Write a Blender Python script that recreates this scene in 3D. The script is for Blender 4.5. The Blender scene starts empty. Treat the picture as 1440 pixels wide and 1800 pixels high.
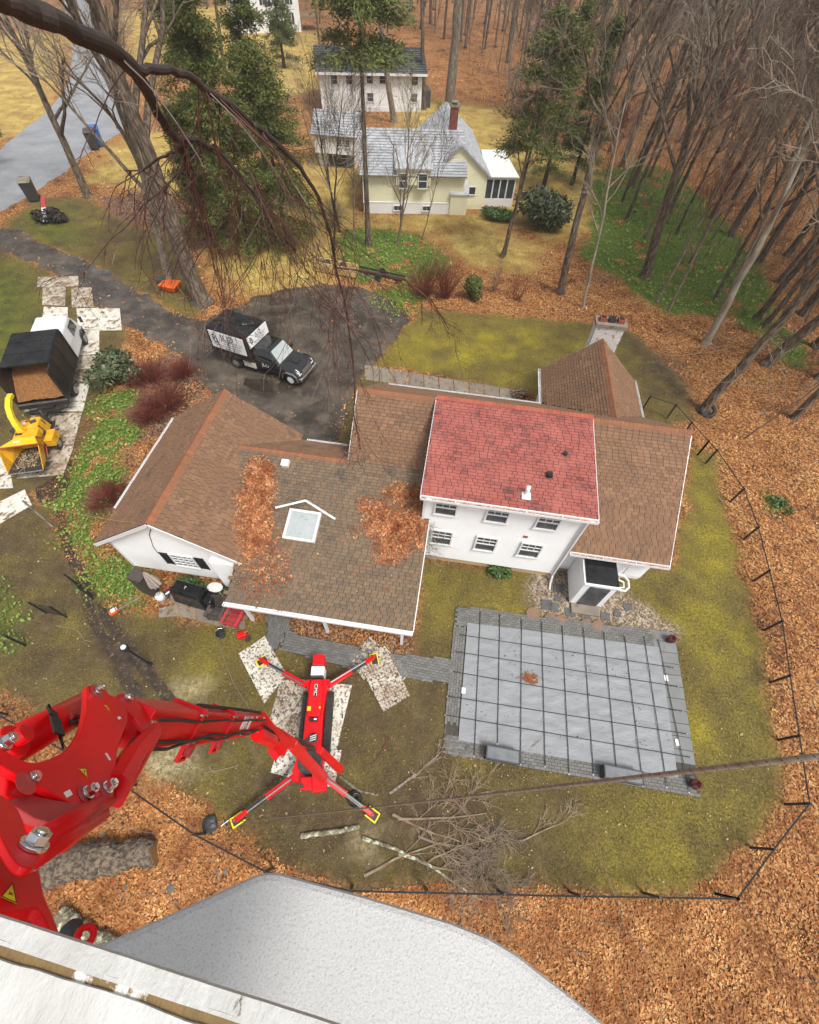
import bpy, math, random
import numpy as np
from mathutils import Vector, Matrix
random.seed(7); NR = np.random.RandomState(11)
SC = bpy.context.scene; COL = SC.collection
# ---------------------------------------------------------------- camera, world, sun, exposure
H = 19.2                       # eye height of the person in the lift bucket, metres
FPX = 779.54                   # focal length in pixels of the 1440 px wide photograph
def _rot(a, b, c):
    ca, sa, cb, sb = math.cos(a), math.sin(a), math.cos(b), math.sin(b)
    f = np.array([sa*cb, ca*cb, -sb]); r = np.array([ca, -sa, 0.0]); d = np.cross(f, r)
    cr, sr = math.cos(c), math.sin(c)
    return np.array([cr*r + sr*d, -sr*r + cr*d, f])
CM = _rot(*np.radians([-5.522, 55.448, -3.575]))      # rows: right, down, forward
cam_data = bpy.data.cameras.new('camera'); cam = bpy.data.objects.new('camera', cam_data); COL.objects.link(cam)
cam_data.sensor_fit = 'HORIZONTAL'; cam_data.sensor_width = 36; cam_data.lens = 36*FPX/1440
cam_data.shift_y = 3.8/1440; cam_data.clip_start = 0.05; cam_data.clip_end = 3000
_m = Matrix(((CM[0][0], -CM[1][0], -CM[2][0], 0), (CM[0][1], -CM[1][1], -CM[2][1], 0), (CM[0][2], -CM[1][2], -CM[2][2], H), (0, 0, 0, 1)))
cam.matrix_world = _m; SC.camera = cam

world = bpy.data.worlds.new('World'); SC.world = world; world.use_nodes = True
nt = world.node_tree; nt.nodes.clear()
sky = nt.nodes.new('ShaderNodeTexSky'); sky.sky_type = 'NISHITA'; sky.sun_disc = False
SUN_EL, SUN_AZ = math.radians(60), math.radians(130)
sky.sun_elevation = SUN_EL; sky.sun_rotation = SUN_AZ; sky.air_density = 1.2; sky.dust_density = 4.0; sky.ozone_density = 1.0
hsv = nt.nodes.new('ShaderNodeHueSaturation'); hsv.inputs['Saturation'].default_value = 0.22     # flat white overcast
bg = nt.nodes.new('ShaderNodeBackground'); bg.inputs['Strength'].default_value = 0.11
wo = nt.nodes.new('ShaderNodeOutputWorld')
nt.links.new(sky.outputs[0], hsv.inputs['Color']); nt.links.new(hsv.outputs[0], bg.inputs[0]); nt.links.new(bg.outputs[0], wo.inputs[0])

sl = bpy.data.lights.new('sun', 'SUN'); sl.energy = 1.5; sl.angle = math.radians(16); sl.color = (1.0, 0.965, 0.91)
sun = bpy.data.objects.new('sun', sl); COL.objects.link(sun)
sd = Vector((math.cos(SUN_EL)*math.sin(SUN_AZ), math.cos(SUN_EL)*math.cos(SUN_AZ), math.sin(SUN_EL)))
sun.rotation_euler = sd.to_track_quat('Z', 'Y').to_euler(); sun.location = (0, 0, 60)
SC.view_settings.view_transform = 'Standard'; SC.view_settings.look = 'None'; SC.view_settings.gamma = 1.0
SC.view_settings.exposure = 0.78; SC.view_settings.use_curve_mapping = False
SC.cycles.max_bounces = 5; SC.cycles.diffuse_bounces = 2; SC.cycles.glossy_bounces = 2; SC.cycles.transparent_max_bounces = 6
SC.cycles.use_denoising = True

# ---------------------------------------------------------------- helpers
def ray(px, py):
    d = CM.T @ np.array([(px-720)/FPX, (py-903.8)/FPX, 1.0]); return d/np.linalg.norm(d)
def G(px, py, z=0.0):
    """the place in the world, at height z, seen at photograph pixel (px, py)"""
    d = ray(px, py); t = (z-H)/d[2]; return Vector((d[0]*t, d[1]*t, z))
def PR(px, py, r):
    d = ray(px, py); return Vector((d[0]*r, d[1]*r, H+d[2]*r))
def G2(px, py, z=0.0):
    p = G(px, py, z); return (p.x, p.y)
CAMP = Vector((0, 0, H))
PM = {}                                    # matrices of empties (matrix_world is not up to date yet)
def tag(o, label=None, cat=None, group=None, kind=None):
    if label: o['label'] = label
    if cat: o['category'] = cat
    if group: o['group'] = group
    if kind: o['kind'] = kind
    return o
def thing(name, loc, label, cat, group=None, rz=0.0):
    o = bpy.data.objects.new(name, None); COL.objects.link(o); o.empty_display_size = 0.2
    o.location = loc; o.rotation_euler = (0, 0, rz)
    PM[o.name] = Matrix.Translation(Vector(loc)) @ Matrix.Rotation(rz, 4, 'Z')
    return tag(o, label, cat, group)
class MB:
    def __init__(s): s.v = []; s.f = []; s.t = []; s.mi = []; s.m = 0
    def add(s, vs, fs, t=0.0):
        n = len(s.v); s.v += [tuple(v) for v in vs]; s.f += [tuple(i+n for i in f) for f in fs]
        s.t += [t]*len(fs); s.mi += [s.m]*len(fs); return s
    def hexa(s, p, t=0.0):      # p: 4 bottom, 4 top (counter-clockwise from above)
        return s.add(p, [(3, 2, 1, 0), (4, 5, 6, 7), (0, 1, 5, 4), (1, 2, 6, 5), (2, 3, 7, 6), (3, 0, 4, 7)], t)
    def obox(s, c, u, v, n, du, dv, dn, t=0.0):
        c, u, v, n = Vector(c), Vector(u)*du/2, Vector(v)*dv/2, Vector(n)*dn/2
        return s.hexa([c-u-v-n, c+u-v-n, c+u+v-n, c-u+v-n, c-u-v+n, c+u-v+n, c+u+v+n, c-u+v+n], t)
    def box(s, x0, x1, y0, y1, z0, z1, t=0.0):
        return s.hexa([(x0, y0, z0), (x1, y0, z0), (x1, y1, z0), (x0, y1, z0), (x0, y0, z1), (x1, y0, z1), (x1, y1, z1), (x0, y1, z1)], t)
    def cbox(s, c, d, rz=0.0, t=0.0):
        cr, sr = math.cos(rz), math.sin(rz)
        return s.obox(c, (cr, sr, 0), (-sr, cr, 0), (0, 0, 1), d[0], d[1], d[2], t)
    def prism(s, poly, z0, z1, t=0.0):
        n = len(poly); a = sum(poly[i][0]*poly[(i+1) % n][1]-poly[(i+1) % n][0]*poly[i][1] for i in range(n))
        if a < 0: poly = poly[::-1]
        vs = [(p[0], p[1], z0) for p in poly]+[(p[0], p[1], z1) for p in poly]
        return s.add(vs, [tuple(range(n-1, -1, -1)), tuple(range(n, 2*n))]+[(i, (i+1) % n, n+(i+1) % n, n+i) for i in range(n)], t)
    def plate(s, pts, off, t=0.0):           # planar polygon of 3-D points thickened by the vector off
        n = len(pts); pts = [Vector(p) for p in pts]; off = Vector(off)
        return s.add(pts+[p+off for p in pts], [tuple(range(n)), tuple(range(2*n-1, n-1, -1))]+[((i+1) % n, i, n+i, n+(i+1) % n) for i in range(n)], t)
    def tube(s, pts, rad, n=6, cap=True, t=0.0):
        pts = [Vector(p) for p in pts]; k = len(pts); rad = rad if hasattr(rad, '__len__') else [rad]*k
        base = len(s.v); prev = None
        for i, p in enumerate(pts):
            d = (pts[min(i+1, k-1)]-pts[max(i-1, 0)])
            d = d.normalized() if d.length > 1e-9 else Vector((0, 0, 1))
            u = (prev - d*prev.dot(d)) if prev is not None else (Vector((0, 0, 1)) if abs(d.z) < .9 else Vector((1, 0, 0))).cross(d)
            if u.length < 1e-6: u = d.orthogonal()
            u.normalize(); prev = u; w = d.cross(u)
            for j in range(n):
                a = 2*math.pi*j/n; q = p+(u*math.cos(a)+w*math.sin(a))*rad[i]; s.v.append((q.x, q.y, q.z))
        for i in range(k-1):
            for j in range(n):
                a = base+i*n+j; b = base+i*n+(j+1) % n; s.f.append((a, b, b+n, a+n)); s.t.append(t); s.mi.append(s.m)
        if cap:
            s.f.append(tuple(base+j for j in range(n-1, -1, -1))); s.f.append(tuple(base+(k-1)*n+j for j in range(n)))
            s.t += [t]*2; s.mi += [s.m]*2
        return s
    def cyl(s, a, b, r, n=12, r2=None, t=0.0): return s.tube([a, b], [r, r if r2 is None else r2], n, True, t)
    def lathe(s, c, prof, n=14, t=0.0):
        c = Vector(c); base = len(s.v)
        for (r, z) in prof:
            for j in range(n):
                a = 2*math.pi*j/n; s.v.append((c.x+r*math.cos(a), c.y+r*math.sin(a), c.z+z))
        for i in range(len(prof)-1):
            for j in range(n):
                a = base+i*n+j; b = base+i*n+(j+1) % n; s.f.append((a, b, b+n, a+n)); s.t.append(t); s.mi.append(s.m)
        s.f.append(tuple(base+(len(prof)-1)*n+j for j in range(n))); s.f.append(tuple(base+j for j in range(n-1, -1, -1)))
        s.t += [t]*2; s.mi += [s.m]*2
        return s
    def torus(s, c, axis, R, r, n=20, m=8, t=0.0):
        axis = Vector(axis).normalized(); u = axis.orthogonal().normalized(); w = axis.cross(u); c = Vector(c); base = len(s.v)
        for i in range(n):
            a = 2*math.pi*i/n; e = u*math.cos(a)+w*math.sin(a)
            for j in range(m):
                b = 2*math.pi*j/m; q = c+e*(R+r*math.cos(b))+axis*(r*math.sin(b)); s.v.append(tuple(q))
        for i in range(n):
            for j in range(m):
                s.f.append((base+i*m+j, base+((i+1) % n)*m+j, base+((i+1) % n)*m+(j+1) % m, base+i*m+(j+1) % m)); s.t.append(t); s.mi.append(s.m)
        return s
    def mesh(s, name, mats, smooth=False):
        me = bpy.data.meshes.new(name); me.from_pydata(s.v, [], s.f)
        for m in (mats if isinstance(mats, (list, tuple)) else [mats]): me.materials.append(m)
        if any(s.t):
            a = me.attributes.new('tint', 'FLOAT', 'FACE'); a.data.foreach_set('value', s.t)
        if any(s.mi): me.polygons.foreach_set('material_index', s.mi)
        if smooth: me.polygons.foreach_set('use_smooth', [True]*len(me.polygons))
        me.update(); return me
    def build(s, name, mats, parent=None, local=False, smooth=False, bevel=0, kind=None, label=None, cat=None, group=None):
        M = PM.get(parent.name) if parent is not None else None
        if M is not None and not local:
            Mi = M.inverted(); s.v = [tuple(Mi @ Vector(v)) for v in s.v]
        o = bpy.data.objects.new(name, s.mesh(name, mats, smooth)); COL.objects.link(o)
        if parent is not None:
            o.parent = parent
            if M is not None: PM[o.name] = M
        if bevel:
            b = o.modifiers.new('Bevel', 'BEVEL'); b.width = bevel; b.segments = 2; b.limit_method = 'ANGLE'; b.angle_limit = math.radians(35)
            b.harden_normals = False
        return tag(o, label, cat, group, kind)
def np_mesh(name, V, F, mats, tint=None, tattr='tint'):
    """fast mesh from arrays: V (n,3), F (m,k) with k = 3 or 4"""
    me = bpy.data.meshes.new(name); k = F.shape[1]
    me.vertices.add(len(V)); me.vertices.foreach_set('co', V.astype(np.float32).ravel())
    me.loops.add(F.size); me.loops.foreach_set('vertex_index', F.astype(np.int32).ravel())
    me.polygons.add(len(F)); me.polygons.foreach_set('loop_start', np.arange(0, F.size, k, dtype=np.int32)); me.polygons.foreach_set('loop_total', np.full(len(F), k, dtype=np.int32))
    me.update(calc_edges=True)
    for m in (mats if isinstance(mats, (list, tuple)) else [mats]): me.materials.append(m)
    if tint is not None:
        a = me.attributes.new(tattr, 'FLOAT', 'FACE'); a.data.foreach_set('value', tint.astype(np.float32))
    return me
def link(name, me, parent=None, **kw):
    o = bpy.data.objects.new(name, me); COL.objects.link(o); o.parent = parent; return tag(o, **kw)
def copy_tree(o, parent=None):
    c = o.copy(); COL.objects.link(c); c.parent = parent
    for ch in [x for x in KIDS.get(o.name, [])]: copy_tree(ch, c)
    return c
KIDS = {}
def text(s, loc, u, v, size, m, parent, name='lettering', ext=0.003, align='CENTER', sx=1.0):
    cu = bpy.data.curves.new(name, 'FONT'); cu.body = s; cu.size = size; cu.extrude = ext; cu.align_x = align; cu.align_y = 'CENTER'
    cu.materials.append(m); o = bpy.data.objects.new(name, cu); COL.objects.link(o); o.parent = parent
    u = Vector(u).normalized(); v = Vector(v); v = (v-u*v.dot(u)).normalized(); n = u.cross(v)
    M = Matrix(((u.x*sx, v.x, n.x, loc[0]), (u.y*sx, v.y, n.y, loc[1]), (u.z*sx, v.z, n.z, loc[2]), (0, 0, 0, 1)))
    Pm = PM.get(parent.name); o.matrix_local = (Pm.inverted() @ M) if Pm is not None else M
    return to_mesh(o)
def to_mesh(o):
    bpy.context.view_layer.update(); me = bpy.data.meshes.new_from_object(o.evaluated_get(bpy.context.evaluated_depsgraph_get())); cu = o.data
    n = bpy.data.objects.new('lettering', me); COL.objects.link(n); n.parent = o.parent; n.matrix_local = o.matrix_local.copy(); bpy.data.objects.remove(o); bpy.data.curves.remove(cu); return n

# ---------------------------------------------------------------- materials
def mat(name, base, var=None, vs=3.0, rough=0.6, bump=0.0, bs=40.0, tint=None, metal=0.0, coat=0.0, stretch=(1, 1, 1), vlo=.35, vhi=.65,
        spots=None, ss=9.0, slo=.56, shi=.62, rvar=0.0, emit=None, spec=.4):
    m = bpy.data.materials.new(name); m.use_nodes = True; N = m.node_tree.nodes; L = m.node_tree.links
    P = N['Principled BSDF']; P.inputs['Roughness'].default_value = rough; P.inputs['Metallic'].default_value = metal
    P.inputs['Coat Weight'].default_value = coat; P.inputs['Coat Roughness'].default_value = .2; P.inputs['Specular IOR Level'].default_value = spec
    tc = N.new('ShaderNodeTexCoord'); mp = N.new('ShaderNodeMapping'); mp.inputs['Scale'].default_value = stretch; L.new(tc.outputs['Object'], mp.inputs[0])
    cur = N.new('ShaderNodeRGB'); cur.outputs[0].default_value = (*base, 1); cur = cur.outputs[0]
    def noise(scale, det=6, rg=.6):
        n = N.new('ShaderNodeTexNoise'); n.inputs['Scale'].default_value = scale; n.inputs['Detail'].default_value = det; n.inputs['Roughness'].default_value = rg
        L.new(mp.outputs[0], n.inputs['Vector']); return n.outputs['Fac']
    def mix(fac, a, b):
        x = N.new('ShaderNodeMix'); x.data_type = 'RGBA'; L.new(fac, x.inputs[0]); L.new(a, x.inputs[6])
        if isinstance(b, tuple): x.inputs[7].default_value = (*b, 1)
        else: L.new(b, x.inputs[7])
        return x.outputs[2]
    def rng(f, lo, hi):
        r = N.new('ShaderNodeMapRange'); r.inputs[1].default_value = lo; r.inputs[2].default_value = hi; L.new(f, r.inputs[0]); return r.outputs[0]
    if tint is not None:
        a = N.new('ShaderNodeAttribute'); a.attribute_name = 'tint'; cur = mix(a.outputs['Fac'], cur, tint)
    if var is not None: cur = mix(rng(noise(vs), vlo, vhi), cur, var)
    if spots is not None: cur = mix(rng(noise(ss, 8, .65), slo, shi), cur, spots)
    L.new(cur, P.inputs['Base Color'])
    if rvar:
        L.new(rng(noise(vs*1.7), .4-0, .6), (q := N.new('ShaderNodeMapRange')).inputs[0]); q.inputs[3].default_value = rough; q.inputs[4].default_value = max(0.03, rough-rvar); L.new(q.outputs[0], P.inputs['Roughness'])
    if bump:
        b = N.new('ShaderNodeBump'); b.inputs['Strength'].default_value = 1.0; b.inputs['Distance'].default_value = bump; L.new(noise(bs, 5, .65), b.inputs['Height']); L.new(b.outputs[0], P.inputs['Normal'])
    if emit: P.inputs['Emission Color'].default_value = (*emit, 1)
    return m
M = {}
M['brown_shingle'] = mat('brown_shingle', (.255, .140, .078), (.190, .105, .060), .9, .85, .004, 90, tint=(.155, .088, .052), spots=(.09, .07, .05), ss=1.1, slo=.58, shi=.72)
M['grey_shingle'] = mat('grey_shingle', (.225, .150, .090), (.165, .118, .078), .6, .85, .004, 90, tint=(.125, .090, .062), spots=(.08, .07, .055), ss=1.0, slo=.55, shi=.7)
M['red_shingle'] = mat('red_shingle', (.33, .090, .072), (.40, .125, .10), 1.2, .85, .004, 90, tint=(.12, .055, .050))
M['felt'] = mat('felt', (.055, .036, .026), None, rough=.95)
M['red_felt'] = mat('red_felt', (.085, .024, .020), None, rough=.95)
M['ridge_shingle'] = mat('ridge_shingle', (.34, .125, .05), (.24, .10, .05), 1.3, .85, .004, 90, tint=(.18, .08, .04))
M['red_ridge'] = mat('red_ridge', (.42, .11, .06), (.34, .09, .06), 1.3, .85, .004, 90, tint=(.24, .06, .04))
M['slate_shingle'] = mat('slate_shingle', (.50, .51, .53), (.36, .37, .39), 1.2, .6, .003, 60, tint=(.30, .31, .33))
M['dark_shingle'] = mat('dark_shingle', (.07, .075, .085), (.11, .11, .12), .6, .7, .003, 60, tint=(.05, .05, .06))
M['white_siding'] = mat('white_siding', (.86, .86, .855), (.80, .80, .79), .9, .5, .001, 30, spots=(.68, .67, .63), ss=2.2, slo=.62, shi=.74)
M['yellow_siding'] = mat('yellow_siding', (.84, .81, .58), (.80, .76, .54), .8, .55, spots=(.68, .62, .45), ss=1.5, slo=.6, shi=.75)
M['cream_foundation'] = mat('cream_foundation', (.62, .44, .24), (.50, .36, .21), 2, .85, .004, 40)
M['white_paint'] = mat('white_paint', (.80, .80, .78), (.66, .65, .60), 3, .4, spots=(.35, .31, .25), ss=7, slo=.62, shi=.68)
M['white_clean'] = mat('white_clean', (.80, .80, .80), (.74, .74, .74), 2, .35)
M['glass'] = mat('glass', (.045, .05, .055), (.09, .095, .10), 2.2, .07)
M['pale_glass'] = mat('pale_glass', (.42, .45, .44), (.36, .40, .40), 1.2, .12, spots=(.26, .27, .24), ss=5, slo=.58, shi=.7)
M['black_trim'] = mat('black_trim', (.02, .02, .022), (.035, .035, .035), 6, .5)
M['grey_door'] = mat('grey_door', (.10, .095, .09), (.07, .065, .06), 3, .6)
M['asphalt'] = mat('asphalt', (.095, .078, .060), (.040, .032, .025), .38, .52, .012, 30, rvar=.44, spots=(.16, .128, .092), ss=.9, slo=.50, shi=.72, vlo=.40, vhi=.60)
M['road_asphalt'] = mat('road_asphalt', (.30, .305, .315), (.22, .225, .235), .5, .5, .004, 60, rvar=.15, spots=(.17, .17, .17), ss=2.5, slo=.58, shi=.75)
M['mud'] = mat('mud', (.060, .040, .024), (.028, .018, .012), 2.5, .55, .03, 9, rvar=.25, spots=(.16, .12, .075), ss=6, slo=.56, shi=.66)
M['puddle'] = mat('puddle', (.030, .024, .018), (.045, .035, .025), 2, .03)
M['concrete'] = mat('concrete', (.27, .23, .175), (.19, .155, .12), 1.5, .8, .004, 60, tint=(.20, .17, .135), spots=(.12, .10, .07), ss=3)
M['paver'] = mat('paver', (.20, .195, .185), (.145, .14, .13), 1.1, .75, .003, 70, tint=(.115, .11, .10), spots=(.10, .085, .06), ss=2.0, slo=.6, shi=.75)
M['slab_grey'] = mat('slab_grey', (.22, .225, .225), (.165, .168, .165), 1.2, .6, .002, 50, tint=(.17, .17, .17))
M['flagstone'] = mat('flagstone', (.12, .115, .115), (.075, .075, .08), 3, .6, .006, 20, tint=(.17, .15, .13))
M['red_stone'] = mat('red_stone', (.30, .13, .075), (.20, .12, .08), 4, .7, .01, 14, tint=(.22, .16, .10))
M['stone'] = mat('stone', (.19, .18, .165), (.10, .10, .085), 4, .75, .02, 12, tint=(.11, .11, .10))
M['mortar'] = mat('mortar', (.075, .068, .055), (.05, .046, .038), 6, .9)
M['mat_board'] = mat('mat_board', (.72, .70, .62), (.55, .50, .40), 2.0, .55, .006, 24, spots=(.16, .11, .07), ss=2.6, slo=.54, shi=.62)
M['mat_muddy'] = mat('mat_muddy', (.60, .55, .45), (.24, .16, .10), 1.6, .65, .008, 24, spots=(.13, .085, .05), ss=4.5, slo=.50, shi=.60)
M['tread_board'] = mat('tread_board', (.70, .68, .60), (.55, .50, .41), 2.0, .55, .006, 24, spots=(.13, .095, .06), ss=11, slo=.50, shi=.58)
M['tread_muddy'] = mat('tread_muddy', (.62, .58, .49), (.30, .21, .14), 1.3, .6, .008, 24, spots=(.11, .075, .045), ss=9, slo=.47, shi=.56)
M['mat_tread'] = mat('mat_tread', (.78, .77, .70), (.62, .58, .47), 3.0, .5)
M['pool_fabric'] = mat('pool_fabric', (.255, .265, .272), (.235, .243, .25), 1.2, .45, .03, 4, stretch=(1, 3, 1), spots=(.18, .18, .175), ss=3.2, slo=.62, shi=.76)
M['strap'] = mat('strap', (.022, .022, .025), None, rough=.6)
M['steel'] = mat('steel', (.55, .55, .53), (.35, .35, .34), 12, .3, metal=1.0)
M['grey_box'] = mat('grey_box', (.17, .18, .185), (.12, .125, .13), 3, .35)
M['dark_box'] = mat('dark_box', (.035, .037, .04), (.06, .06, .06), 4, .45)
M['terracotta'] = mat('terracotta', (.085, .022, .018), (.08, .02, .02), 5, .5)
M['fence_black'] = mat('fence_black', (.016, .016, .017), (.03, .03, .03), 5, .45)
M['red_paint'] = mat('red_paint', (.78, .004, .008), (.60, .004, .008), 3.5, .40, coat=.12, bump=.0008, bs=14, spots=(.30, .03, .025), ss=9, slo=.66, shi=.80, spec=.25)
M['dull_red'] = mat('dull_red', (.46, .05, .05), (.36, .04, .04), 5, .55, tint=(.30, .03, .035))
M['dark_metal'] = mat('dark_metal', (.05, .045, .045), (.09, .08, .075), 9, .4, metal=.5)
M['rubber'] = mat('rubber', (.022, .021, .02), (.05, .045, .038), 8, .75, .004, 40)
M['black_paint'] = mat('black_paint', (.010, .011, .012), (.022, .021, .02), 2, .16, coat=.7)
M['black_tarp'] = mat('black_tarp', (.010, .010, .011), (.022, .022, .022), 1.3, .30, .02, 3.5, rvar=.12, spec=.3)
M['black_steel'] = mat('black_steel', (.018, .017, .017), (.05, .04, .032), 2, .42)
M['chrome'] = mat('chrome', (.7, .7, .7), None, rough=.15, metal=1.0)
M['yellow_paint'] = mat('yellow_paint', (.78, .42, .02), (.62, .30, .02), 3, .38, spots=(.25, .12, .03), ss=6, slo=.60, shi=.68)
M['yellow_bright'] = mat('yellow_bright', (.85, .62, .02), (.7, .5, .03), 4, .35)
M['sticker_yellow'] = mat('sticker_yellow', (.85, .68, .02), None, rough=.4)
M['orange'] = mat('orange', (.85, .14, .01), (.7, .10, .01), 4, .45)
M['wood_chips'] = mat('wood_chips', (.34, .15, .045), (.17, .075, .028), 9, .9, .05, 26, spots=(.62, .40, .18), ss=26, slo=.62, shi=.68)
M['silver'] = mat('silver', (.45, .44, .42), (.28, .26, .24), 5, .35, metal=.7)
M['bark'] = mat('bark', (.20, .150, .104), (.062, .046, .033), 9, .9, .05, 8, vlo=.40, vhi=.58, stretch=(1, 1, .22), spots=(.24, .22, .16), ss=3.0, slo=.58, shi=.70)
M['bark_grey'] = mat('bark_grey', (.28, .235, .18), (.12, .093, .070), 8, .9, .03, 9, vlo=.38, vhi=.60, stretch=(1, 1, .25), spots=(.38, .37, .30), ss=2.5, slo=.58, shi=.70)
M['bark_dark'] = mat('bark_dark', (.050, .034, .026), (.022, .016, .013), 3, .7, .02, 12, stretch=(1, 1, .3), spots=(.16, .14, .11), ss=4, slo=.60, shi=.68)
M['bark_pale'] = mat('bark_pale', (.36, .32, .25), (.20, .165, .12), 2.4, .9, .02, 9, stretch=(1, 1, .3), spots=(.46, .45, .36), ss=3, slo=.55, shi=.68)
M['twig'] = mat('twig', (.23, .175, .130), (.13, .095, .070), 1.2, .8)
M['twig_red'] = mat('twig_red', (.22, .048, .030), (.12, .045, .030), 3, .6)
M['twig_wet'] = mat('twig_wet', (.045, .026, .021), (.11, .044, .033), 3.0, .4)
M['twig_grey'] = mat('twig_grey', (.34, .285, .215), (.20, .16, .12), 1.5, .85)
M['lichen_bark'] = mat('lichen_bark', (.22, .20, .13), (.12, .09, .06), 4, .9, .01, 20, spots=(.48, .50, .36), ss=6, slo=.50, shi=.58)
M['needles'] = mat('needles', (.062, .088, .028), (.11, .125, .034), .6, .8, tint=(.20, .21, .055), spec=.2)
M['needles_pine'] = mat('needles_pine', (.085, .112, .036), (.12, .14, .040), .5, .8, tint=(.22, .23, .08), spec=.2)
M['leaf_green'] = mat('leaf_green', (.050, .100, .028), (.075, .130, .030), 1, .45, tint=(.12, .20, .05))
M['ivy'] = mat('ivy', (.085, .17, .022), (.16, .24, .036), .9, .5, tint=(.26, .34, .06))
M['rhodo'] = mat('rhodo', (.055, .075, .035), (.08, .10, .045), 1, .4, tint=(.17, .19, .09))
M['leaf_litter'] = mat('leaf_litter', (.47, .165, .042), (.25, .085, .028), .7, .75, tint=(.80, .48, .20), spec=.25)
M['leaf_roof'] = mat('leaf_roof', (.40, .105, .030), (.22, .058, .020), 2.5, .75, tint=(.80, .46, .22), spec=.25)
M['leaf_pale'] = mat('leaf_pale', (.34, .22, .10), (.28, .17, .07), 1, .7, tint=(.62, .52, .36))
M['grass_blade'] = mat('grass_blade', (.20, .165, .030), (.13, .115, .028), .3, .75, tint=(.30, .27, .07))
M['brick'] = mat('brick', (.30, .085, .05), (.22, .06, .04), 5, .85, tint=(.16, .06, .045))
M['worn_brick'] = mat('worn_brick', (.70, .69, .66), (.55, .53, .50), 4, .8, .01, 14, spots=(.30, .12, .08), ss=4, slo=.60, shi=.64, tint=(.55, .52, .48))
M['bucket_shell'] = mat('bucket_shell', (.60, .595, .585), (.545, .54, .53), 2.0, .75, .003, 330, spots=(.36, .36, .355), ss=260, slo=.50, shi=.72, spec=.15)
M['bucket_lip'] = mat('bucket_lip', (.56, .56, .535), (.46, .45, .42), 22, .6, .003, 90, spots=(.12, .09, .06), ss=34, slo=.635, shi=.665, spec=.2, stretch=(1, .5, 1))
M['bare_fibre'] = mat('bare_fibre', (.27, .17, .055), (.13, .085, .045), 12, .7, .004, 60, spots=(.75, .73, .68), ss=16, slo=.58, shi=.62)
M['rope'] = mat('rope', (.32, .25, .19), (.20, .15, .11), 30, .85)
M['rope_dark'] = mat('rope_dark', (.06, .05, .045), None, rough=.9)
M['blue_plastic'] = mat('blue_plastic', (.03, .14, .48), (.03, .11, .40), 3, .4)
M['umbrella_cloth'] = mat('umbrella_cloth', (.50, .44, .38), (.42, .36, .31), 6, .8, tint=(.28, .23, .20))
M['resin_brown'] = mat('resin_brown', (.085, .070, .060), (.06, .05, .045), 4, .6, tint=(.05, .042, .038))
M['sawdust'] = mat('sawdust', (.60, .50, .28), (.45, .36, .2), 5, .9)
M['firewood'] = mat('firewood', (.30, .20, .13), (.18, .12, .09), 6, .85, tint=(.45, .36, .25))
M['timber_yellow'] = mat('timber_yellow', (.60, .44, .17), (.48, .33, .13), 3, .6)
M['brush_twig'] = mat('brush_twig', (.30, .23, .155), (.15, .085, .055), 1.6, .85)
M['ink'] = mat('ink', (.015, .015, .015), None, rough=.5)
M['water_dark'] = mat('water_dark', (.04, .045, .05), None, rough=.08)
# ================================================================ ground
def vn(x, y, s, seed=0):
    """value noise 0..1 on arrays"""
    x = x/s+seed*17.13; y = y/s-seed*9.7
    xi = np.floor(x).astype(np.int64); yi = np.floor(y).astype(np.int64); fx = x-xi; fy = y-yi
    fx = fx*fx*(3-2*fx); fy = fy*fy*(3-2*fy)
    def h(a, b):
        n = (a*374761393+b*668265263+seed*974711) & 0x7fffffff; n = ((n ^ (n >> 13))*1274126177) & 0x7fffffff
        return ((n ^ (n >> 16)) & 0xffff)/65535.0
    return (h(xi, yi)*(1-fx)+h(xi+1, yi)*fx)*(1-fy)+(h(xi, yi+1)*(1-fx)+h(xi+1, yi+1)*fx)*fy
def fbm(x, y, s, seed=0): return .55*vn(x, y, s, seed)+.28*vn(x, y, s/2.1, seed+1)+.17*vn(x, y, s/4.3, seed+2)
def sdist(x, y, poly):
    """signed distance to a polygon (positive inside)"""
    d2 = np.full(x.shape, 1e12); ins = np.zeros(x.shape, bool); n = len(poly)
    for i in range(n):
        ax, ay = poly[i]; bx, by = poly[(i+1) % n]; ex, ey = bx-ax, by-ay; L2 = ex*ex+ey*ey+1e-12
        t = np.clip(((x-ax)*ex+(y-ay)*ey)/L2, 0, 1); d2 = np.minimum(d2, (x-ax-t*ex)**2+(y-ay-t*ey)**2)
        c = ((ay > y) != (by > y)) & (x < (bx-ax)*(y-ay)/((by-ay) if abs(by-ay) > 1e-9 else 1e-9)+ax); ins ^= c
    return np.where(ins, 1, -1)*np.sqrt(d2)
def zone(x, y, poly, soft=.3, ns=1.5, na=.8, seed=3):
    s = sdist(x, y, poly)+(fbm(x, y, ns, seed)-.5)*2*na
    return np.clip(s/soft*.5+.5, 0, 1)
def pp(*pts): return [G2(a, b) for a, b in pts]
LAWN_IN = [(742, 985), (960, 1000), (1178, 1000), (1205, 880), (1225, 790), (1252, 800), (1266, 860), (1285, 930), (1302, 1000), (1330, 1110), (1350, 1200), (1364, 1300), (1372, 1400), (1330, 1470), (1255, 1545), (1130, 1572), (960, 1568), (620, 1560), (480, 1490), (380, 1440), (240, 1345), (100, 1275), (-60, 1190), (-60, 870), (60, 872), (92, 900), (100, 960), (150, 1045), (240, 1085), (420, 1090), (740, 1105)]
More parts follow.
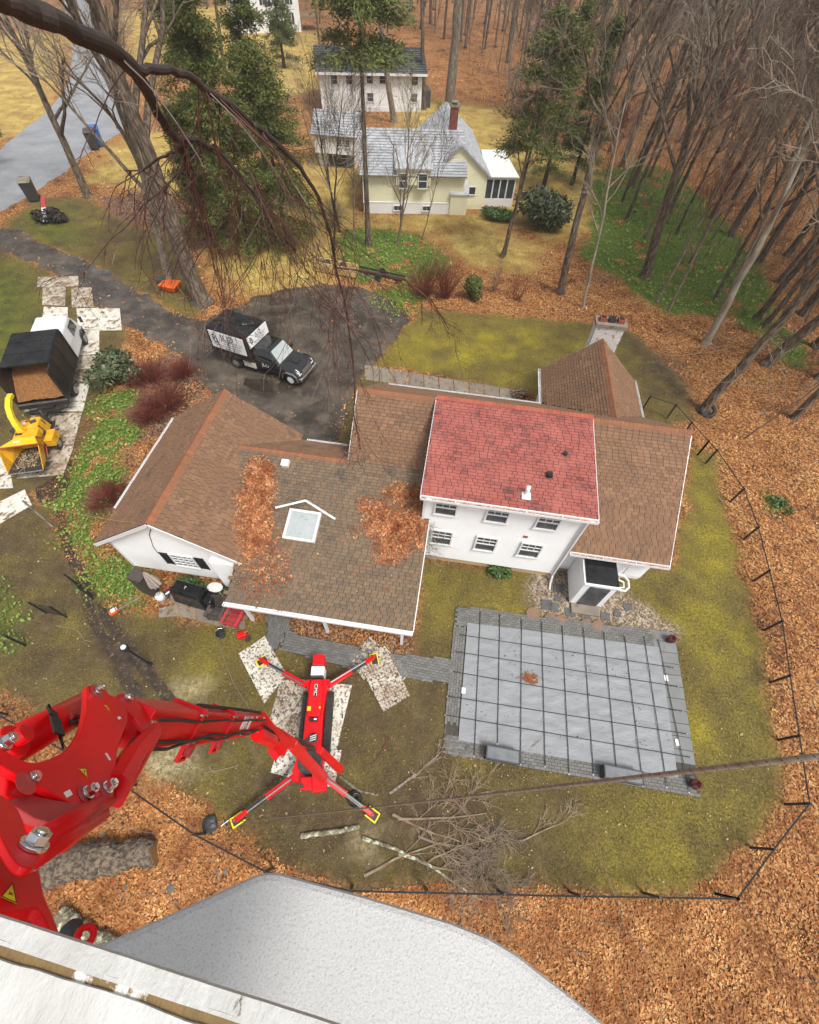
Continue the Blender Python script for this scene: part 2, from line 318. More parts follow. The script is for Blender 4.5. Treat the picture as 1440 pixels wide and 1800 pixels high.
Z_LAWN = [pp(*LAWN_IN),
          pp((640, 640), (690, 590), (745, 545), (900, 556), (1060, 572), (1110, 585), (1190, 660), (1225, 740), (1150, 745), (950, 695), (700, 645)),
          pp((600, 700), (640, 655), (690, 660), (625, 820), (580, 790)),
          pp((-60, 440), (10, 445), (80, 472), (130, 508), (205, 565), (225, 590), (190, 640), (140, 760), (90, 850), (40, 870), (-60, 870)),
          pp((5, 400), (60, 350), (150, 345), (230, 390), (330, 430), (365, 540), (330, 560), (245, 514), (130, 450), (60, 425))]
Z_YEL = [pp((380, 430), (600, 400), (590, 470), (560, 500), (440, 515), (390, 500)), pp((760, 240), (1060, 250), (1050, 330), (860, 330)), pp((150, 320), (190, 260), (240, 225), (330, 235), (420, 250), (480, 330), (420, 380), (330, 360), (250, 335)),
         pp((400, 330), (560, 275), (640, 300), (640, 375), (860, 375), (960, 330), (1060, 330), (1040, 400), (960, 420), (930, 400), (820, 405), (640, 400), (600, 420), (420, 420)),
         pp((700, 170), (880, 190), (930, 255), (860, 270), (700, 240)),
         pp((-200, 60), (120, 60), (90, 200), (30, 240), (-200, 260)),
         pp((200, 20), (420, 10), (560, 60), (560, 160), (480, 170), (380, 120), (240, 110)),
         pp((740, 410), (860, 400), (950, 440), (930, 480), (820, 470), (780, 440))]
Z_IVY = [pp((585, 405), (640, 398), (720, 412), (785, 450), (790, 480), (740, 495), (640, 490), (590, 470)),
         pp((1050, 305), (1130, 285), (1200, 310), (1280, 390), (1350, 490), (1375, 590), (1330, 590), (1290, 548), (1190, 558), (1110, 510), (1030, 450), (1035, 370)),
         pp((1340, 560), (1420, 590), (1400, 640), (1350, 620)),
         pp((160, 690), (235, 690), (250, 760), (200, 800), (230, 860), (190, 920), (180, 960), (235, 1000), (240, 1060), (170, 1040), (110, 960), (96, 890), (150, 800), (170, 740)),
         pp((-60, 1010), (20, 1020), (45, 1060), (25, 1130), (-60, 1150)), pp((1350, 870), (1385, 880), (1390, 905), (1360, 905)),
         pp((680, 500), (760, 520), (700, 560), (640, 520))]
Z_MUD = [pp((90, 890), (112, 900), (135, 1000), (200, 1080), (260, 1180), (340, 1270), (300, 1290), (215, 1190), (140, 1080), (100, 1000)),
         pp((620, 1430), (700, 1340), (830, 1370), (960, 1420), (1000, 1540), (760, 1560), (560, 1540)),
         pp((1090, 590), (1200, 640), (1240, 740), (1160, 690)), pp((60, 850), (140, 760), (180, 640), (210, 600), (175, 740), (110, 870)),
         pp((480, 1480), (420, 1380), (470, 1320), (620, 1400), (700, 1530)), pp((700, 1180), (780, 1200), (770, 1330), (700, 1330))]
Z_MUD += [pp((96, 900), (108, 900), (135, 985), (168, 1052), (156, 1056), (118, 990)), pp((168, 1060), (185, 1070), (235, 1145), (300, 1225), (340, 1290), (322, 1296), (270, 1225), (210, 1150)), pp((140, 1050), (156, 1056), (195, 1150), (240, 1225), (222, 1232), (172, 1150)), pp((380, 1180), (700, 1190), (780, 1340), (1000, 1430), (900, 1560), (600, 1550), (420, 1440), (240, 1330), (180, 1250), (320, 1240)), pp((-60, 900), (90, 900), (170, 1090), (300, 1260), (100, 1260), (-60, 1180))]
Z_GRAVEL = [pp((930, 1005), (1000, 965), (1010, 1060), (1095, 1040), (1195, 1105), (1190, 1130), (1100, 1100), (950, 1082), (925, 1050))]
Z_DUST = [pp((310, 1195), (355, 1200), (350, 1225), (320, 1222)), pp((235, 1330), (320, 1310), (340, 1350), (260, 1375)), pp((620, 1465), (660, 1460), (655, 1510), (622, 1500))]
Z_BED = [pp((505, 1075), (730, 1100), (725, 1170), (510, 1125)), pp((215, 690), (300, 610), (380, 680), (300, 760), (230, 780), (240, 860), (220, 880)), pp((170, 345), (320, 350), (335, 420), (200, 385)), pp((110, 850), (230, 830), (220, 910), (130, 900))]
Z_GREENER = [pp((-60, 440), (20, 470), (70, 520), (60, 640), (-60, 700)), pp((30, 380), (110, 370), (150, 420), (60, 425))]
Z_RUT = [pp((100, 895), (108, 900), (128, 975), (165, 1048), (158, 1052), (120, 985)), pp((172, 1062), (182, 1068), (236, 1140), (292, 1210), (338, 1275), (326, 1280), (275, 1215), (215, 1145)), pp((143, 1052), (153, 1056), (186, 1130), (240, 1215), (228, 1220), (172, 1138)), pp((188, 1085), (198, 1090), (262, 1165), (255, 1172))]
Z_MOSS = [pp((1215, 780), (1262, 870), (1330, 1110), (1368, 1310), (1360, 1440), (1260, 1530), (1150, 1500), (1000, 1420), (1240, 1410), (1190, 1100), (1190, 1010)), pp((660, 640), (740, 570), (900, 560), (1050, 600), (940, 680), (780, 650)), pp((780, 1010), (930, 1020), (930, 1060), (790, 1050)), pp((300, 1150), (420, 1150), (440, 1260), (330, 1230))]
def masks(x, y):
    def un(zs, **k):
        r = np.zeros(x.shape)
        for i, z in enumerate(zs): r = np.maximum(r, zone(x, y, z, seed=5+i, **k))
        return r
    lawn = un(Z_LAWN, soft=.35, na=.45, ns=1.2); yel = un(Z_YEL, soft=1.0, na=1.6, ns=4); ivy = un(Z_IVY, soft=.5, na=1.2, ns=1.8)
    mud = un(Z_MUD[:-2], soft=1.0, na=.9, ns=2); mud = np.maximum(mud, un(Z_MUD[-2:], soft=2.5, na=2.2, ns=2.2)*np.clip((fbm(x, y, 1.5, 91)-.30)*3, 0, .85)); gravel = un(Z_GRAVEL, soft=.3, na=.3, ns=1); dust = un(Z_DUST, soft=.5, na=.5, ns=.8); bed = un(Z_BED, soft=.4, na=.5)
    green = un(Z_GREENER, soft=2.0, na=.8, ns=3)
    lawn = np.maximum(lawn*(1-bed), 0); ivy = ivy*(1-lawn*.6)*(fbm(x, y, 1.1, 31) > .31)
    return lawn, yel, ivy, mud, gravel, dust, bed, green
def spaced(lo, hi, a, b, st, gr):
    c = list(np.arange(a, b+1e-6, st)); s = st; v = b
    while v < hi: s *= gr; v += s; c.append(v)
    s = st; v = a; l = []
    while v > lo: s *= gr; v -= s; l.append(v)
    return np.array(l[::-1]+c)
gx = spaced(-900, 900, -28, 27, .21, 1.06); gy = spaced(-600, 1300, -5, 46, .21, 1.055)
GX, GY = np.meshgrid(gx, gy); fx, fy = GX.ravel(), GY.ravel()
nx, ny = len(gx), len(gy); idx = np.arange(nx*ny).reshape(ny, nx)
F = np.stack([idx[:-1, :-1], idx[:-1, 1:], idx[1:, 1:], idx[1:, :-1]], -1).reshape(-1, 4)
me = np_mesh('ground', np.stack([fx, fy, np.zeros_like(fx)], -1), F, [])
ML = masks(fx, fy)
for nm, a in zip(('lawn', 'yel', 'ivy', 'mud', 'gravel', 'dust', 'bed', 'green', 'moss', 'rut'), list(ML)+[np.maximum.reduce([zone(fx, fy, z, 2.6, 2.6, 1.6, 61) for z in Z_MOSS])*np.clip((fbm(fx, fy, 1.6, 44)-.28)*2.0, .25, .9), np.maximum.reduce([zone(fx, fy, z, .22, .6, .12, 71) for z in Z_RUT])]):
    at = me.attributes.new('z_'+nm, 'FLOAT', 'POINT'); at.data.foreach_set('value', a.astype(np.float32))
def ground_mat():
    m = bpy.data.materials.new('forest_floor_and_lawn'); m.use_nodes = True; N = m.node_tree.nodes; L = m.node_tree.links; P = N['Principled BSDF']
    tc = N.new('ShaderNodeTexCoord')
    def noise(s, d=5, r=.6):
        n = N.new('ShaderNodeTexNoise'); n.inputs['Scale'].default_value = s; n.inputs['Detail'].default_value = d; n.inputs['Roughness'].default_value = r; L.new(tc.outputs['Object'], n.inputs[0]); return n.outputs['Fac']
    def ramp(f, *st):
        r = N.new('ShaderNodeValToRGB'); e = r.color_ramp.elements
        while len(e) < len(st): e.new(.5)
        for i, (p, c) in enumerate(st): e[i].position = p; e[i].color = (*c, 1)
        L.new(f, r.inputs[0]); return r.outputs[0]
    def attr(n): a = N.new('ShaderNodeAttribute'); a.attribute_name = 'z_'+n; return a.outputs['Fac']
    def mix(f, a, b, blend='MIX'):
        x = N.new('ShaderNodeMix'); x.data_type = 'RGBA'; x.blend_type = blend; L.new(f, x.inputs[0]); L.new(a, x.inputs[6]); L.new(b, x.inputs[7]); return x.outputs[2]
    vor = N.new('ShaderNodeTexVoronoi'); vor.inputs['Scale'].default_value = 13; L.new(tc.outputs['Object'], vor.inputs[0])
    sep = N.new('ShaderNodeSeparateColor'); L.new(vor.outputs['Color'], sep.inputs[0])
    leafc = ramp(sep.outputs[0], (0, (.060, .032, .018)), (.3, (.19, .080, .030)), (.65, (.38, .175, .062)), (1, (.58, .37, .17)))
    big = ramp(noise(.34, 9, .72), (.34, (.30, .26, .23)), (.45, (.85, .72, .62)), (.54, (1, .92, .82)), (.68, (1.12, 1.16, 1.0)))
    one = N.new('ShaderNodeValue'); one.outputs[0].default_value = 1
    leafc = mix(one.outputs[0], leafc, big, 'MULTIPLY')
    lawnc = ramp(noise(.36, 8, .72), (.30, (.060, .041, .021)), (.44, (.105, .075, .032)), (.56, (.155, .118, .034)), (.72, (.25, .20, .028)))
    fine = ramp(noise(11, 9, .86), (.34, (.22, .22, .22)), (.5, (.90, .90, .90)), (.64, (2.0, 1.9, 1.6)))
    lawnc = mix(one.outputs[0], lawnc, fine, 'MULTIPLY')
    greenc = ramp(noise(.9, 6), (.35, (.05, .060, .014)), (.65, (.13, .135, .018)))
    lawnc = mix(attr('green'), lawnc, greenc)
    yelc = ramp(noise(.5, 7, .65), (.3, (.26, .155, .060)), (.5, (.42, .29, .085)), (.7, (.58, .47, .14)))
    yelc = mix(one.outputs[0], yelc, fine, 'MULTIPLY')
    mudc = ramp(noise(1.6, 8, .7), (.3, (.036, .024, .015)), (.5, (.080, .054, .030)), (.72, (.17, .125, .072)))
    ivyc = ramp(noise(9, 4), (.35, (.050, .075, .016)), (.6, (.13, .20, .028)))
    gravc = ramp(sep.outputs[1], (0, (.10, .07, .05)), (.5, (.27, .20, .14)), (1, (.50, .42, .34)))
    dustc = ramp(noise(5, 6), (.35, (.30, .22, .10)), (.6, (.72, .62, .38)))
    bedc = ramp(sep.outputs[2], (0, (.05, .028, .018)), (.6, (.12, .06, .035)), (1, (.36, .24, .16)))
    c = leafc; c = mix(attr('yel'), c, yelc); c = mix(attr('bed'), c, bedc); c = mix(attr('lawn'), c, lawnc)
    mossc = ramp(noise(.8, 7, .7), (.30, (.165, .135, .024)), (.5, (.27, .225, .020)), (.72, (.40, .34, .020))); mossc = mix(one.outputs[0], mossc, fine, 'MULTIPLY'); ms = N.new('ShaderNodeMath'); ms.operation = 'MULTIPLY'; L.new(attr('moss'), ms.inputs[0]); L.new(attr('lawn'), ms.inputs[1]); c = mix(ms.outputs[0], c, mossc)
    mm = N.new('ShaderNodeMath'); mm.operation = 'MULTIPLY'; L.new(attr('mud'), mm.inputs[0]); mm.inputs[1].default_value = .9
    c = mix(mm.outputs[0], c, mudc); c = mix(attr('gravel'), c, gravc); c = mix(attr('ivy'), c, ivyc)
    rutc = ramp(noise(3.5, 7, .75), (.35, (.022, .014, .009)), (.55, (.060, .040, .024)), (.7, (.15, .11, .07))); c = mix(attr('rut'), c, rutc)
    md = N.new('ShaderNodeMath'); md.operation = 'MULTIPLY'; L.new(attr('dust'), md.inputs[0]); L.new(noise(7, 5, .7), md.inputs[1])
    c = mix(md.outputs[0], c, dustc)
    L.new(c, P.inputs['Base Color']); P.inputs['Roughness'].default_value = .8; P.inputs['Specular IOR Level'].default_value = .25
    b = N.new('ShaderNodeBump'); b.inputs['Distance'].default_value = .05; b.inputs['Strength'].default_value = .9; L.new(noise(16, 6, .7), b.inputs['Height']); L.new(b.outputs[0], P.inputs['Normal'])
    return m
me.materials.append(ground_mat()); link('ground', me, kind='structure')

def sheet(name, poly, z, m, jag=0.0, **kw):
    """flat sheet over a polygon, edges subdivided and made uneven"""
    out = []
    for i in range(len(poly)):
        a, b = Vector(poly[i]), Vector(poly[(i+1) % len(poly)]); k = max(1, int((b-a).length/.35)) if jag else 1
        for j in range(k):
            p = a.lerp(b, j/k); q = fbm(np.array([p.x]), np.array([p.y]), .9, 50)[0]-.5; r = fbm(np.array([p.x]), np.array([p.y]), .9, 60)[0]-.5
            out.append((p.x+q*jag*2, p.y+r*jag*2, z))
    mb = MB(); mb.v = out
    from mathutils.geometry import tessellate_polygon
    for t in tessellate_polygon([[Vector(p) for p in out]]):
        a, b, c = (Vector(out[i]) for i in t); mb.f.append(t if (b-a).cross(c-a).z > 0 else t[::-1]); mb.t.append(0); mb.mi.append(0)
    return mb.build(name, m, **kw)
sheet('road', pp((-250, 470), (0, 372), (60, 338), (110, 305), (165, 262), (215, 232), (232, 200), (205, 120), (185, 60), (172, 10), (168, -15), (110, -15), (118, 40), (128, 90), (120, 150), (90, 190), (45, 225), (0, 262), (-250, 330)), .004, M['road_asphalt'], .3, kind='structure')
DRIVE = pp((-260, 500), (0, 400), (40, 405), (75, 428), (130, 450), (190, 478), (245, 515), (295, 545), (330, 560), (365, 565), (400, 545), (450, 520), (560, 500), (640, 505), (700, 535), (722, 560), (700, 600), (655, 640), (640, 660), (612, 720), (595, 775), (560, 800), (510, 790), (400, 770), (375, 700), (345, 660), (300, 615), (250, 590), (200, 560), (130, 505), (80, 470), (0, 440), (-260, 560))
sheet('driveway', DRIVE, .008, M['asphalt'], .45, kind='structure')
for k, q in enumerate([((478, 752), (490, 745), (505, 752), (500, 764), (482, 762)), ((492, 758), (512, 757), (530, 768), (524, 773), (500, 768)), ((515, 768), (535, 778), (555, 792), (545, 792), (520, 778)), ((430, 665), (470, 668), (480, 690), (455, 690), (428, 676))]):
    sheet('puddle', pp(*q), .012, M['puddle'], .12, kind='structure')

for k, q in enumerate([[(98, 893), (110, 900), (120, 940), (138, 985), (172, 1048), (160, 1056), (140, 1030), (118, 985), (104, 940)], [(168, 1056), (184, 1066), (212, 1100), (240, 1142), (296, 1208), (344, 1276), (328, 1284), (275, 1220), (222, 1152), (190, 1105)],
        [(143, 1040), (158, 1052), (190, 1118), (246, 1205), (262, 1240), (238, 1236), (196, 1165), (165, 1108)], [(60, 860), (108, 830), (128, 800), (122, 850), (100, 880), (70, 882)], [(186, 1120), (205, 1122), (236, 1168), (228, 1178)]]):
    sheet('mud_rut', pp(*q), .006+.004*k, M['mud'], .16, kind='structure')
# fallen leaves, grass and ivy: nobody could count them
def scatter(n, r0, rmax, ang=82):
    """n points round the foot of the lift, densest near it"""
    u = NR.rand(n); r = r0*((1/(1-u*(1-(1+rmax/r0)**-1.2)))**(1/1.2)-1)+.2
    a = np.radians(NR.uniform(-ang, ang, n)+0); return r*np.sin(a), r*np.cos(a)-7
def quads(x, y, z, size, tilt=.7, asp=.6):
    n = len(x); th = NR.uniform(0, 2*np.pi, n); tx = NR.normal(0, tilt, n)*.6; ty = NR.normal(0, tilt, n)*.6; s = size*np.clip(np.exp(NR.normal(-.12, .36, n)), .35, 2.2)
    u = np.stack([np.cos(th), np.sin(th), tx], -1)*s[:, None]*.5; v = np.stack([-np.sin(th), np.cos(th), ty], -1)*s[:, None]*.5*asp
    c = np.stack([x, y, z+.25*s*(np.abs(tx)+np.abs(ty))], -1)
    V = np.stack([c-u, c-v*1.0+u*.1, c+u, c+v+u*.1], 1).reshape(-1, 3); return V, np.arange(4*n).reshape(-1, 4)
BAN = [pp(*[(a, b) for a, b in ((1, 1),)])] if False else []
HOUSE_FP = [[(-14, 7.8), (-7.6, 7.8), (-7.6, 7.2), (-.2, 7.2), (-.2, 10.5), (6, 10.5), (6.3, 11), (10.2, 11), (10.2, 19.5), (-4, 19.5), (-4, 14.6), (-7.2, 14.6), (-7.2, 15), (-14, 15)], [(5.2, 19), (10.4, 19), (10.4, 23.5), (5.2, 23.5)]]
POOL_FP = pp((801, 1066), (1187, 1114), (1230, 1402), (777, 1324))
def keep_out(x, y):
    k = np.zeros(x.shape, bool)
    for f in HOUSE_FP+[POOL_FP]: k |= sdist(x, y, f) > 0
    return k
x, y = scatter(680000, 26, 150); lw, yl, iv, mu, gr, du, be, gn = masks(x, y)
drv = (sdist(x, y, DRIVE) > -.1)
dens = (1-lw)*(1-.85*yl)*(1-.7*iv)*(1-.75*gr)*(.35+.65*np.clip((fbm(x, y, 2.6, 70)-.30)*4, 0, 1)); dens = np.where(lw > .5, 0.0, dens); dens = np.where(drv, .02+.5*np.exp(-np.maximum(sdist(x, y, DRIVE), 0)/.45), dens)
road = sdist(x, y, pp((-250, 470), (0, 372), (60, 338), (110, 305), (165, 262), (215, 232), (232, 200), (205, 120), (185, 60), (168, -15), (110, -15), (118, 40), (128, 90), (120, 150), (45, 225), (-250, 330))) > 0
k = (NR.rand(len(x)) < dens) & ~keep_out(x, y) & ~road; x, y = x[k], y[k]; dist = np.hypot(x, y)
V, F = quads(x, y, .014, .066+.0016*dist, .7, .52); tt = np.clip(NR.rand(len(x))**1.5*(.35+1.3*fbm(x, y, 3.0, 33)), 0, 1)
link('fallen_leaves', np_mesh('fallen_leaves', V, F, M['leaf_litter'], tt), kind='stuff', label='brown and orange fallen leaves covering the forest floor', cat='leaves')
x, y = scatter(90000, 26, 60); lw = masks(x, y)[0]; k = (NR.rand(len(x)) < lw*(.035+.07*(fbm(x, y, 2, 71) > .58))) & ~keep_out(x, y) & ~(sdist(x, y, DRIVE) > -.1); x, y = x[k], y[k]; V, F = quads(x, y, .02, .055+.0014*np.hypot(x, y), .5, .6)
link('lawn_leaves', np_mesh('lawn_leaves', V, F, M['leaf_pale'], NR.rand(len(x))), kind='stuff', label='small pale leaves and chips scattered over the lawns', cat='leaves')
# grass blades
x, y = scatter(420000, 24, 75); lw, yl, iv, mu, gr, du, be, gn = masks(x, y)
k = (NR.rand(len(x)) < np.maximum(lw*(1-.7*mu)*np.clip((fbm(x, y, 1.7, 80)-.25)*3, .12, 1), yl*.8)) & ~keep_out(x, y) & ~(sdist(x, y, DRIVE) > -.1); x, y = x[k], y[k]
n = len(x); th = NR.uniform(0, 6.283, n); s = NR.uniform(.03, .075, n)*(1+np.hypot(x, y)/30); w = np.stack([np.cos(th), np.sin(th), 0*th], -1)*(s*.16)[:, None]
c = np.stack([x, y, 0*x], -1); tip = c+np.stack([NR.normal(0, .6, n)*s, NR.normal(0, .6, n)*s, s*.8], -1)
V = np.stack([c-w, c+w, tip], 1).reshape(-1, 3)
link('grass', np_mesh('grass', V, np.arange(3*n).reshape(-1, 3), M['grass_blade'], NR.rand(n)), kind='stuff', label='short mossy yellow-green grass of the lawns', cat='grass')
# ivy and ground cover
x, y = scatter(560000, 30, 75); iv = masks(x, y)[2]
k = (NR.rand(len(x)) < iv*.9) & ~keep_out(x, y); x, y = x[k], y[k]
V, F = quads(x, y, NR.uniform(.03, .22, len(x)), .075+.0015*np.hypot(x, y), .8, .8)
link('ground_cover', np_mesh('ground_cover', V, F, M['ivy'], NR.rand(len(x))**1.5), kind='stuff', label='low green ivy and pachysandra patches under the trees', cat='ground cover')
x = NR.uniform(-.1, .1, 1)
# ================================================================ buildings
class Fr:
    """ground frame of a building: a along its front, b away from the viewer"""
    def __init__(s, o, ux): s.o = Vector((o[0], o[1], 0)); s.u = Vector((ux[0], ux[1], 0)).normalized(); s.w = Vector((-s.u.y, s.u.x, 0)); s.z = Vector((0, 0, 1))
    def __call__(s, a, b, z=0): return s.o+s.u*a+s.w*b+s.z*z
F0 = Fr((0, 0), (1, 0))
SHIN = {}      # house name -> list of (matrix, tint, material) of candidate single shingles
def roof_plane(roof, fr, e0, e1, r0, name, m, U=None, expo=.148, tab=.27, thick=.09, jit=.5, joined=None, collect=None, keep=None, tprob=.35, cand=None, rng=None, deck=True):
    """rectangular roof plane: eave from e0 to e1, r0 = ridge above e0 (points in the world)"""
    R = random.Random(hash(name) % 1000 if rng is None else rng)
    e0, e1, r0 = Vector(e0), Vector(e1), Vector(r0); u = (e1-e0); LU = u.length; u.normalize(); v = r0-e0; LV = v.length; v.normalize(); n = u.cross(v).normalized()
    if n.z < 0: n = -n
    q = [e0, e1, e1+v*LV, e0+v*LV]
    if deck: roof.plate([p-n*thick for p in q], n*(thick-.006))
    rows = int(LV/expo); ex = LV/rows
    for i in range(rows):
        x = -R.random()*tab
        while x < LU:
            w = tab*(R.choice((.6, .85, 1, 1, 1.2)) if jit > .4 else 1); a, b = max(0, x), min(LU, x+w-.018*tab/.3); x += w
            if b-a < .04: continue
            if keep and not keep(e0+u*(a+b)/2+v*(i+.5)*ex): continue
            t = R.random()**2*.5 if R.random() > tprob else .5+.5*R.random(); th = (.026+R.random()*.014)*expo/.17
            p0 = e0+u*a+v*(i*ex); p1 = e0+u*b+v*(i*ex); p2 = e0+u*b+v*((i+1)*ex); p3 = e0+u*a+v*((i+1)*ex)
            if cand is not None: cand.append(((p0+p2)/2, p0, p1, p2, p3, n, th, t, m))
            else: joined.add([p0, p1, p1+n*th, p0+n*th, p2+n*.004, p3+n*.004], [(0, 1, 2, 3), (3, 2, 4, 5)], t)
    return u, v, n
def add_shingle(mb, s):
    _, p0, p1, p2, p3, n, th, t, m = s
    mb.add([p0, p1, p1+n*th, p0+n*th, p2+n*.004, p3+n*.004], [(0, 1, 2, 3), (3, 2, 4, 5)], t)
def ridge_caps(mb, a, b, na, nb, w=.16, step=.17, t0=0.0):
    """folded cap shingles along a ridge from a to b; na, nb are the down-slope directions of the two sides"""
    a, b, na, nb = Vector(a), Vector(b), Vector(na).normalized(), Vector(nb).normalized(); L = (b-a).length; d = (b-a).normalized(); k = int(L/step); st = L/k; up = Vector((0, 0, 1))
    for i in range(k):
        p = a+d*i*st; q = a+d*(i+1.15)*st; t = random.random()*.9; h0, h1 = up*.045, up*.030
        mb.add([p+na*w+h0*.6, p+h0, p+nb*w+h0*.6, q+na*w+h1*.6, q+h1, q+nb*w+h1*.6, p+na*w, p, p+nb*w], [(0, 1, 4, 3), (1, 2, 5, 4), (6, 7, 1, 0), (7, 8, 2, 1)], t)
def siding(mb, p0, p1, z0, top, out, pitch=.115, depth=.028):
    """clapboards from p0 to p1 (xy), from z0 up to top(a in 0..1) ; out = outward direction"""
    p0, p1, out = Vector((p0[0], p0[1], 0)), Vector((p1[0], p1[1], 0)), Vector(out); d = p1-p0; K = 60; zs = [top(i/K) for i in range(K+1)]; zm = max(zs)
    z = z0
    while z < zm-.01:
        z1 = min(z+pitch, zm); ok = [i for i in range(K+1) if zs[i] >= z1-.02]
        if ok:
            lo, hi = ok[0]/K, ok[-1]/K
            if hi > lo:
                a, b = p0+d*lo, p0+d*hi; mb.add([a+out*depth+Vector((0, 0, z)), b+out*depth+Vector((0, 0, z)), b+out*.002+Vector((0, 0, z1)), a+out*.002+Vector((0, 0, z1)), a+Vector((0, 0, z)), b+Vector((0, 0, z))], [(0, 1, 2, 3), (4, 5, 1, 0)], 0)
        z = z1
def wallbox(mb, fr, a0, a1, b0, b1, z0, z1):
    mb.hexa([fr(a0, b0, z0), fr(a1, b0, z0), fr(a1, b1, z0), fr(a0, b1, z0), fr(a0, b0, z1), fr(a1, b0, z1), fr(a1, b1, z1), fr(a0, b1, z1)])
def window(parent, c, u, n, w, h, cols=3, rows=2, sash=True, frame=M['white_clean'], shutters=0, glass=M['glass'], label=None, bar=.022, screen=True):
    """window standing 3 cm proud of the wall: window > frame bars ; pane"""
    c, u, n = Vector(c), Vector(u).normalized(), Vector(n).normalized(); z = Vector((0, 0, 1)); c = c+n*.03; f = MB(); e = .07
    f.obox(c+z*(h/2+e/2), u, z, n, w+2*e, e, .09); f.obox(c-z*(h/2+e/2), u, z, n, w+2*e+.06, e, .13)
    f.obox(c+u*(w/2+e/2), u, z, n, e, h, .09); f.obox(c-u*(w/2+e/2), u, z, n, e, h, .09)
    if sash: f.obox(c, u, z, n, w, .05, .06)
    for hh in ((1, 0) if sash else (2,)):
        zc, ph = {1: (h/4, h/2), 0: (-h/4, h/2), 2: (0, h)}[hh]
        if hh == 0 and screen: continue
        for i in range(1, cols): f.obox(c+z*zc+u*(w*(i/cols-.5)), u, z, n, bar, ph, .045)
        for i in range(1, rows): f.obox(c+z*(zc+ph*(i/rows-.5)), u, z, n, w, bar, .047)
    fo = f.build('window', frame, parent, label=label)
    p = MB(); p.obox(c-n*.015, u, z, n, w, h, .012); p.build('pane', glass, fo)
    for s in (-1, 1)[:2 if shutters else 0]:
        sh = MB(); cc = c+u*s*(w/2+shutters/2+e+.03); sh.obox(cc-n*.01, u, z, n, shutters, h+.05, .02)
        for q in (-1, 1): sh.obox(cc+u*q*(shutters/2-.025)+n*.008, u, z, n, .05, h+.05, .02)
        for k in range(int(h/.07)): sh.obox(cc+z*(-h/2+.05+k*.07)+n*.006, u, (z*.6+n*.8).normalized(), (n*.6-z*.8).normalized(), shutters-.1, .05, .008)
        sh.build('shutter', M['black_trim'], parent)
    return fo
def gutter(parent, a, b, out, m=M['white_clean'], leaves=0.0, name='gutter'):
    a, b, out = Vector(a), Vector(b), Vector(out); d = (b-a).normalized(); L = (b-a).length; z = Vector((0, 0, 1)); mb = MB(); c = (a+b)/2
    mb.obox(c+out*.012-z*.05, d, out, z, L, .015, .12); mb.obox(c+out*.125-z*.05, d, out, z, L, .012, .12); mb.obox(c+out*.07-z*.108, d, out, z, L, .12, .01)
    k = int(L/1.2)
    for i in range(k+1): mb.obox(a+d*(L*i/max(1, k))+out*.07, d, out, z, .03, .125, .012)
    g = mb.build(name, m, parent)
    if leaves:
        lb = MB()
        for i in range(int(L/.05)):
            if fbm(np.array([i*.05]), np.array([1.0]), .9, 90)[0] > 1-leaves:
                p = a+d*(i*.05)+out*(.07+random.uniform(-.035, .035))-z*random.uniform(.02, .05); s = .035; q = Vector((random.uniform(-1, 1), random.uniform(-1, 1), 0)).normalized()*s; r = Vector((-q.y, q.x, random.uniform(-.01, .01)))
                lb.add([p-q, p-r, p+q, p+r], [(0, 1, 2, 3)], random.random())
        lb.build('gutter_leaves', M['leaf_roof'], g, kind='stuff')
    return g

HOUSE_LABEL = 'large white clapboard house with brown shingle roofs and a red shingled dormer beside the pool'
house = thing('house', (-1.5, 11.5, 0), HOUSE_LABEL, 'house')
CAND = []
roofb, shb = MB(), MB()      # brown roof decks and shingles
# ---- wings: garage, mid section (porch), main roof, front gable wing
SG, SM = .70, .745
zg, xg = 5.0, -10.6
roof_plane(roofb, F0, (-7.2, 7.62, zg-SG*3.4), (-7.2, 15.3, zg-SG*3.4), (xg, 7.62, zg), 'gr', M['brown_shingle'], joined=shb, cand=None, rng=1)
garL = MB(); roof_plane(roofb, F0, (-14.05, 15.3, zg-SG*3.45), (-14.05, 7.62, zg-SG*3.45), (xg, 15.3, zg), 'gl', M['brown_shingle'], joined=shb, rng=2)
ZP = 2.42; SP = (4.05-ZP)/(12.8-6.05)
greyc = []
roof_plane(roofb, F0, (-9.3, 6.05, ZP), (-.17, 6.05, ZP), (-9.3, 12.8, 4.05), 'mid', M['grey_shingle'], cand=greyc, keep=lambda p: (p.x > -7.79 if p.y < 7.95 else True) and (p.x < -.55 or p.y < 10.6), rng=3, jit=.2, deck=False)
roofb.plate([(-7.79, 6.05, ZP-.1), (-.17, 6.05, ZP-.1), (-.17, 7.95, ZP-.1+SP*1.9), (-7.79, 7.95, ZP-.1+SP*1.9)], (0, 0, .09)); roofb.plate([(-9.3, 7.95, ZP-.1+SP*1.9), (-.17, 7.95, ZP-.1+SP*1.9), (-.17, 12.8, 3.95), (-9.3, 12.8, 3.95)], (0, 0, .09))
roof_plane(roofb, F0, (-4.15, 12.8, 4.06), (-.5, 12.8, 4.06), (-4.15, 15.4, 6.0), 'mainL', M['brown_shingle'], joined=shb, rng=4, jit=.2)
roof_plane(roofb, F0, (-3.77, 14.95, 2.6), (-9.6, 14.95, 2.6), (-3.77, 12.8, 4.05), 'midF', M['brown_shingle'], joined=shb, rng=5)
roof_plane(roofb, F0, (10.43, 20.1, 2.5), (-4.15, 20.1, 2.5), (10.43, 15.4, 6.0), 'mainF', M['brown_shingle'], joined=shb, rng=6)
roof_plane(roofb, F0, (6.16, 10.7, 2.5), (10.43, 10.7, 2.5), (6.16, 15.4, 6.0), 'mainR', M['brown_shingle'], joined=shb, rng=7, jit=.2)
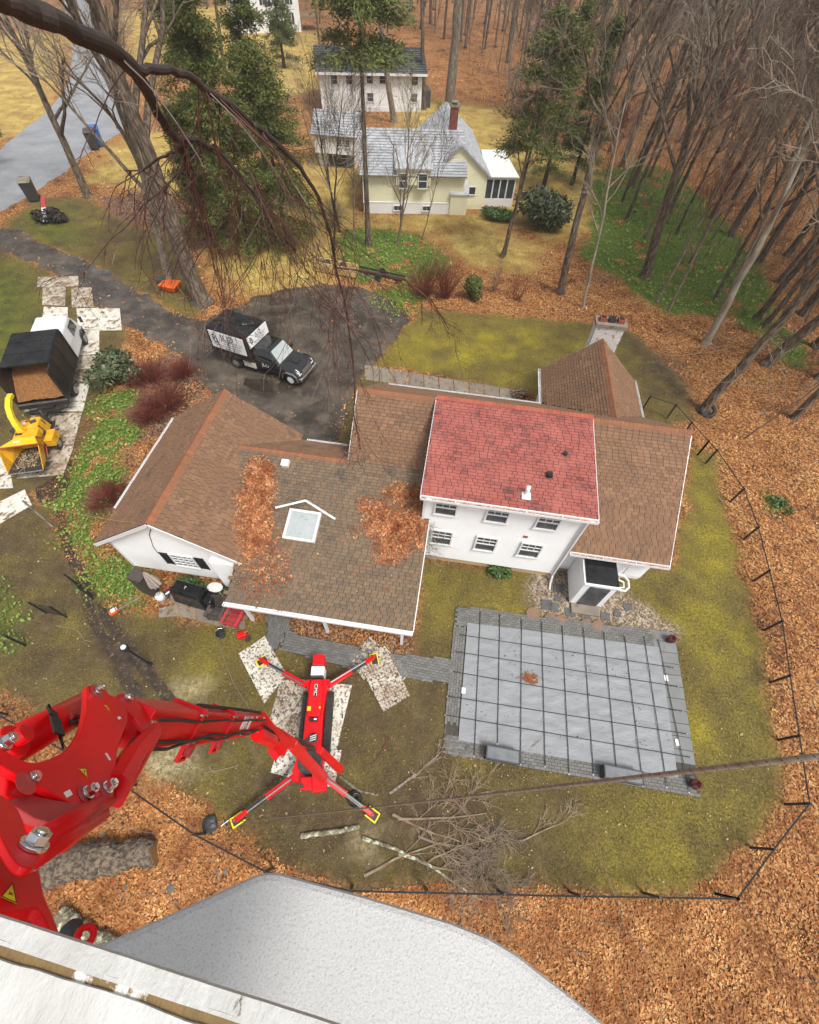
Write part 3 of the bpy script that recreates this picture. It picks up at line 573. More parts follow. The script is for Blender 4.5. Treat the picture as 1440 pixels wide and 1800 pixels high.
xr, zr, yf = 7.85, 4.9, 23.25; hw = 2.75; sl2 = (zr-2.5)/hw
roof_plane(roofb, F0, (xr-hw, yf, 2.5), (xr-hw, 15.6, 2.5), (xr, yf, zr), 'wl', M['brown_shingle'], joined=shb, rng=8, keep=lambda p: p.z > 6.0-(p.y-15.4)*.745)
roof_plane(roofb, F0, (xr+hw, 15.6, 2.5), (xr+hw, yf, 2.5), (xr, 15.6, zr), 'wr', M['brown_shingle'], joined=shb, rng=9, keep=lambda p: p.z > 6.0-(p.y-15.4)*.745)
# the mid roof deck was built whole: fine, its hidden corner lies under the garage roof
roof = roofb.build('roof', M['felt'], house)
greyc.sort(key=lambda s: (s[0]-CAMP).length)
singles = greyc[:300]; shg = MB()
for s in greyc[300:]: add_shingle(shg, s)
shb.m = 0; n0 = len(shb.f)
shb.m = 1; [shb.add([s[1], s[2], s[2]+s[5]*s[6], s[1]+s[5]*s[6], s[3]+s[5]*.004, s[4]+s[5]*.004], [(0, 1, 2, 3), (3, 2, 4, 5)], s[7]) for s in greyc[300:]]
shb.build('shingles', [M['brown_shingle'], M['grey_shingle']], roof, kind='stuff')
# the 300 shingles nearest the viewer, one object each, sharing meshes
smesh = {}
for s in singles:
    w = round((s[2]-s[1]).length, 2); tq = round(s[7]*5)/5; key = (w, tq); ex = (s[4]-s[1]).length; u = (s[2]-s[1]).normalized(); v = (s[4]-s[1]).normalized(); n = s[5]
    if key not in smesh:
        b = MB(); b.add([(-w/2, -ex/2, 0), (w/2, -ex/2, 0), (w/2, -ex/2, .034), (-w/2, -ex/2, .034), (w/2, ex/2, .004), (-w/2, ex/2, .004)], [(0, 1, 2, 3), (3, 2, 4, 5)], max(tq, .001)); smesh[key] = b.mesh('shingle', M['grey_shingle'])
    o = bpy.data.objects.new('shingle', smesh[key]); COL.objects.link(o); o.parent = roof
    c = PM[roof.name].inverted() @ s[0]; o.matrix_local = Matrix(((u.x, v.x, n.x, c.x), (u.y, v.y, n.y, c.y), (u.z, v.z, n.z, c.z), (0, 0, 0, 1)))
rc = MB(); dn = lambda x, z: Vector((x, 0, z)).normalized(); dy = lambda y, z: Vector((0, y, z)).normalized()
ridge_caps(rc, (xg, 7.62, zg), (xg, 15.3, zg), dn(1, -SG), dn(-1, -SG), .24)
ridge_caps(rc, (-9.2, 12.8, 4.05), (-4.15, 12.8, 4.05), dy(-1, -.24), dy(1, -.67), .2)
ridge_caps(rc, (-4.15, 15.4, 6.0), (-.57, 15.4, 6.0), dy(-1, -SM), dy(1, -SM), .22)
ridge_caps(rc, (6.2, 15.4, 6.0), (10.43, 15.4, 6.0), dy(-1, -SM), dy(1, -SM), .22)
ridge_caps(rc, (xr, 16.9, zr), (xr, yf, zr), dn(-1, -sl2), dn(1, -sl2), .24)
rc.build('ridge_caps', M['ridge_shingle'], house, kind='stuff')
# ---- red dormer roof
redd, reds = MB(), MB()
roof_plane(redd, F0, (-.6, 10.32, 5.55), (6.18, 10.32, 5.55), (-.6, 15.45, 6.12), 'red', M['red_shingle'], joined=reds, rng=10, tab=.33, tprob=.30)
dr = redd.build('dormer_roof', M['red_felt'], house, label='newer red asphalt shingle roof over the two storey part'); reds.build('shingles', M['red_shingle'], dr, kind='stuff')
rc = MB(); ridge_caps(rc, (-.6, 15.42, 6.13), (6.18, 15.42, 6.13), dy(-1, -.11), dy(1, -SM), .22); rc.build('ridge_caps', M['red_ridge'], dr, kind='stuff')
v_ = MB(); v_.lathe((4.95, 13.15, 5.84), [(.09, 0), (.09, .14)], 10); v_.build('vent_pipe', M['black_trim'], dr)
v_ = MB(); v_.cbox((4.3, 12.0, 5.82), (.22, .22, .18)); v_.cbox((4.3, 11.93, 5.85), (.16, .12, .12)); v_.build('roof_vent', M['black_trim'], dr)
v_ = MB(); v_.tube([(3.42, 10.95, 5.60), (3.42, 11.0, 5.95), (3.42, 11.1, 6.05)], [.09, .085, .10], 10); v_.cbox((3.42, 10.9, 5.66), (.34, .36, .03)); v_.build('plumbing_vent', M['white_clean'], dr)
# ---- walls
def gable(a, b, mid, zt, slope, half):      # wall top profile
    return lambda s: zt-abs((a+(b-a)*s)-mid)*slope-.10
core = MB()      # plain wall bodies behind the boards
wallbox(core, F0, -13.55, -7.75, 7.92, 15.05, .25, 2.75)
core.plate([(-13.55, 7.92, 2.6), (-7.75, 7.92, 2.6), (-7.75, 7.92, 2.85), (xg, 7.92, 4.85), (-13.55, 7.92, 2.75)], (0, .1, 0)); core.plate([(-13.55, 15.05, 2.6), (-7.75, 15.05, 2.6), (-7.75, 15.05, 2.85), (xg, 15.05, 4.85), (-13.55, 15.05, 2.75)], (0, -.1, 0))
wallbox(core, F0, -9.0, -.55, 7.6, 14.5, .2, 2.62)
wallbox(core, F0, -3.9, 10.15, 11.15, 19.6, .2, 2.6); wallbox(core, F0, 5.4, 10.3, 19.4, 22.95, .2, 2.6)
wallbox(core, F0, -.45, 5.93, 10.66, 15.3, .45, 5.45)
for xx, s in ((-3.9, 1), (10.15, -1)):
    core.plate([(xx, 11.15, 2.5), (xx, 19.6, 2.5), (xx, 15.4, 5.9)], (s*.1, 0, 0))
core.plate([(5.4, 22.95, 2.5), (10.3, 22.95, 2.5), (xr, 22.95, 4.75)], (0, -.1, 0))
sd_ = MB()
siding(sd_, (-13.56, 7.915), (-7.74, 7.915), .25, lambda s: min(4.86-abs(-13.56+5.82*s-xg)*SG, 9), (0, -1, 0))
siding(sd_, (-13.555, 15.05), (-13.555, 7.92), .25, lambda s: 2.6, (-1, 0, 0))
siding(sd_, (-.46, 10.655), (5.94, 10.655), .45, lambda s: 5.46, (0, -1, 0))
siding(sd_, (5.935, 10.65), (5.935, 15.2), .45, lambda s: 5.5, (1, 0, 0))
siding(sd_, (5.95, 11.145), (10.16, 11.145), .45, lambda s: 2.6, (0, -1, 0))
siding(sd_, (10.155, 11.15), (10.155, 19.6), .3, lambda s: 5.9-abs(8.45*s-4.25)*SM, (1, 0, 0))
siding(sd_, (-.455, 15.3), (-.455, 10.66), 3.4, lambda s: 5.46, (-1, 0, 0))
siding(sd_, (5.395, 22.95), (5.395, 19.4), .25, lambda s: 2.6, (-1, 0, 0)); siding(sd_, (10.305, 19.4), (10.305, 22.95), .25, lambda s: 2.6, (1, 0, 0))
siding(sd_, (-.545, 10.6), (-.545, 7.6), .25, lambda s: 2.6, (1, 0, 0)); siding(sd_, (-9.0, 7.595), (-.55, 7.595), .25, lambda s: 2.6, (0, -1, 0))
wl = core.build('wall', M['white_siding'], house); sd_.build('clapboards', M['white_siding'], wl, kind='stuff')
fd = MB(); wallbox(fd, F0, -.40, 5.88, 10.72, 15, 0, .46); wallbox(fd, F0, -13.5, -7.8, 7.97, 15, 0, .26); wallbox(fd, F0, 5.9, 10.1, 11.2, 19.5, 0, .46); wallbox(fd, F0, -8.95, -.6, 7.65, 14.4, 0, .26)
fd.build('foundation', M['cream_foundation'], house)
# fascia boards and rake trim
tr = MB()
def rake(a, b, t=.16, w=.035, out=(0, -1, 0)):
    a, b = Vector(a), Vector(b); d = (b-a).normalized(); o = Vector(out); n = d.cross(o).normalized(); tr.obox((a+b)/2-Vector((0, 0, .12)), d, n, o, (b-a).length, t, w)
rake((-14.05, 7.60, zg-SG*3.45), (xg, 7.60, zg)); rake((xg, 7.60, zg), (-7.2, 7.60, zg-SG*3.4)); rake((-.15, 6.05, ZP+.02), (-.15, 10.6, ZP+.02+SP*4.55), out=(1, 0, 0))
rake((10.45, 10.7, 2.5), (10.45, 15.4, 6.0), out=(1, 0, 0)); rake((10.45, 20.1, 2.5), (10.45, 15.4, 6.0), out=(1, 0, 0)); rake((6.20, 10.32, 5.56), (6.20, 15.4, 6.12), out=(1, 0, 0)); rake((-.62, 10.32, 5.56), (-.62, 15.4, 6.12), out=(-1, 0, 0))
rake((xr-hw, yf+.02, 2.5), (xr, yf+.02, zr), out=(0, 1, 0)); rake((xr, yf+.02, zr), (xr+hw, yf+.02, 2.5), out=(0, 1, 0)); rake((-4.17, 12.9, 4.1), (-4.17, 15.4, 6), out=(-1, 0, 0)); rake((-4.17, 20.1, 2.5), (-4.17, 15.4, 6), out=(-1, 0, 0))
for (a, b, o) in [((-.6, 10.30, 5.5), (6.18, 10.30, 5.5), (0, -1, 0)), ((-7.79, 6.03, ZP-.06), (-.17, 6.03, ZP-.06), (0, -1, 0)), ((6.16, 10.68, 2.44), (10.43, 10.68, 2.44), (0, -1, 0))]: rake(Vector(a)+Vector((0, 0, .12)), Vector(b)+Vector((0, 0, .12)), .14, .03, o)
for x0 in (-.44, 5.92): tr.obox((x0, 10.64, 2.95), (1, 0, 0), (0, 1, 0), (0, 0, 1), .11, .07, 5.0)
for x0 in (-13.55, -7.77): tr.obox((x0, 7.90, 1.45), (1, 0, 0), (0, 1, 0), (0, 0, 1), .11, .07, 2.4)
tr.build('trim', M['white_clean'], house, kind='stuff')
so = MB(); so.box(-7.75, -.2, 6.1, 7.6, 2.30, 2.33); so.box(6.2, 10.4, 10.75, 11.14, 2.36, 2.39); so.build('soffit', M['white_clean'], house)
for xx in (-7.3, -3.9, -.6): pst = MB(); pst.cbox((xx, 6.3, 1.16), (.12, .12, 2.3)); pst.build('porch_post', M['white_clean'], house)
gutter(house, (-7.79, 6.02, ZP-.02), (-.17, 6.02, ZP-.02), (0, -1, 0), leaves=.12)
gutter(house, (6.16, 10.68, 2.46), (10.43, 10.68, 2.46), (0, -1, 0), leaves=.85)
gutter(house, (-.6, 10.30, 5.53), (6.18, 10.30, 5.53), (0, -1, 0), leaves=.7)
gutter(house, (-3.6, 20.13, 2.48), (5.05, 20.13, 2.48), (0, 1, 0)); gutter(house, (-6.9, 14.98, 2.58), (-4.2, 14.98, 2.58), (0, 1, 0))
gutter(house, (xr-hw-.02, 20.2, 2.48), (xr-hw-.02, yf, 2.48), (-1, 0, 0)); gutter(house, (xr+hw+.02, 16.4, 2.48), (xr+hw+.02, yf, 2.48), (1, 0, 0)); gutter(house, (-14.08, 9.5, 2.56), (-14.08, 15.3, 2.56), (-1, 0, 0))
ds = MB(); ds.tube([(6.02, 10.25, 5.4), (6.0, 10.52, 5.1), (5.99, 10.55, 2.6), (5.99, 10.55, .45), (5.96, 10.25, .12), (5.93, 9.95, .06)], .05, 6); ds.build('downspout', M['white_clean'], house)
ds = MB(); ds.tube([(9.75, 10.6, 2.35), (9.2, 10.85, 2.1), (9.15, 10.95, 1.9), (9.15, 10.95, .2), (9.15, 10.7, .1)], .045, 6); ds.build('downspout', M['white_clean'], house)
ds = MB(); ds.tube([(5.1, 20.35, 2.4), (5.25, 20.15, 2.1), (5.28, 20.1, .2)], .045, 6); ds.build('downspout', M['white_clean'], house)
# windows of the two storey wall: three above three
W2 = M['white_clean']
for (px, py, z) in ((785, 886, 4.95), (875, 900, 4.95), (964, 913, 4.95)): 
    p = G(px, py, 4.55); window(house, (p.x, 10.63, 4.55), (1, 0, 0), (0, -1, 0), .82, .95)
for (px, py) in ((776, 945), (854, 958), (932, 967)):
    p = G(px, py, 2.3); window(house, (p.x, 10.63, 2.25), (1, 0, 0), (0, -1, 0), .84, 1.05)
# garage gable window with shutters
p = G(323, 989, 1.65); window(house, (p.x, 7.9, 1.62), (1, 0, 0), (0, -1, 0), .95, .95, 4, 4, sash=False, shutters=.42, glass=M['glass'], bar=.04)
# service cable down the gable
cb = MB(); cb.tube([(-10.75, 7.86, 4.55), (-10.9, 7.86, 4.2), (-11.25, 7.87, 3.6), (-11.4, 7.88, 3.1), (-11.55, 7.88, 2.6), (-11.6, 7.88, 2.0)], .015, 4); cb.build('service_cable', M['black_trim'], house)
# wall vent, rake end
wv = MB(); wv.cbox((4.0, 10.62, 3.25), (.18, .05, .1)); wv.build('wall_vent', M['brick'], house)
# ---- chimney
ch = MB(); ch.box(7.28, 8.78, 23.30, 24.0, 0, 5.55); cbk = ch.build('chimney', M['worn_brick'], house, label='white painted brick chimney with worn patches')
bk = MB(); r_ = random.Random(5)
for k in range(46):
    z = 2.2+k*.072; off = .11*(k % 2)
    for j in range(7):
        x0 = 7.28+j*.225-off; x1 = min(x0+.205, 8.78); x0 = max(x0, 7.28)
        if x1-x0 > .05: bk.box(x0, x1, 23.28, 23.30, z, z+.06, r_.random()*.8)
bk.build('brickwork', M['worn_brick'], cbk, kind='stuff')
ch = MB(); ch.box(7.20, 8.86, 23.22, 24.08, 5.55, 5.72); ch.build('cap', M['concrete'], cbk)
for i, xx in enumerate((7.55, 8.03, 8.51)):
    q = MB(); q.cbox((xx, 23.65, 5.83), (.34, .34, .22)); q.build('flue', [M['brick'], M['dark_metal'], M['brick']][i], cbk); q = MB(); q.cbox((xx, 23.65, 5.945), (.24, .24, .01)); q.build('flue_opening', M['ink'], cbk)
# ---- skylight, box vent, garage-roof details
def on_mid(px, py):           # point of the mid roof plane seen at a pixel
    d = ray(px, py); t = (ZP-H-SP*6.05)/(d[2]-SP*d[1]); return Vector((d[0]*t, d[1]*t, H+d[2]*t))
a, b, c, d_ = on_mid(511, 896), on_mid(567, 903), on_mid(553, 956), on_mid(498, 948)
ux_ = Vector((1, 0, 0)); vy = Vector((0, 1, SP)).normalized(); nn = ux_.cross(vy); cc = (a+b+c+d_)/4; wS = ((b-a).length+(c-d_).length)/2; hS = (a-d_).length
q = MB()
for s in (-1, 1): q.obox(cc+ux_*s*(wS/2-.05)+nn*.09, ux_, vy, nn, .1, hS, .18); q.obox(cc+vy*s*(hS/2-.05)+nn*.09, ux_, vy, nn, wS-.2, .1, .178)
sk = q.build('skylight', M['white_paint'], house); q = MB(); q.obox(cc+nn*.12, ux_, vy, nn, wS-.2, hS-.2, .02); q.build('pane', M['pale_glass'], sk)
q = MB(); A_, B_, C_ = on_mid(485, 893), on_mid(538, 881), on_mid(590, 913); q.tube([A_+nn*.05, B_+nn*.09], .06, 4); q.tube([B_+nn*.09, C_+nn*.05], .06, 4); q.build('rain_diverter', M['white_paint'], house)
p = on_mid(503, 817); q = MB(); q.obox(p+nn*.12, ux_, vy, nn, .32, .32, .24); q.build('box_vent', M['white_clean'], house)
# ---- leaves lying in the valleys of the roof
def roof_leaves(poly_px, n, nseed, pile=.12, sz=.10, lab=None):
    P = [(on_mid(*p).x, on_mid(*p).y) for p in poly_px]; xs = [p[0] for p in P]; ys = [p[1] for p in P]
    x = NR.uniform(min(xs)-.4, max(xs)+.4, n); y = NR.uniform(min(ys)-.4, max(ys)+.4, n); k = zone(x, y, P, soft=.4, ns=.7, na=.26, seed=nseed) > NR.rand(n); x, y = x[k], y[k]
    s = np.clip(sdist(x, y, P), 0, 1); z = np.maximum(ZP+SP*(y-6.05), zg-SG*np.abs(x-xg))+.03+NR.rand(len(x))*pile*np.clip(s*2, .15, 1)
    return x, y, z
VL = [([(443, 812), (470, 818), (478, 860), (478, 930), (505, 970), (500, 1030), (450, 1040), (418, 1018), (436, 985), (425, 940), (428, 880)], 0, 5000, .05), ([(445, 812), (472, 820), (476, 870), (470, 930), (455, 975), (436, 985), (424, 930), (430, 870)], 0, 17000, .11),
      ([(672, 865), (742, 858), (742, 888), (700, 886)], 1, 5000, .10), ([(640, 884), (690, 892), (742, 900), (742, 960), (700, 972), (678, 980), (662, 968), (664, 945), (652, 930)], 1, 13000, .10), ([(618, 925), (640, 920), (650, 940), (620, 945)], 1, 400, .03), ([(470, 830), (740, 880), (735, 1090), (410, 1050)], 2, 420, .01), ([(440, 970), (500, 940), (500, 1060), (430, 1050)], 3, 900, .02)]
xs, ys, zs = [], [], []
for i, (P, sd2, n, pile) in enumerate(VL):
    a_, b_, c_ = roof_leaves(P, n, 40+i, pile); xs.append(a_); ys.append(b_); zs.append(c_)
x, y, z = np.concatenate(xs), np.concatenate(ys), np.concatenate(zs); kk = ((x < -.52) | ((y < 10.55) & (x < -.22))) & ((x > -7.7) | (y > 7.75)) & ((x > -7.7) | (y > 8)); x, y, z = x[kk], y[kk], z[kk]
V, F = quads(x, y, z, .078, .7, .6)
link('roof_leaves', np_mesh('roof_leaves', V, F, M['leaf_roof'], NR.rand(len(x))**1.3), kind='stuff', label='rust orange leaf drifts lying in the valleys of the brown roof', cat='leaves')
# ---- back-door vestibule of the house
ve = MB(); ve.box(6.85, 8.28, 9.45, 11.15, .05, 2.02); vw = ve.build('vestibule', M['white_siding'], house, bevel=.01)
sdv = MB(); siding(sdv, (6.845, 11.1), (6.845, 9.45), .1, lambda s: 2.0, (-1, 0, 0), pitch=.10); sdv.build('clapboards', M['white_siding'], vw, kind='stuff')
q = MB(); q.box(6.93, 8.32, 9.52, 11.1, 2.03, 2.07); q.build('flat_roof', M['black_tarp'], vw)
q = MB(); q.box(6.82, 8.36, 9.40, 9.50, 1.98, 2.10); q.build('fascia', M['white_clean'], vw, bevel=.02)
q = MB(); q.box(7.15, 8.02, 9.41, 9.448, .12, 1.86); q.build('screen_door', M['glass'], vw)
q = MB(); q.box(6.9, 8.2, 8.95, 9.44, 0, .12); q.build('door_step', M['concrete'], vw)
q = MB(); q.tube([(8.36, 10.2, 2.0), (8.62, 10.15, 2.0), (8.78, 9.95, 1.98), (8.78, 9.65, 1.96), (8.6, 9.45, 1.95), (8.34, 9.45, 1.95)], .05, 6); q.tube([(8.4, 9.98, 1.9), (8.62, 9.9, 1.88), (8.6, 9.65, 1.86), (8.4, 9.62, 1.86)], .04, 5); q.build('arched_bracket', M['white_clean'], vw)

# ================================================================ neighbours
def simple_roof(parent, fr, a0, a1, b0, b1, z0, br, zr, m, name='roof', ridge_m=None, rng=20, expo=.3, tab=.6):
    d, s = MB(), MB()
    roof_plane(d, fr, fr(a0, b0, z0), fr(a1, b0, z0), fr(a0, br, zr), name, m, joined=s, expo=expo, tab=tab, rng=rng)
    roof_plane(d, fr, fr(a1, b1, z0), fr(a0, b1, z0), fr(a1, br, zr), name, m, joined=s, expo=expo, tab=tab, rng=rng+1)
    o = d.build(name, m, parent); s.build('shingles', m, o, kind='stuff'); return o
YF = Fr((-10.9, 47.7), (9.6, 2.0)); yh = thing('yellow_house', YF(5, 3), 'pale yellow clapboard house with grey slate-look roof and red brick chimney', 'house')
ZE = 3.35
w = MB(); wallbox(w, YF, 0, 9.6, .12, 7, .0, ZE); wallbox(w, YF, 6.6, 11.9, 1.3, 13, 0, 3.0); w.plate([YF(6.6, 1.3, 3.0), YF(11.9, 1.3, 3.0), YF(9.1, 1.3, 5.05)], YF.w*.1)
wo_ = w.build('wall', M['yellow_siding'], yh); sdm = MB()
for (a0, a1, b, z0, top) in ((0, 9.6, .115, .9, lambda s: ZE), (6.5, 11.95, 1.29, .3, lambda s: 5.0-abs(6.5+5.45*s-9.1)*.78)):
    siding(sdm, YF(a0, b)[:2], YF(a1, b)[:2], z0, top, -YF.w, .16, .02)
siding(sdm, YF(11.91, 1.3)[:2], YF(11.91, 13)[:2], .3, lambda s: 3, YF.u, .16, .02)
sdm.build('clapboards', M['yellow_siding'], wo_, kind='stuff')
q = MB(); wallbox(q, YF, .3, 8.4, 0.02, .2, 0, .88); q.build('foundation', M['white_siding'], yh); q = MB(); wallbox(q, YF, -.05, 9.0, .0, .12, .88, .98); wallbox(q, YF, -.03, .1, .06, .2, .9, ZE); q.build('trim', M['white_clean'], yh)
d, s = MB(), MB()
roof_plane(d, YF, YF(-.3, -.35, 3.2), YF(9.7, -.35, 3.2), YF(-.3, 4.4, 5.4), 'y1', M['slate_shingle'], joined=s, expo=.3, tab=.6, rng=31)
roof_plane(d, YF, YF(9.7, 9.1, 3.2), YF(-.3, 9.1, 3.2), YF(9.7, 4.4, 5.4), 'y2', M['slate_shingle'], joined=s, expo=.3, tab=.6, rng=32)
roof_plane(d, YF, YF(6.2, 14.5, 2.9), YF(6.2, 1.05, 2.9), YF(9.1, 14.5, 5.15), 'y3', M['slate_shingle'], joined=s, expo=.3, tab=.6, rng=33)
roof_plane(d, YF, YF(12.2, 1.05, 2.8), YF(12.2, 14.5, 2.8), YF(9.1, 1.05, 5.15), 'y4', M['slate_shingle'], joined=s, expo=.3, tab=.6, rng=34)
ro = d.build('roof', M['slate_shingle'], yh); s.build('shingles', M['slate_shingle'], ro, kind='stuff')
q = MB(); wallbox(q, YF, 3.1, 6.3, -.3, 2.0, 2.5, 3.75); q.build('dormer', M['yellow_siding'], yh); q = MB(); q.hexa([YF(2.95, -.5, 3.72), YF(6.45, -.5, 3.72), YF(6.45, 2.4, 4.5), YF(2.95, 2.4, 4.5), YF(2.95, -.5, 3.84), YF(6.45, -.5, 3.84), YF(6.45, 2.4, 4.62), YF(2.95, 2.4, 4.62)]); q.build('dormer_roof', M['slate_shingle'], yh)
for a in (3.75, 5.55): window(yh, YF(a, -.34, 2.85), YF.u, -YF.w, .75, 1.1, 1, 1)
for a in (3.3, 6.1): window(yh, YF(a, 0.0, .50), YF.u, -YF.w, .75, .36, 2, 1, sash=False)
q = MB(); wallbox(q, YF, 8.35, 10.0, -.12, 1.3, 0, 1.7); q.build('bulkhead', M['yellow_siding'], yh); q = MB(); q.hexa([YF(8.25, -.2, 1.66), YF(10.1, -.2, 1.66), YF(10.1, 1.28, 2.3), YF(8.25, 1.28, 2.3), YF(8.25, -.2, 1.76), YF(10.1, -.2, 1.76), YF(10.1, 1.28, 2.4), YF(8.25, 1.28, 2.4)]); q.build('bulkhead_roof', M['slate_shingle'], yh)
window(yh, YF(10.6, 1.27, 1.6), YF.u, -YF.w, .6, .6, 1, 1, sash=False)
q = MB(); wallbox(q, YF, 8.3, 9.0, 4.4, 5.1, 3.4, 7.0); co = q.build('chimney', M['brick'], yh); q = MB(); bt = random.Random(9)
for k in range(32):
    for j in range(3): q.hexa([YF(8.3+j*.235-.0, 4.375, 3.6+k*.1), YF(8.3+j*.235+.21, 4.375, 3.6+k*.1), YF(8.3+j*.235+.21, 4.4, 3.6+k*.1), YF(8.3+j*.235, 4.4, 3.6+k*.1), YF(8.3+j*.235, 4.375, 3.68+k*.1), YF(8.3+j*.235+.21, 4.375, 3.68+k*.1), YF(8.3+j*.235+.21, 4.4, 3.68+k*.1), YF(8.3+j*.235, 4.4, 3.68+k*.1)], bt.random())
q.build('bricks', M['brick'], co, kind='stuff'); q = MB(); wallbox(q, YF, 8.2, 9.1, 4.3, 5.2, 7.0, 7.15); wallbox(q, YF, 8.35, 8.95, 4.45, 5.05, 7.3, 7.36); q.build('cap', M['concrete'], co)
# sunroom on its right side
q = MB(); wallbox(q, YF, 11.95, 15.0, 2.0, 6.5, 0, .7); wallbox(q, YF, 11.95, 15.0, 2.0, 6.5, 2.3, 2.5); [wallbox(q, YF, a, a+.12, 2.0, 2.12, .7, 2.3) for a in (11.95, 12.7, 13.4, 14.1, 14.88)]; sr = q.build('sunroom', M['white_clean'], yh)
q = MB(); wallbox(q, YF, 12.0, 14.95, 2.06, 6.4, .7, 2.3); q.build('pane', M['glass'], sr); q = MB(); q.plate([YF(11.9, 1.8, 2.52), YF(15.2, 1.8, 2.52), YF(14.6, 7.5, 3.0), YF(12.2, 7.5, 3.0)], (0, 0, .08)); q.build('sunroom_roof', M['white_paint'], yh)
# garage wing behind left
LF = Fr(YF(-5.2, 11.4)[:2], (1, .04)); q = MB(); wallbox(q, LF, 0, 4.3, 0, 5, 1.35, 3.0); wallbox(q, LF, .1, 4.2, .8, 5, 0, 1.35); ww = q.build('garage_wing', M['white_siding'], yh); q = MB(); wallbox(q, LF, 1.1, 4.0, .74, .78, .05, 1.3); q.build('garage_door', M['grey_door'], yh)
simple_roof(yh, LF, -.3, 4.7, -.3, 5.3, 2.95, 2.5, 4.4, M['slate_shingle'], 'garage_roof', rng=40)
for a in (1.0, 2.7): window(yh, LF(a, -.01, 2.35), LF.u, -LF.w, .42, .62, 2, 3, sash=False)
window(yh, LF(3.6, -.01, 2.35), LF.u, -LF.w, .42, .62, 2, 3, sash=False)
# white house behind
WF = Fr((-22.9, 77.4), (13.05, 3.5)); wh = thing('white_house', WF(6, 4), 'white two storey house with dark roof standing behind the yellow house', 'house')
q = MB(); wallbox(q, WF, 0, 13.6, 0, 8, .0, 4.0); q.plate([WF(0, 0, 4), WF(0, 8, 4), WF(0, 4, 5.5)], WF.u*.1); q.plate([WF(13.6, 0, 4), WF(13.6, 8, 4), WF(13.6, 4, 5.5)], -WF.u*.1); o = q.build('wall', M['white_siding'], wh)
q = MB(); siding(q, WF(0, -.01)[:2], WF(13.6, -.01)[:2], .5, lambda s: 4.0, -WF.w, .22, .03); siding(q, WF(-.01, 8)[:2], WF(-.01, 0)[:2], .5, lambda s: 4, -WF.u, .22, .03); q.build('clapboards', M['white_siding'], o, kind='stuff')
simple_roof(wh, WF, -.5, 14.2, -.7, 8.7, 3.95, 4.0, 5.7, M['dark_shingle'], rng=50, expo=.4, tab=.9)
q = MB(); wallbox(q, WF, -.5, 14.2, -.76, -.68, 3.75, 4.0); wallbox(q, WF, 4.2, 13.6, -.06, .02, .02, .5); q.build('trim', M['white_clean'], wh)
for a, z in ((1.9, 3.2), (3.9, 3.2), (6.6, 3.3), (8.3, 3.3), (12.6, 3.2), (12.6, 1.5), (6.6, 1.5)): window(wh, WF(a, -.03, z), WF.u, -WF.w, .8, .85, 1, 2, sash=False)
q = MB(); wallbox(q, WF, 2.0, 4.4, -.05, .02, 0, 1.9); q.build('garage_door', M['white_paint'], wh)
q = MB(); wallbox(q, WF, 13.7, 15.2, 2.0, 5, 0, 1.8); tag(q.build('garden_shed', M['grey_door']), 'small dark grey shed beside the far white house', 'shed')
# far white house top centre
VF = Fr((-50.5, 119), (11, 6.5)); vh = thing('far_white_house', VF(6, 4), 'far white house with dark shuttered windows and a wooden deck at the top edge', 'house')
q = MB(); wallbox(q, VF, 0, 12.4, 0, 9, 0, 6.0); o = q.build('wall', M['white_siding'], vh); q = MB(); siding(q, VF(0, -.01)[:2], VF(12.4, -.01)[:2], .5, lambda s: 6.0, -VF.w, .25, .03); siding(q, VF(12.41, 0)[:2], VF(12.41, 9)[:2], .5, lambda s: 6.0, VF.u, .25, .03); q.build('clapboards', M['white_siding'], o, kind='stuff')
simple_roof(vh, VF, -.5, 12.9, -.6, 9.6, 5.95, 4.5, 8.4, M['dark_shingle'], rng=60, expo=.5, tab=1.2)
for a, z in ((2.2, 4.4), (6.0, 4.4), (10.2, 4.4), (2.2, 1.8), (10.2, 1.8)): window(vh, VF(a, -.03, z), VF.u, -VF.w, .95, 1.5, 2, 2, shutters=.42)
q = MB(); wallbox(q, VF, 12.45, 16.4, .6, 5, 1.7, 1.85)
for i in range(14): wallbox(q, VF, 12.5+i*.29, 12.55+i*.29, .6, .66, 1.85, 2.7)
wallbox(q, VF, 12.45, 16.4, .58, .68, 2.7, 2.78); [wallbox(q, VF, a, a+.15, .62, .77, 0, 1.7) for a in (12.7, 16.1)]; q.build('deck', M['firewood'], vh)
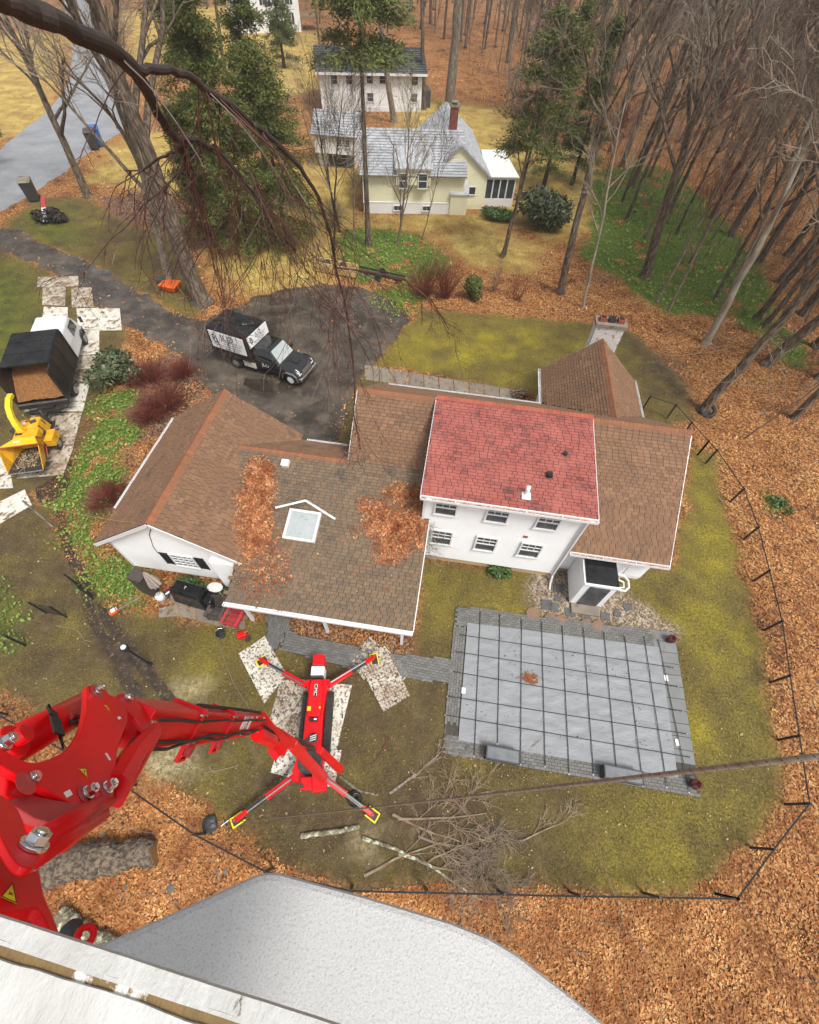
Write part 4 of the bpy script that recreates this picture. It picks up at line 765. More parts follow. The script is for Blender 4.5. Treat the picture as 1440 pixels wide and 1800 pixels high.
# ================================================================ ground protection mats
def poly3(pts, z): return [Vector((*G2(a, b), z)) for a, b in pts]
def ground_mat_board(px, label, z=.012, th=.035, m=None, tread=False, group='plastic ground mats', seed=0):
    P = poly3(px, z); c = sum(P, Vector())/4; t = thing('ground_mat', (c.x, c.y, 0), label, 'ground mat', group); R = random.Random(seed)
    P = [p+Vector((0, 0, .008*math.sin(seed*3+i))) for i, p in enumerate(P)]
    b = MB(); b.plate(P, (0, 0, th))
    if (P[1]-P[0]).cross(P[2]-P[0]).z > 0: pass
    b.build('board', m or M['mat_board'], t)
    q = MB(); u = (P[1]-P[0]); v = (P[3]-P[0]); nu, nv = max(2, int(u.length/.13)), max(2, int(v.length/.13)); ud, vd = u.normalized(), v.normalized()
    if tread:
        for i in range(nu):
            for j in range(nv):
                fa, fb_ = (i+.5)/nu, (j+.5)/nv; p = P[0].lerp(P[1], fa).lerp(P[3].lerp(P[2], fa), fb_)+Vector((0, 0, th)); d = (ud+vd) if (i+j) % 2 else (ud-vd); d.normalize(); e = Vector((-d.y, d.x, 0)); q.add([p-d*.048, p-e*.014+Vector((0, 0, .008)), p+d*.048, p+e*.014+Vector((0, 0, .008))], [(0, 1, 2, 3)])
        q.build('tread_bars', M['mat_tread'], t, kind='stuff')
    for (a, b_) in ((.5, .06), (.5, .94), (.06, .5), (.94, .5)):
        p = P[0].lerp(P[1], a).lerp(P[3].lerp(P[2], a), b_)+Vector((0, 0, th+.004)); d = ud if b_ in (.06, .94) else vd; e = Vector((-d.y, d.x, 0)); hb = MB(); hb.obox(p, d, e, (0, 0, 1), .16, .05, .008); hb.build('hand_hole', M['ink'], t)
    return t
MT = [  # driveway side, from the road end to the chipper
 ([(67, 488), (138, 486), (139, 504), (66, 505)], 'dirty white mat at the far end of the mat path, lying crosswise', 'mat_muddy', .012),
 ([(76, 506), (116, 505), (115, 538), (75, 537)], 'square muddy mat below the crosswise one, left of two', 'mat_muddy', .02),
 ([(126, 507), (162, 506), (165, 540), (127, 541)], 'square brown stained mat lying alone right of the left muddy mat', 'mat_muddy', .012),
 ([(78, 540), (120, 541), (119, 566), (74, 566)], 'mat partly under the white cab of the chip truck', 'mat_board', .012),
 ([(135, 543), (174, 542), (176, 581), (138, 579)], 'clean pale mat right of the truck cab, left of a pair', 'mat_board', .012),
 ([(172, 544), (211, 543), (215, 581), (175, 582)], 'clean pale mat nearest to the driveway, right of a pair', 'mat_board', .022),
 ([(130, 582), (175, 581), (175, 623), (128, 626)], 'pale tan mat beside the truck cab door', 'mat_board', .012),
 ([(120, 627), (169, 625), (160, 672), (112, 674)], 'mat with dark mud stains beside the black chip box', 'mat_muddy', .012),
 ([(60, 676), (158, 675), (146, 724), (44, 724)], 'mat under the rear wheels of the chip truck', 'mat_board', .012),
 ([(58, 728), (145, 726), (130, 782), (40, 782)], 'mat covered in rusty wood chips under the chipper tongue', 'mat_muddy', .012),
 ([(50, 785), (131, 784), (112, 835), (30, 842)], 'muddy mat under the chipper wheel', 'mat_muddy', .012),
 ([(-40, 802), (12, 800), (28, 828), (20, 860), (-40, 862)][0:1]+[(14, 806), (24, 858), (-40, 862)], 'mat left of the chipper infeed, at the photo edge', 'mat_board', .012),
 ([(-45, 905), (44, 861), (57, 888), (-40, 945)], 'pale mat lying askew on bare earth below the chipper', 'mat_board', .012)]
for i, (px, lab, m, z) in enumerate(MT): ground_mat_board(px, lab, z, m=M[m], seed=i)
ML2 = [([(420, 1150), (466, 1119), (505, 1186), (465, 1237)], 'diamond tread mat under the upper left outrigger foot', 'mat_board', .03),
 ([(494, 1196), (556, 1194), (532, 1330), (462, 1310)], 'trampled tread mat under the left track of the lift', 'mat_muddy', .012),
 ([(548, 1197), (619, 1205), (592, 1318), (535, 1330)], 'tread mat under the right track of the lift', 'mat_board', .016),
 ([(490, 1315), (540, 1318), (528, 1372), (476, 1358)], 'clean tread mat below the left track, near the turret', 'mat_board', .03),
 ([(545, 1316), (601, 1319), (588, 1385), (528, 1374)], 'clean tread mat below the right track, near the turret', 'mat_board', .034),
 ([(612, 1160), (650, 1120), (686, 1150), (640, 1196)], 'muddy tread mat rotated beneath the upper right outrigger', 'mat_muddy', .03),
 ([(668, 1140), (676, 1136), (719, 1186), (700, 1206)], 'narrow strip of tread mat sticking out right of the upper right outrigger', 'mat_board', .012),
 ([(634, 1175), (684, 1148), (721, 1224), (674, 1252)], 'tread mat splashed with brown mud below the upper right outrigger', 'mat_muddy', .075)]
for i, (px, lab, m, z) in enumerate(ML2): ground_mat_board(px, lab, z, m=M[{'mat_board': 'tread_board', 'mat_muddy': 'tread_muddy'}[m]], tread=True, group='tread mats under the lift', seed=30+i)

# ================================================================ paving
def pave(parent, poly, z, m, bw=.22, bh=.11, ang=0.0, gap=.012, h=.05, limit=300, pname='paver', seed=1, clipk=.0):
    """running-bond pavers over a polygon; the largest-looking ones are objects, the rest one joined part"""
    R = random.Random(seed); ca, sa = math.cos(ang), math.sin(ang); xs = [p[0]*ca+p[1]*sa for p in poly]; ys = [-p[0]*sa+p[1]*ca for p in poly]
    L = []; j = 0; y = min(ys)
    while y < max(ys):
        x = min(xs)-(bw/2 if j % 2 else 0)
        while x < max(xs):
            cx, cy = (x+bw/2), (y+bh/2); wx, wy = cx*ca-cy*sa, cx*sa+cy*ca; L.append((wx, wy)); x += bw
        y += bh; j += 1
    X = np.array([l[0] for l in L]); Y = np.array([l[1] for l in L]); k = sdist(X, Y, poly) > clipk; L = [l for l, q in zip(L, k) if q]
    L.sort(key=lambda l: l[0]**2+l[1]**2); mesh = {}; rest = MB(); cnt = 0; Mi = PM[parent.name].inverted()
    for i, (wx, wy) in enumerate(L):
        t = round(R.random()*5)/5; dz = R.choice((0, .004, .007))
        if i < limit:
            if t not in mesh:
                b = MB(); b.box(-bw/2+gap/2, bw/2-gap/2, -bh/2+gap/2, bh/2-gap/2, 0, h, max(t, .001)); mesh[t] = b.mesh(pname, m)
            o = bpy.data.objects.new(pname, mesh[t]); COL.objects.link(o); o.parent = parent; o.matrix_local = Mi @ Matrix.Translation((wx, wy, z+dz)) @ Matrix.Rotation(ang, 4, 'Z')
        else: rest.cbox((wx, wy, z+dz+h/2), (bw-gap, bh-gap, h), ang, t)
    if rest.v: rest.build(pname+'s', m, parent, kind='stuff')
X0, X1, Y0, Y1 = 1.60, 11.80, 2.40, 8.55        # pool deck (ordered along the house)
deckc = G(1000, 1230)
pool = thing('swimming_pool', (6.6, 5.5, 0), 'rectangular in-ground pool closed by a grey strapped winter cover', 'pool')
A, B, C, D = G(801, 1066), G(1184, 1113), G(1230, 1402), G(777, 1324)
def PQ(s, t, z=0): # bilinear on the deck: s 0..1 left to right, t 0..1 near to far
    p = D.lerp(C, s).lerp(A.lerp(B, s), t); return Vector((p.x, p.y, z))
sub = MB(); sub.plate([PQ(0, 0, .005), PQ(1, 0, .005), PQ(1, 1, .005), PQ(0, 1, .005)], (0, 0, .035)); dk = sub.build('deck', M['mortar'], pool)
SX0, SX1, TY0, TY1 = .060, .922, .085, .878
ax = (C-D).normalized(); dang = math.atan2(ax.y, ax.x)
def strip(s0, s1, t0, t1): return [(PQ(s, t).x, PQ(s, t).y) for s, t in ((s0, t0), (s1, t0), (s1, t1), (s0, t1))]
pave(dk, strip(0, .995, 0, .10) , .04, M['paver'], ang=dang, seed=2, limit=150, h=.03)
pave(dk, strip(0, .92, .85, 1), .04, M['paver'], ang=dang, seed=3, limit=100, h=.03)
pave(dk, strip(0, .055, .17, .85), .04, M['paver'], ang=dang+math.pi/2, seed=4, limit=50, h=.03)
sb = random.Random(3)
for k in range(11):
    t0, t1 = .165+k*.076, .165+(k+1)*.076
    q = MB(); q.plate([PQ(.90, t0+.002, .04), PQ(1.0, t0+.002, .04), PQ(1.0, t1-.002, .04), PQ(.90, t1-.002, .04)], (0, 0, .032), sb.random()); q.build('slab', M['slab_grey'], dk)
# the cover: lightly sagging cloth
n1, n2 = 90, 56; cv = MB(); vv = []
for j in range(n2+1):
    for i in range(n1+1):
        s, t = i/n1, j/n2; e = min(s, 1-s, t*.6, (1-t)*.6)*12; sag = -.035*min(1, e); p = PQ(SX0+(SX1-SX0)*s, TY0+(TY1-TY0)*t)
        w = (fbm(np.array([p.x*1.0]), np.array([p.y*2.6]), .55, 12)[0]-.5)*.085*min(1, e+.35)
        vv.append((p.x, p.y, .092+sag*.5+w))
cv.add(vv, [(j*(n1+1)+i, j*(n1+1)+i+1, (j+1)*(n1+1)+i+1, (j+1)*(n1+1)+i) for j in range(n2) for i in range(n1)]); cov = cv.build('cover', M['pool_fabric'], pool, smooth=True)
CS = [(844, 1076, 833, 1329), (878, 1081, 873.6, 1307), (916, 1089, 914, 1343), (951, 1094, 957, 1347), (987, 1101, 999, 1360), (1024, 1105, 1041.5, 1361), (1060, 1112, 1083, 1370), (1096, 1119, 1128, 1380), (1130, 1119, 1170, 1383), (1155, 1125, 1209, 1392)]
RS = [(806, 1117, 1182, 1175), (800, 1147, 1189, 1208), (796, 1182, 1197, 1251), (787, 1225, 1204, 1291), (783, 1258, 1211, 1332)]
def strap(a, b):
    a, b = Vector((*G2(*a), .125)), Vector((*G2(*b), .125)); d = (b-a).normalized(); e = Vector((-d.y, d.x, 0))*.015; q = MB(); K = 24
    for k in range(K):
        p, r = a.lerp(b, k/K), a.lerp(b, (k+1)/K); z0 = -.012*math.sin(math.pi*k/K); z1 = -.012*math.sin(math.pi*(k+1)/K); j = e*.5*math.sin(k*1.7)
        p = p+Vector((0, 0, z0)); r = r+Vector((0, 0, z1)); q.add([p-e, p+e, r+e, r-e, p-e+Vector((0, 0, .006)), p+e+Vector((0, 0, .006)), r+e+Vector((0, 0, .006)), r-e+Vector((0, 0, .006))], [(7, 6, 5, 4), (0, 4, 5, 1), (1, 5, 6, 2), (3, 2, 6, 7), (0, 3, 7, 4)])
    st = q.build('strap', M['strap'], pool)
    for end, s in ((a, 1), (b, -1)):
        g = MB(); g.cyl(end+d*s*.05-Vector((0, 0, .05)), end+d*s*.22-Vector((0, 0, .045)), .017, 6); g.build('spring', M['steel'], st); g = MB(); g.lathe(end-d*s*.03-Vector((0, 0, .055)), [(.035, 0), (.03, .03)], 8); g.build('anchor', M['steel'], st)
for c in CS: strap(c[:2], c[2:])
for c in RS: strap(c[:2], c[2:])
for (px, py) in ((1171, 1192), (1191, 1305), (815, 1214)): 
    p = G(px, py, .1); q = MB(); q.cbox((p.x, p.y, .108), (.16, .24, .006), .02); q.build('label_patch', M['white_clean'], pool)
lp = G(931, 1193, .1); x, y = NR.normal(lp.x, .16, 260), NR.normal(lp.y, .10, 260); V, F = quads(x, y, .10+NR.rand(260)*.02, .07)
link('leaf_clump', np_mesh('leaf_clump', V, F, M['leaf_litter'], NR.rand(260)*.4), kind='stuff', label='small brown clump of wet leaves on the pool cover', cat='leaves')
x = NR.uniform(2.3, 10.8, 420); y = NR.uniform(3.6, 7.4, 420); k = fbm(x, y, 1.4, 15) > .52; x, y = x[k], y[k]; V, F = quads(x, y, .105+0*x, .055, .3, .35)
link('cover_litter', np_mesh('cover_litter', V, F, M['bark_dark'], 0*x), kind='stuff', label='tiny twigs and leaf bits scattered on the pool cover', cat='twigs')
# storage boxes, pots, stones
def pool_box(px, label):
    P = [G(a, b, 0) for a, b in px]; c = sum(P, Vector())/4; t = thing('storage_box', (c.x, c.y, .07), label, 'storage box', 'pool boxes'); u = (P[1]-P[0]); w = u.length; u.normalize(); v = Vector((-u.y, u.x, 0)); d = (P[3]-P[0]).length*.78; c = c+v*.02
    q = MB(); q.obox(c+Vector((0, 0, .27)), u, v, (0, 0, 1), w*.94, d*.9, .40); q.build('body', M['dark_box'], t, bevel=.015)
    q = MB(); q.obox(c+Vector((0, 0, .50)), u, v, (0, 0, 1), w*.90, d*.86, .05); q.build('lid', M['grey_box'], t, bevel=.01)
    q = MB()
    for s in (-1, 1): q.obox(c+u*s*w*.465+Vector((0, 0, .50)), u, v, (0, 0, 1), .05, d*.92, .08); q.obox(c+v*s*d*.45+Vector((0, 0, .50)), u, v, (0, 0, 1), w*.98, .05, .079)
    q.build('lid_rim', M['dark_box'], t, bevel=.008)
pool_box([(848, 1340), (909, 1352), (911, 1322), (851, 1308)], 'dark storage box with grey lid at the left near corner of the pool'); pool_box([(1052, 1374), (1123, 1388), (1120, 1356), (1052, 1342)], 'dark storage box with grey lid crossed by the rope, further right along the pool')
for px, py, lab in ((1176, 1126, 'dark red round planter at the far right pool corner'), (1217, 1379, 'dark red round planter at the near right pool corner')):
    p = G(px, py, .07); t = thing('planter', (p.x, p.y, .07), lab, 'planter', 'pool corner planters'); q = MB(); q.lathe((p.x, p.y, .07), [(.11, 0), (.17, .12), (.18, .26), (.16, .33), (.13, .33), (.12, .28)], 16); q.build('pot', M['terracotta'], t, smooth=False)
    q = MB(); R = random.Random(px)
    for k in range(60):
        a = R.random()*6.28; l = .12+R.random()*.16; q.tube([(p.x, p.y, .36), (p.x+math.cos(a)*l*.6, p.y+math.sin(a)*l*.6, .36+.2*R.random()+.05), (p.x+math.cos(a)*l, p.y+math.sin(a)*l, .38+.12*R.random())], [.006, .005, .002], 3, False)
    q.build('dead_plant', M['twig_red'], t, kind='stuff')
def rock(mb, c, r, R, flat=.6, t=0.0, n=9):
    c = Vector(c); rings = []; 
    for (k, z) in ((.75, 0), (1, .35), (.85, .75), (.35, 1)):
        rings.append([(c.x+r*k*math.cos(6.283*j/n)*(.8+.4*R.random()), c.y+r*k*math.sin(6.283*j/n)*(.8+.4*R.random()), c.z+r*flat*z) for j in range(n)])
    vs = sum(rings, []); fs = [(i*n+j, i*n+(j+1) % n, (i+1)*n+(j+1) % n, (i+1)*n+j) for i in range(3) for j in range(n)]+[tuple(3*n+j for j in range(n))]; mb.add(vs, fs, t)
ORD = ['first', 'second', 'third', 'fourth', 'fifth', 'sixth', 'seventh', 'eighth', 'ninth', 'tenth']
def rocks(pts, mname, name, label, cat, group, flat=.6):
    pts = sorted(pts); lb = label
    for i, (px, py, r) in enumerate(pts):
        label = lb+', '+ORD[i]+' from the left'
        q = MB(); R = random.Random(px*7+py); p = G(px, py, .0); rock(q, (p.x, p.y, .0 if flat > .3 else .01), r, R, flat, R.random())
        q.build(name, M[mname], None, label=label, cat=cat, group=group)
rocks([(790, 1312, .17), (799, 1322, .16), (808, 1310, .15), (822, 1316, .17), (815, 1326, .14), (829, 1325, .16), (836, 1312, .12), (786, 1300, .12)], 'stone', 'corner_stone', 'grey stone heaped at the near left pool corner', 'stone', 'stones piled at the pool corner')
rocks([(935, 1080, .34), (968, 1087, .26), (985, 1092, .30), (1000, 1094, .20), (1030, 1098, .28), (1050, 1102, .33), (1070, 1108, .25), (1090, 1110, .24), (1165, 1118, .25), (1150, 1112, .2)], 'red_stone', 'edging_stone', 'flat reddish edging stone between gravel and pool deck', 'stone', 'reddish stones along the far pool edge', flat=.22)
def slab_at(px, label, m='flagstone', name='stepping_stone', group='stepping stones by the back door', z=.01, h=.035, t=0.3):
    q = MB(); q.prism([G2(a, b) for a, b in px], z, z+h, t); return q.build(name, M[m], None, label=label, cat='stepping stone', group=group)
for px, lab in (([(972, 1027), (990, 1028), (989, 1042), (973, 1040)], 'square dark stepping stone under the downspout'), ([(975, 1047), (987, 1048), (985, 1058), (974, 1056)], 'pale small stepping stone between the dark square ones'), ([(952, 1054), (968, 1055), (967, 1073), (951, 1070)], 'squarish dark slab left of the leaning pair'),
                ([(969, 1060), (981, 1061), (981, 1077), (968, 1074)], 'narrow dark slab right beside the squarish slab'), ([(992, 1068), (1011, 1071), (1011, 1085), (994, 1082)], 'dark slab directly below the vestibule corner'), ([(1022, 1073), (1033, 1075), (1041, 1089), (1022, 1085)], 'broken dark slab below the screen door'),
                ([(1056, 1076), (1072, 1078), (1072, 1091), (1056, 1088)], 'bluish grey slab right of the broken one'), ([(1080, 1073), (1093, 1077), (1089, 1086), (1079, 1083)], 'five sided grey stepping stone'), ([(1094, 1065), (1107, 1061), (1113, 1071), (1101, 1076)], 'last tilted stepping stone toward the grass')): slab_at(px, lab)
# walk to the porch and from the porch to the pool
wk = thing('paver_walk', (-3, 5.6, 0), 'grey paver path running from the porch to the pool', 'path'); wk['kind'] = 'structure'
PW = [pp((470, 1078), (514, 1086), (508, 1112), (500, 1122), (480, 1150), (468, 1118)), pp((508, 1112), (700, 1150), (796, 1160), (790, 1202), (640, 1182), (490, 1142), (498, 1120))]
pb = MB(); pb.prism(PW[0], .004, .03); pb.prism([(p[0], p[1]) for p in PW[1]], .005, .031); base = pb.build('path_base', M['mortar'], wk); 
pave(base, PW[1], .03, M['paver'], ang=dang-.03, seed=5, h=.03, limit=220); pave(base, PW[0], .033, M['paver'], ang=dang+1.5, seed=6, h=.03, limit=80, clipk=.02)
# concrete slabs of the front walk
fw = thing('front_walk', (-1, 21, 0), 'row of grey concrete slabs leading from the drive to the front door', 'path'); fw['kind'] = 'structure'
a0, a1, b0, b1 = G(640, 642), G(905, 686), G(642, 668), G(905, 705); R = random.Random(4)
for k in range(10):
    p = [b0.lerp(b1, k/10+.003), b0.lerp(b1, (k+1)/10-.003), a0.lerp(a1, (k+1)/10-.003), a0.lerp(a1, k/10+.003)]; q = MB(); q.plate([Vector((v.x, v.y, .008)) for v in p], (0, 0, .03+R.random()*.01), R.random()); q.build('slab', M['concrete'], fw)
pt = thing('patio', (-9.5, 6.4, 0), 'weathered grey stone slab patio under the grill and chairs', 'patio'); pt['kind'] = 'structure'
for i, px in enumerate([[(282, 1070), (312, 1062), (318, 1083), (280, 1086)], [(313, 1062), (345, 1070), (345, 1090), (318, 1084)], [(346, 1070), (378, 1075), (376, 1098), (346, 1091)], [(379, 1084), (408, 1090), (405, 1104), (376, 1099)], [(410, 1090), (432, 1093), (430, 1108), (407, 1105)], [(300, 1040), (345, 1046), (345, 1068), (300, 1060)], [(346, 1047), (392, 1055), (390, 1078), (346, 1070)], [(393, 1056), (436, 1062), (434, 1088), (392, 1080)]]):
    q = MB(); q.prism([G2(a, b) for a, b in px], .008, .04+.004*(i % 3), (i*.37) % 1); q.build('slab', M['concrete'], pt)

# ================================================================ fence
def fence(pts, name, label, hgt=1.2, step=2.4, mesh=True):
    P = [Vector((*p, 0)) for p in pts]; t = thing(name, P[0], label, 'fence'); done = 0
    for i in range(len(P)-1):
        a, b = P[i], P[i+1]; L = (b-a).length; k = max(1, round(L/step)); d = (b-a).normalized()
        for j in range(k+(i == len(P)-2)):
            p = a.lerp(b, j/k); q = MB(); q.cbox((p.x, p.y, hgt/2), (.075, .075, hgt)); po = q.build('post', M['fence_black'], t); q = MB(); q.cbox((p.x, p.y, hgt+.01), (.075, .075, .03)); q.build('post_cap', M['fence_black'], po)
        for z in (hgt-.04,):
            q = MB(); q.tube([a+Vector((0, 0, z)), b+Vector((0, 0, z))], .026, 5); q.build('rail', M['fence_black'], t)
        w = MB()
        for z in np.arange(.2, hgt-.05, .16): w.tube([a+Vector((0, 0, z)), b+Vector((0, 0, z))], .0028, 3, False)
        for s in np.arange(0, L, .16): p = a+d*s; w.tube([p+Vector((0, 0, .1)), p+Vector((0, 0, hgt-.04))], .0028, 3, False)
        w.build('wire_mesh', M['fence_black'], t, kind='stuff')
    return t
FP = [(1226, 800), (1240, 815), (1284, 882), (1307, 948), (1324, 1022), (1343, 1108), (1354, 1200), (1367, 1301), (1381, 1414), (1320, 1490), (1258, 1571)]
fence([G2(*p) for p in FP], 'garden_fence', 'black wire mesh fence curving along the right side of the lawn', step=3.0)
fence([G2(1258, 1571), G2(1000, 1567), G2(620, 1558), G2(480, 1526), G2(362, 1465), G2(240, 1380), G2(90, 1296), G2(-60, 1218)], 'rear_fence', 'black wire mesh fence seen from straight above along the near lawn edge', step=2.4)
fence([G2(1128, 722), G2(1172, 736), G2(1226, 800)], 'corner_fence', 'short black fence run between the right gable corner and the tyre tree', step=1.8)
def gate(a, b, label, lampz=False):
    a, b = G(*a), G(*b); t = thing('garden_gate', a, label, 'gate', 'black garden gates'); q = MB(); u = (b-a); L = u.length; u.normalize()
    for p in (a, b): q.cbox((p.x, p.y, .6), (.06, .06, 1.2))
    q.build('gate_post', M['fence_black'], t); q = MB()
    for z in (.15, .65, 1.1): q.tube([a+Vector((0, 0, z)), b+Vector((0, 0, z))], .016, 5)
    for k in range(int(L/.11)): p = a+u*(k+.5)*.11; q.tube([p+Vector((0, 0, .15)), p+Vector((0, 0, 1.1))], .006, 4)
    q.build('gate_bars', M['fence_black'], t)
gate((117, 1085), (82, 1078), 'open black wire gate leaf lying beside the muddy wheel ruts'); gate((163, 1051), (140, 1030), 'small black gate leaf at the edge of the ivy, above the ruts')
fence([G2(45, 1135), G2(-60, 1085)], 'side_fence', 'short black fence stub at the left photo edge below the gate', step=2.0)
# lamp posts
for (px, py, lab) in ((264, 1168, 'black lamp post with white top standing beside the wheel ruts'),):
    p = G(px, py); t = thing('lamp_post', p, lab, 'lamp post'); q = MB(); q.tube([(p.x, p.y, 0), (p.x, p.y, 2.0)], .045, 8); q.lathe((p.x, p.y, 0), [(.11, 0), (.09, .06), (.05, .12)], 10); q.build('pole', M['fence_black'], t)
    q = MB(); q.lathe((p.x, p.y, 2.0), [(.06, 0), (.13, .05), (.15, .22), (.13, .26)], 12); q.build('lantern', M['fence_black'], t); q = MB(); q.lathe((p.x, p.y, 2.262), [(.10, 0), (.085, .05), (.03, .08)], 12); q.build('lamp_top', M['white_clean'], t)

# ================================================================ things by the garage wall
def frame_at(px, py, ang=0.0, z=0.0): p = G(px, py, z); return p, Vector((math.cos(ang), math.sin(ang), 0)), Vector((-math.sin(ang), math.cos(ang), 0)), Vector((0, 0, 1))
# tall resin cabinet, leaning a little
p, u, v, z = frame_at(262, 1046, -.15); c = p+v*.25; t = thing('outdoor_cabinet', p, 'tall dark brown resin cabinet leaning at the left garage corner', 'cabinet')
q = MB(); q.obox(c+z*.78, u, v, z, .62, .48, 1.56); q.build('body', M['resin_brown'], t, bevel=.02)
for s in (0,): 
    q = MB(); q.obox(c-v*.26+z*1.15, u, v, z, .56, .03, .70, .4); q.build('door', M['resin_brown'], t, bevel=.008); q = MB(); q.obox(c-v*.26+z*.40, u, v, z, .56, .03, .70, .6); q.build('door', M['resin_brown'], t, bevel=.008)
q = MB(); q.obox(c+z*1.60+u*.05, u, v, (z+u*.2).normalized(), .68, .54, .06); q.build('lid', M['resin_brown'], t, bevel=.02)
# closed parasol
p, u, v, z = frame_at(292, 1046, 0); t = thing('parasol', p, 'folded beige parasol with grey pole beside the brown cabinet', 'parasol'); q = MB(); q.tube([p, p+z*2.35], .022, 6); q.lathe(p, [(.22, 0), (.2, .06), (.05, .1)], 12); q.build('pole', M['dark_metal'], t)
q = MB(); n = 16; rings = []
for (zz, r) in ((2.3, .03), (2.0, .12), (1.6, .20), (1.25, .26), (1.05, .24)): rings.append([(p.x+(r*(1 if j % 2 else .62))*math.cos(6.283*j/n), p.y+(r*(1 if j % 2 else .62))*math.sin(6.283*j/n), zz) for j in range(n)])
vs = sum(rings, [])
for i in range(4):
    for j in range(n): q.add([rings[i][j], rings[i+1][j], rings[i+1][(j+1) % n], rings[i][(j+1) % n]], [(0, 1, 2, 3)], .9*(j % 2))
q.build('canopy', M['umbrella_cloth'], t); q = MB(); q.tube([p+z*1.9, p+z*2.1+Vector((.35, .25, .1))], .02, 5); q.tube([p+z*1.3, p+z*1.5+Vector((-.3, .2, .15))], .02, 5); q.build('strut', M['dark_metal'], t)
# white propane tank
p, u, v, z = frame_at(285, 1052); t = thing('gas_bottle', p, 'round white gas bottle in front of the folded parasol', 'gas bottle'); q = MB(); q.lathe(p, [(.14, 0), (.19, .06), (.2, .2), (.19, .34), (.12, .42), (.05, .45)], 16); q.build('tank', M['white_paint'], t, smooth=True); q = MB(); q.torus(p+z*.47, (0, 0, 1), .09, .015, 14, 5); q.cyl(p+z*.43, p+z*.50, .03, 8); q.build('collar', M['steel'], t)
# pile of garden tools
p, u, v, z = frame_at(303, 1040); t = thing('string_trimmer', p, 'black and red garden trimmer lying between parasol and grill', 'trimmer'); q = MB(); q.cbox(p+z*.2, (.28, .24, .22), .4); q.cbox(p+Vector((.2, -.15, .14)), (.16, .16, .14), 1); q.build('engine', M['dark_metal'], t, bevel=.03); q = MB(); q.cbox(p+Vector((-.08, .02, .34)), (.14, .12, .08), .2); q.build('starter_cover', M['dull_red'], t, bevel=.02); q = MB(); q.cbox(p+Vector((.0, -.2, .3)), (.2, .08, .05), .9); q.cbox(p+Vector((.22, .08, .3)), (.12, .05, .04), 2); q.build('fuel_tank', M['white_clean'], t, bevel=.01)
q = MB(); q.tube([p+z*.2, p+Vector((-.1, -.6, .08))], .018, 5); q.torus(p+Vector((-.05, -.72, .1)), (0, .3, 1), .2, .014, 18, 5); q.build('shaft', M['steel'], t)
# covered grill
p, u, v, z = frame_at(340, 1058, -.13); t = thing('covered_grill', p, 'barbecue grill under a black weather cover against the white garage', 'grill'); c = p+v*.18
q = MB(); w2, d2 = .72, .36
def ring(zz, a, b, o=0): return [c+u*(-a)+v*(-b)+z*zz, c+u*a+v*(-b)+z*zz, c+u*a+v*b+z*zz, c-u*a+v*b+z*zz]
R3 = [ring(.03, .80, .42), ring(.55, .74, .36), ring(.92, .72, .34), ring(1.12, .62, .22)]; vs = sum(R3, [])
q.add(vs, [(i*4+j, i*4+(j+1) % 4, (i+1)*4+(j+1) % 4, (i+1)*4+j) for i in range(3) for j in range(4)]+[(12, 13, 14, 15)]); go = q.build('cover', M['black_tarp'], t, bevel=.04)
q = MB(); q.cbox(c+u*.98+z*.42, (.42, .55, .80), -.13); q.build('side_bag', M['black_tarp'], t, bevel=.08)
text('T', c-v*.02+z*1.128-u*.05, u, v, .18, M['white_clean'], go)
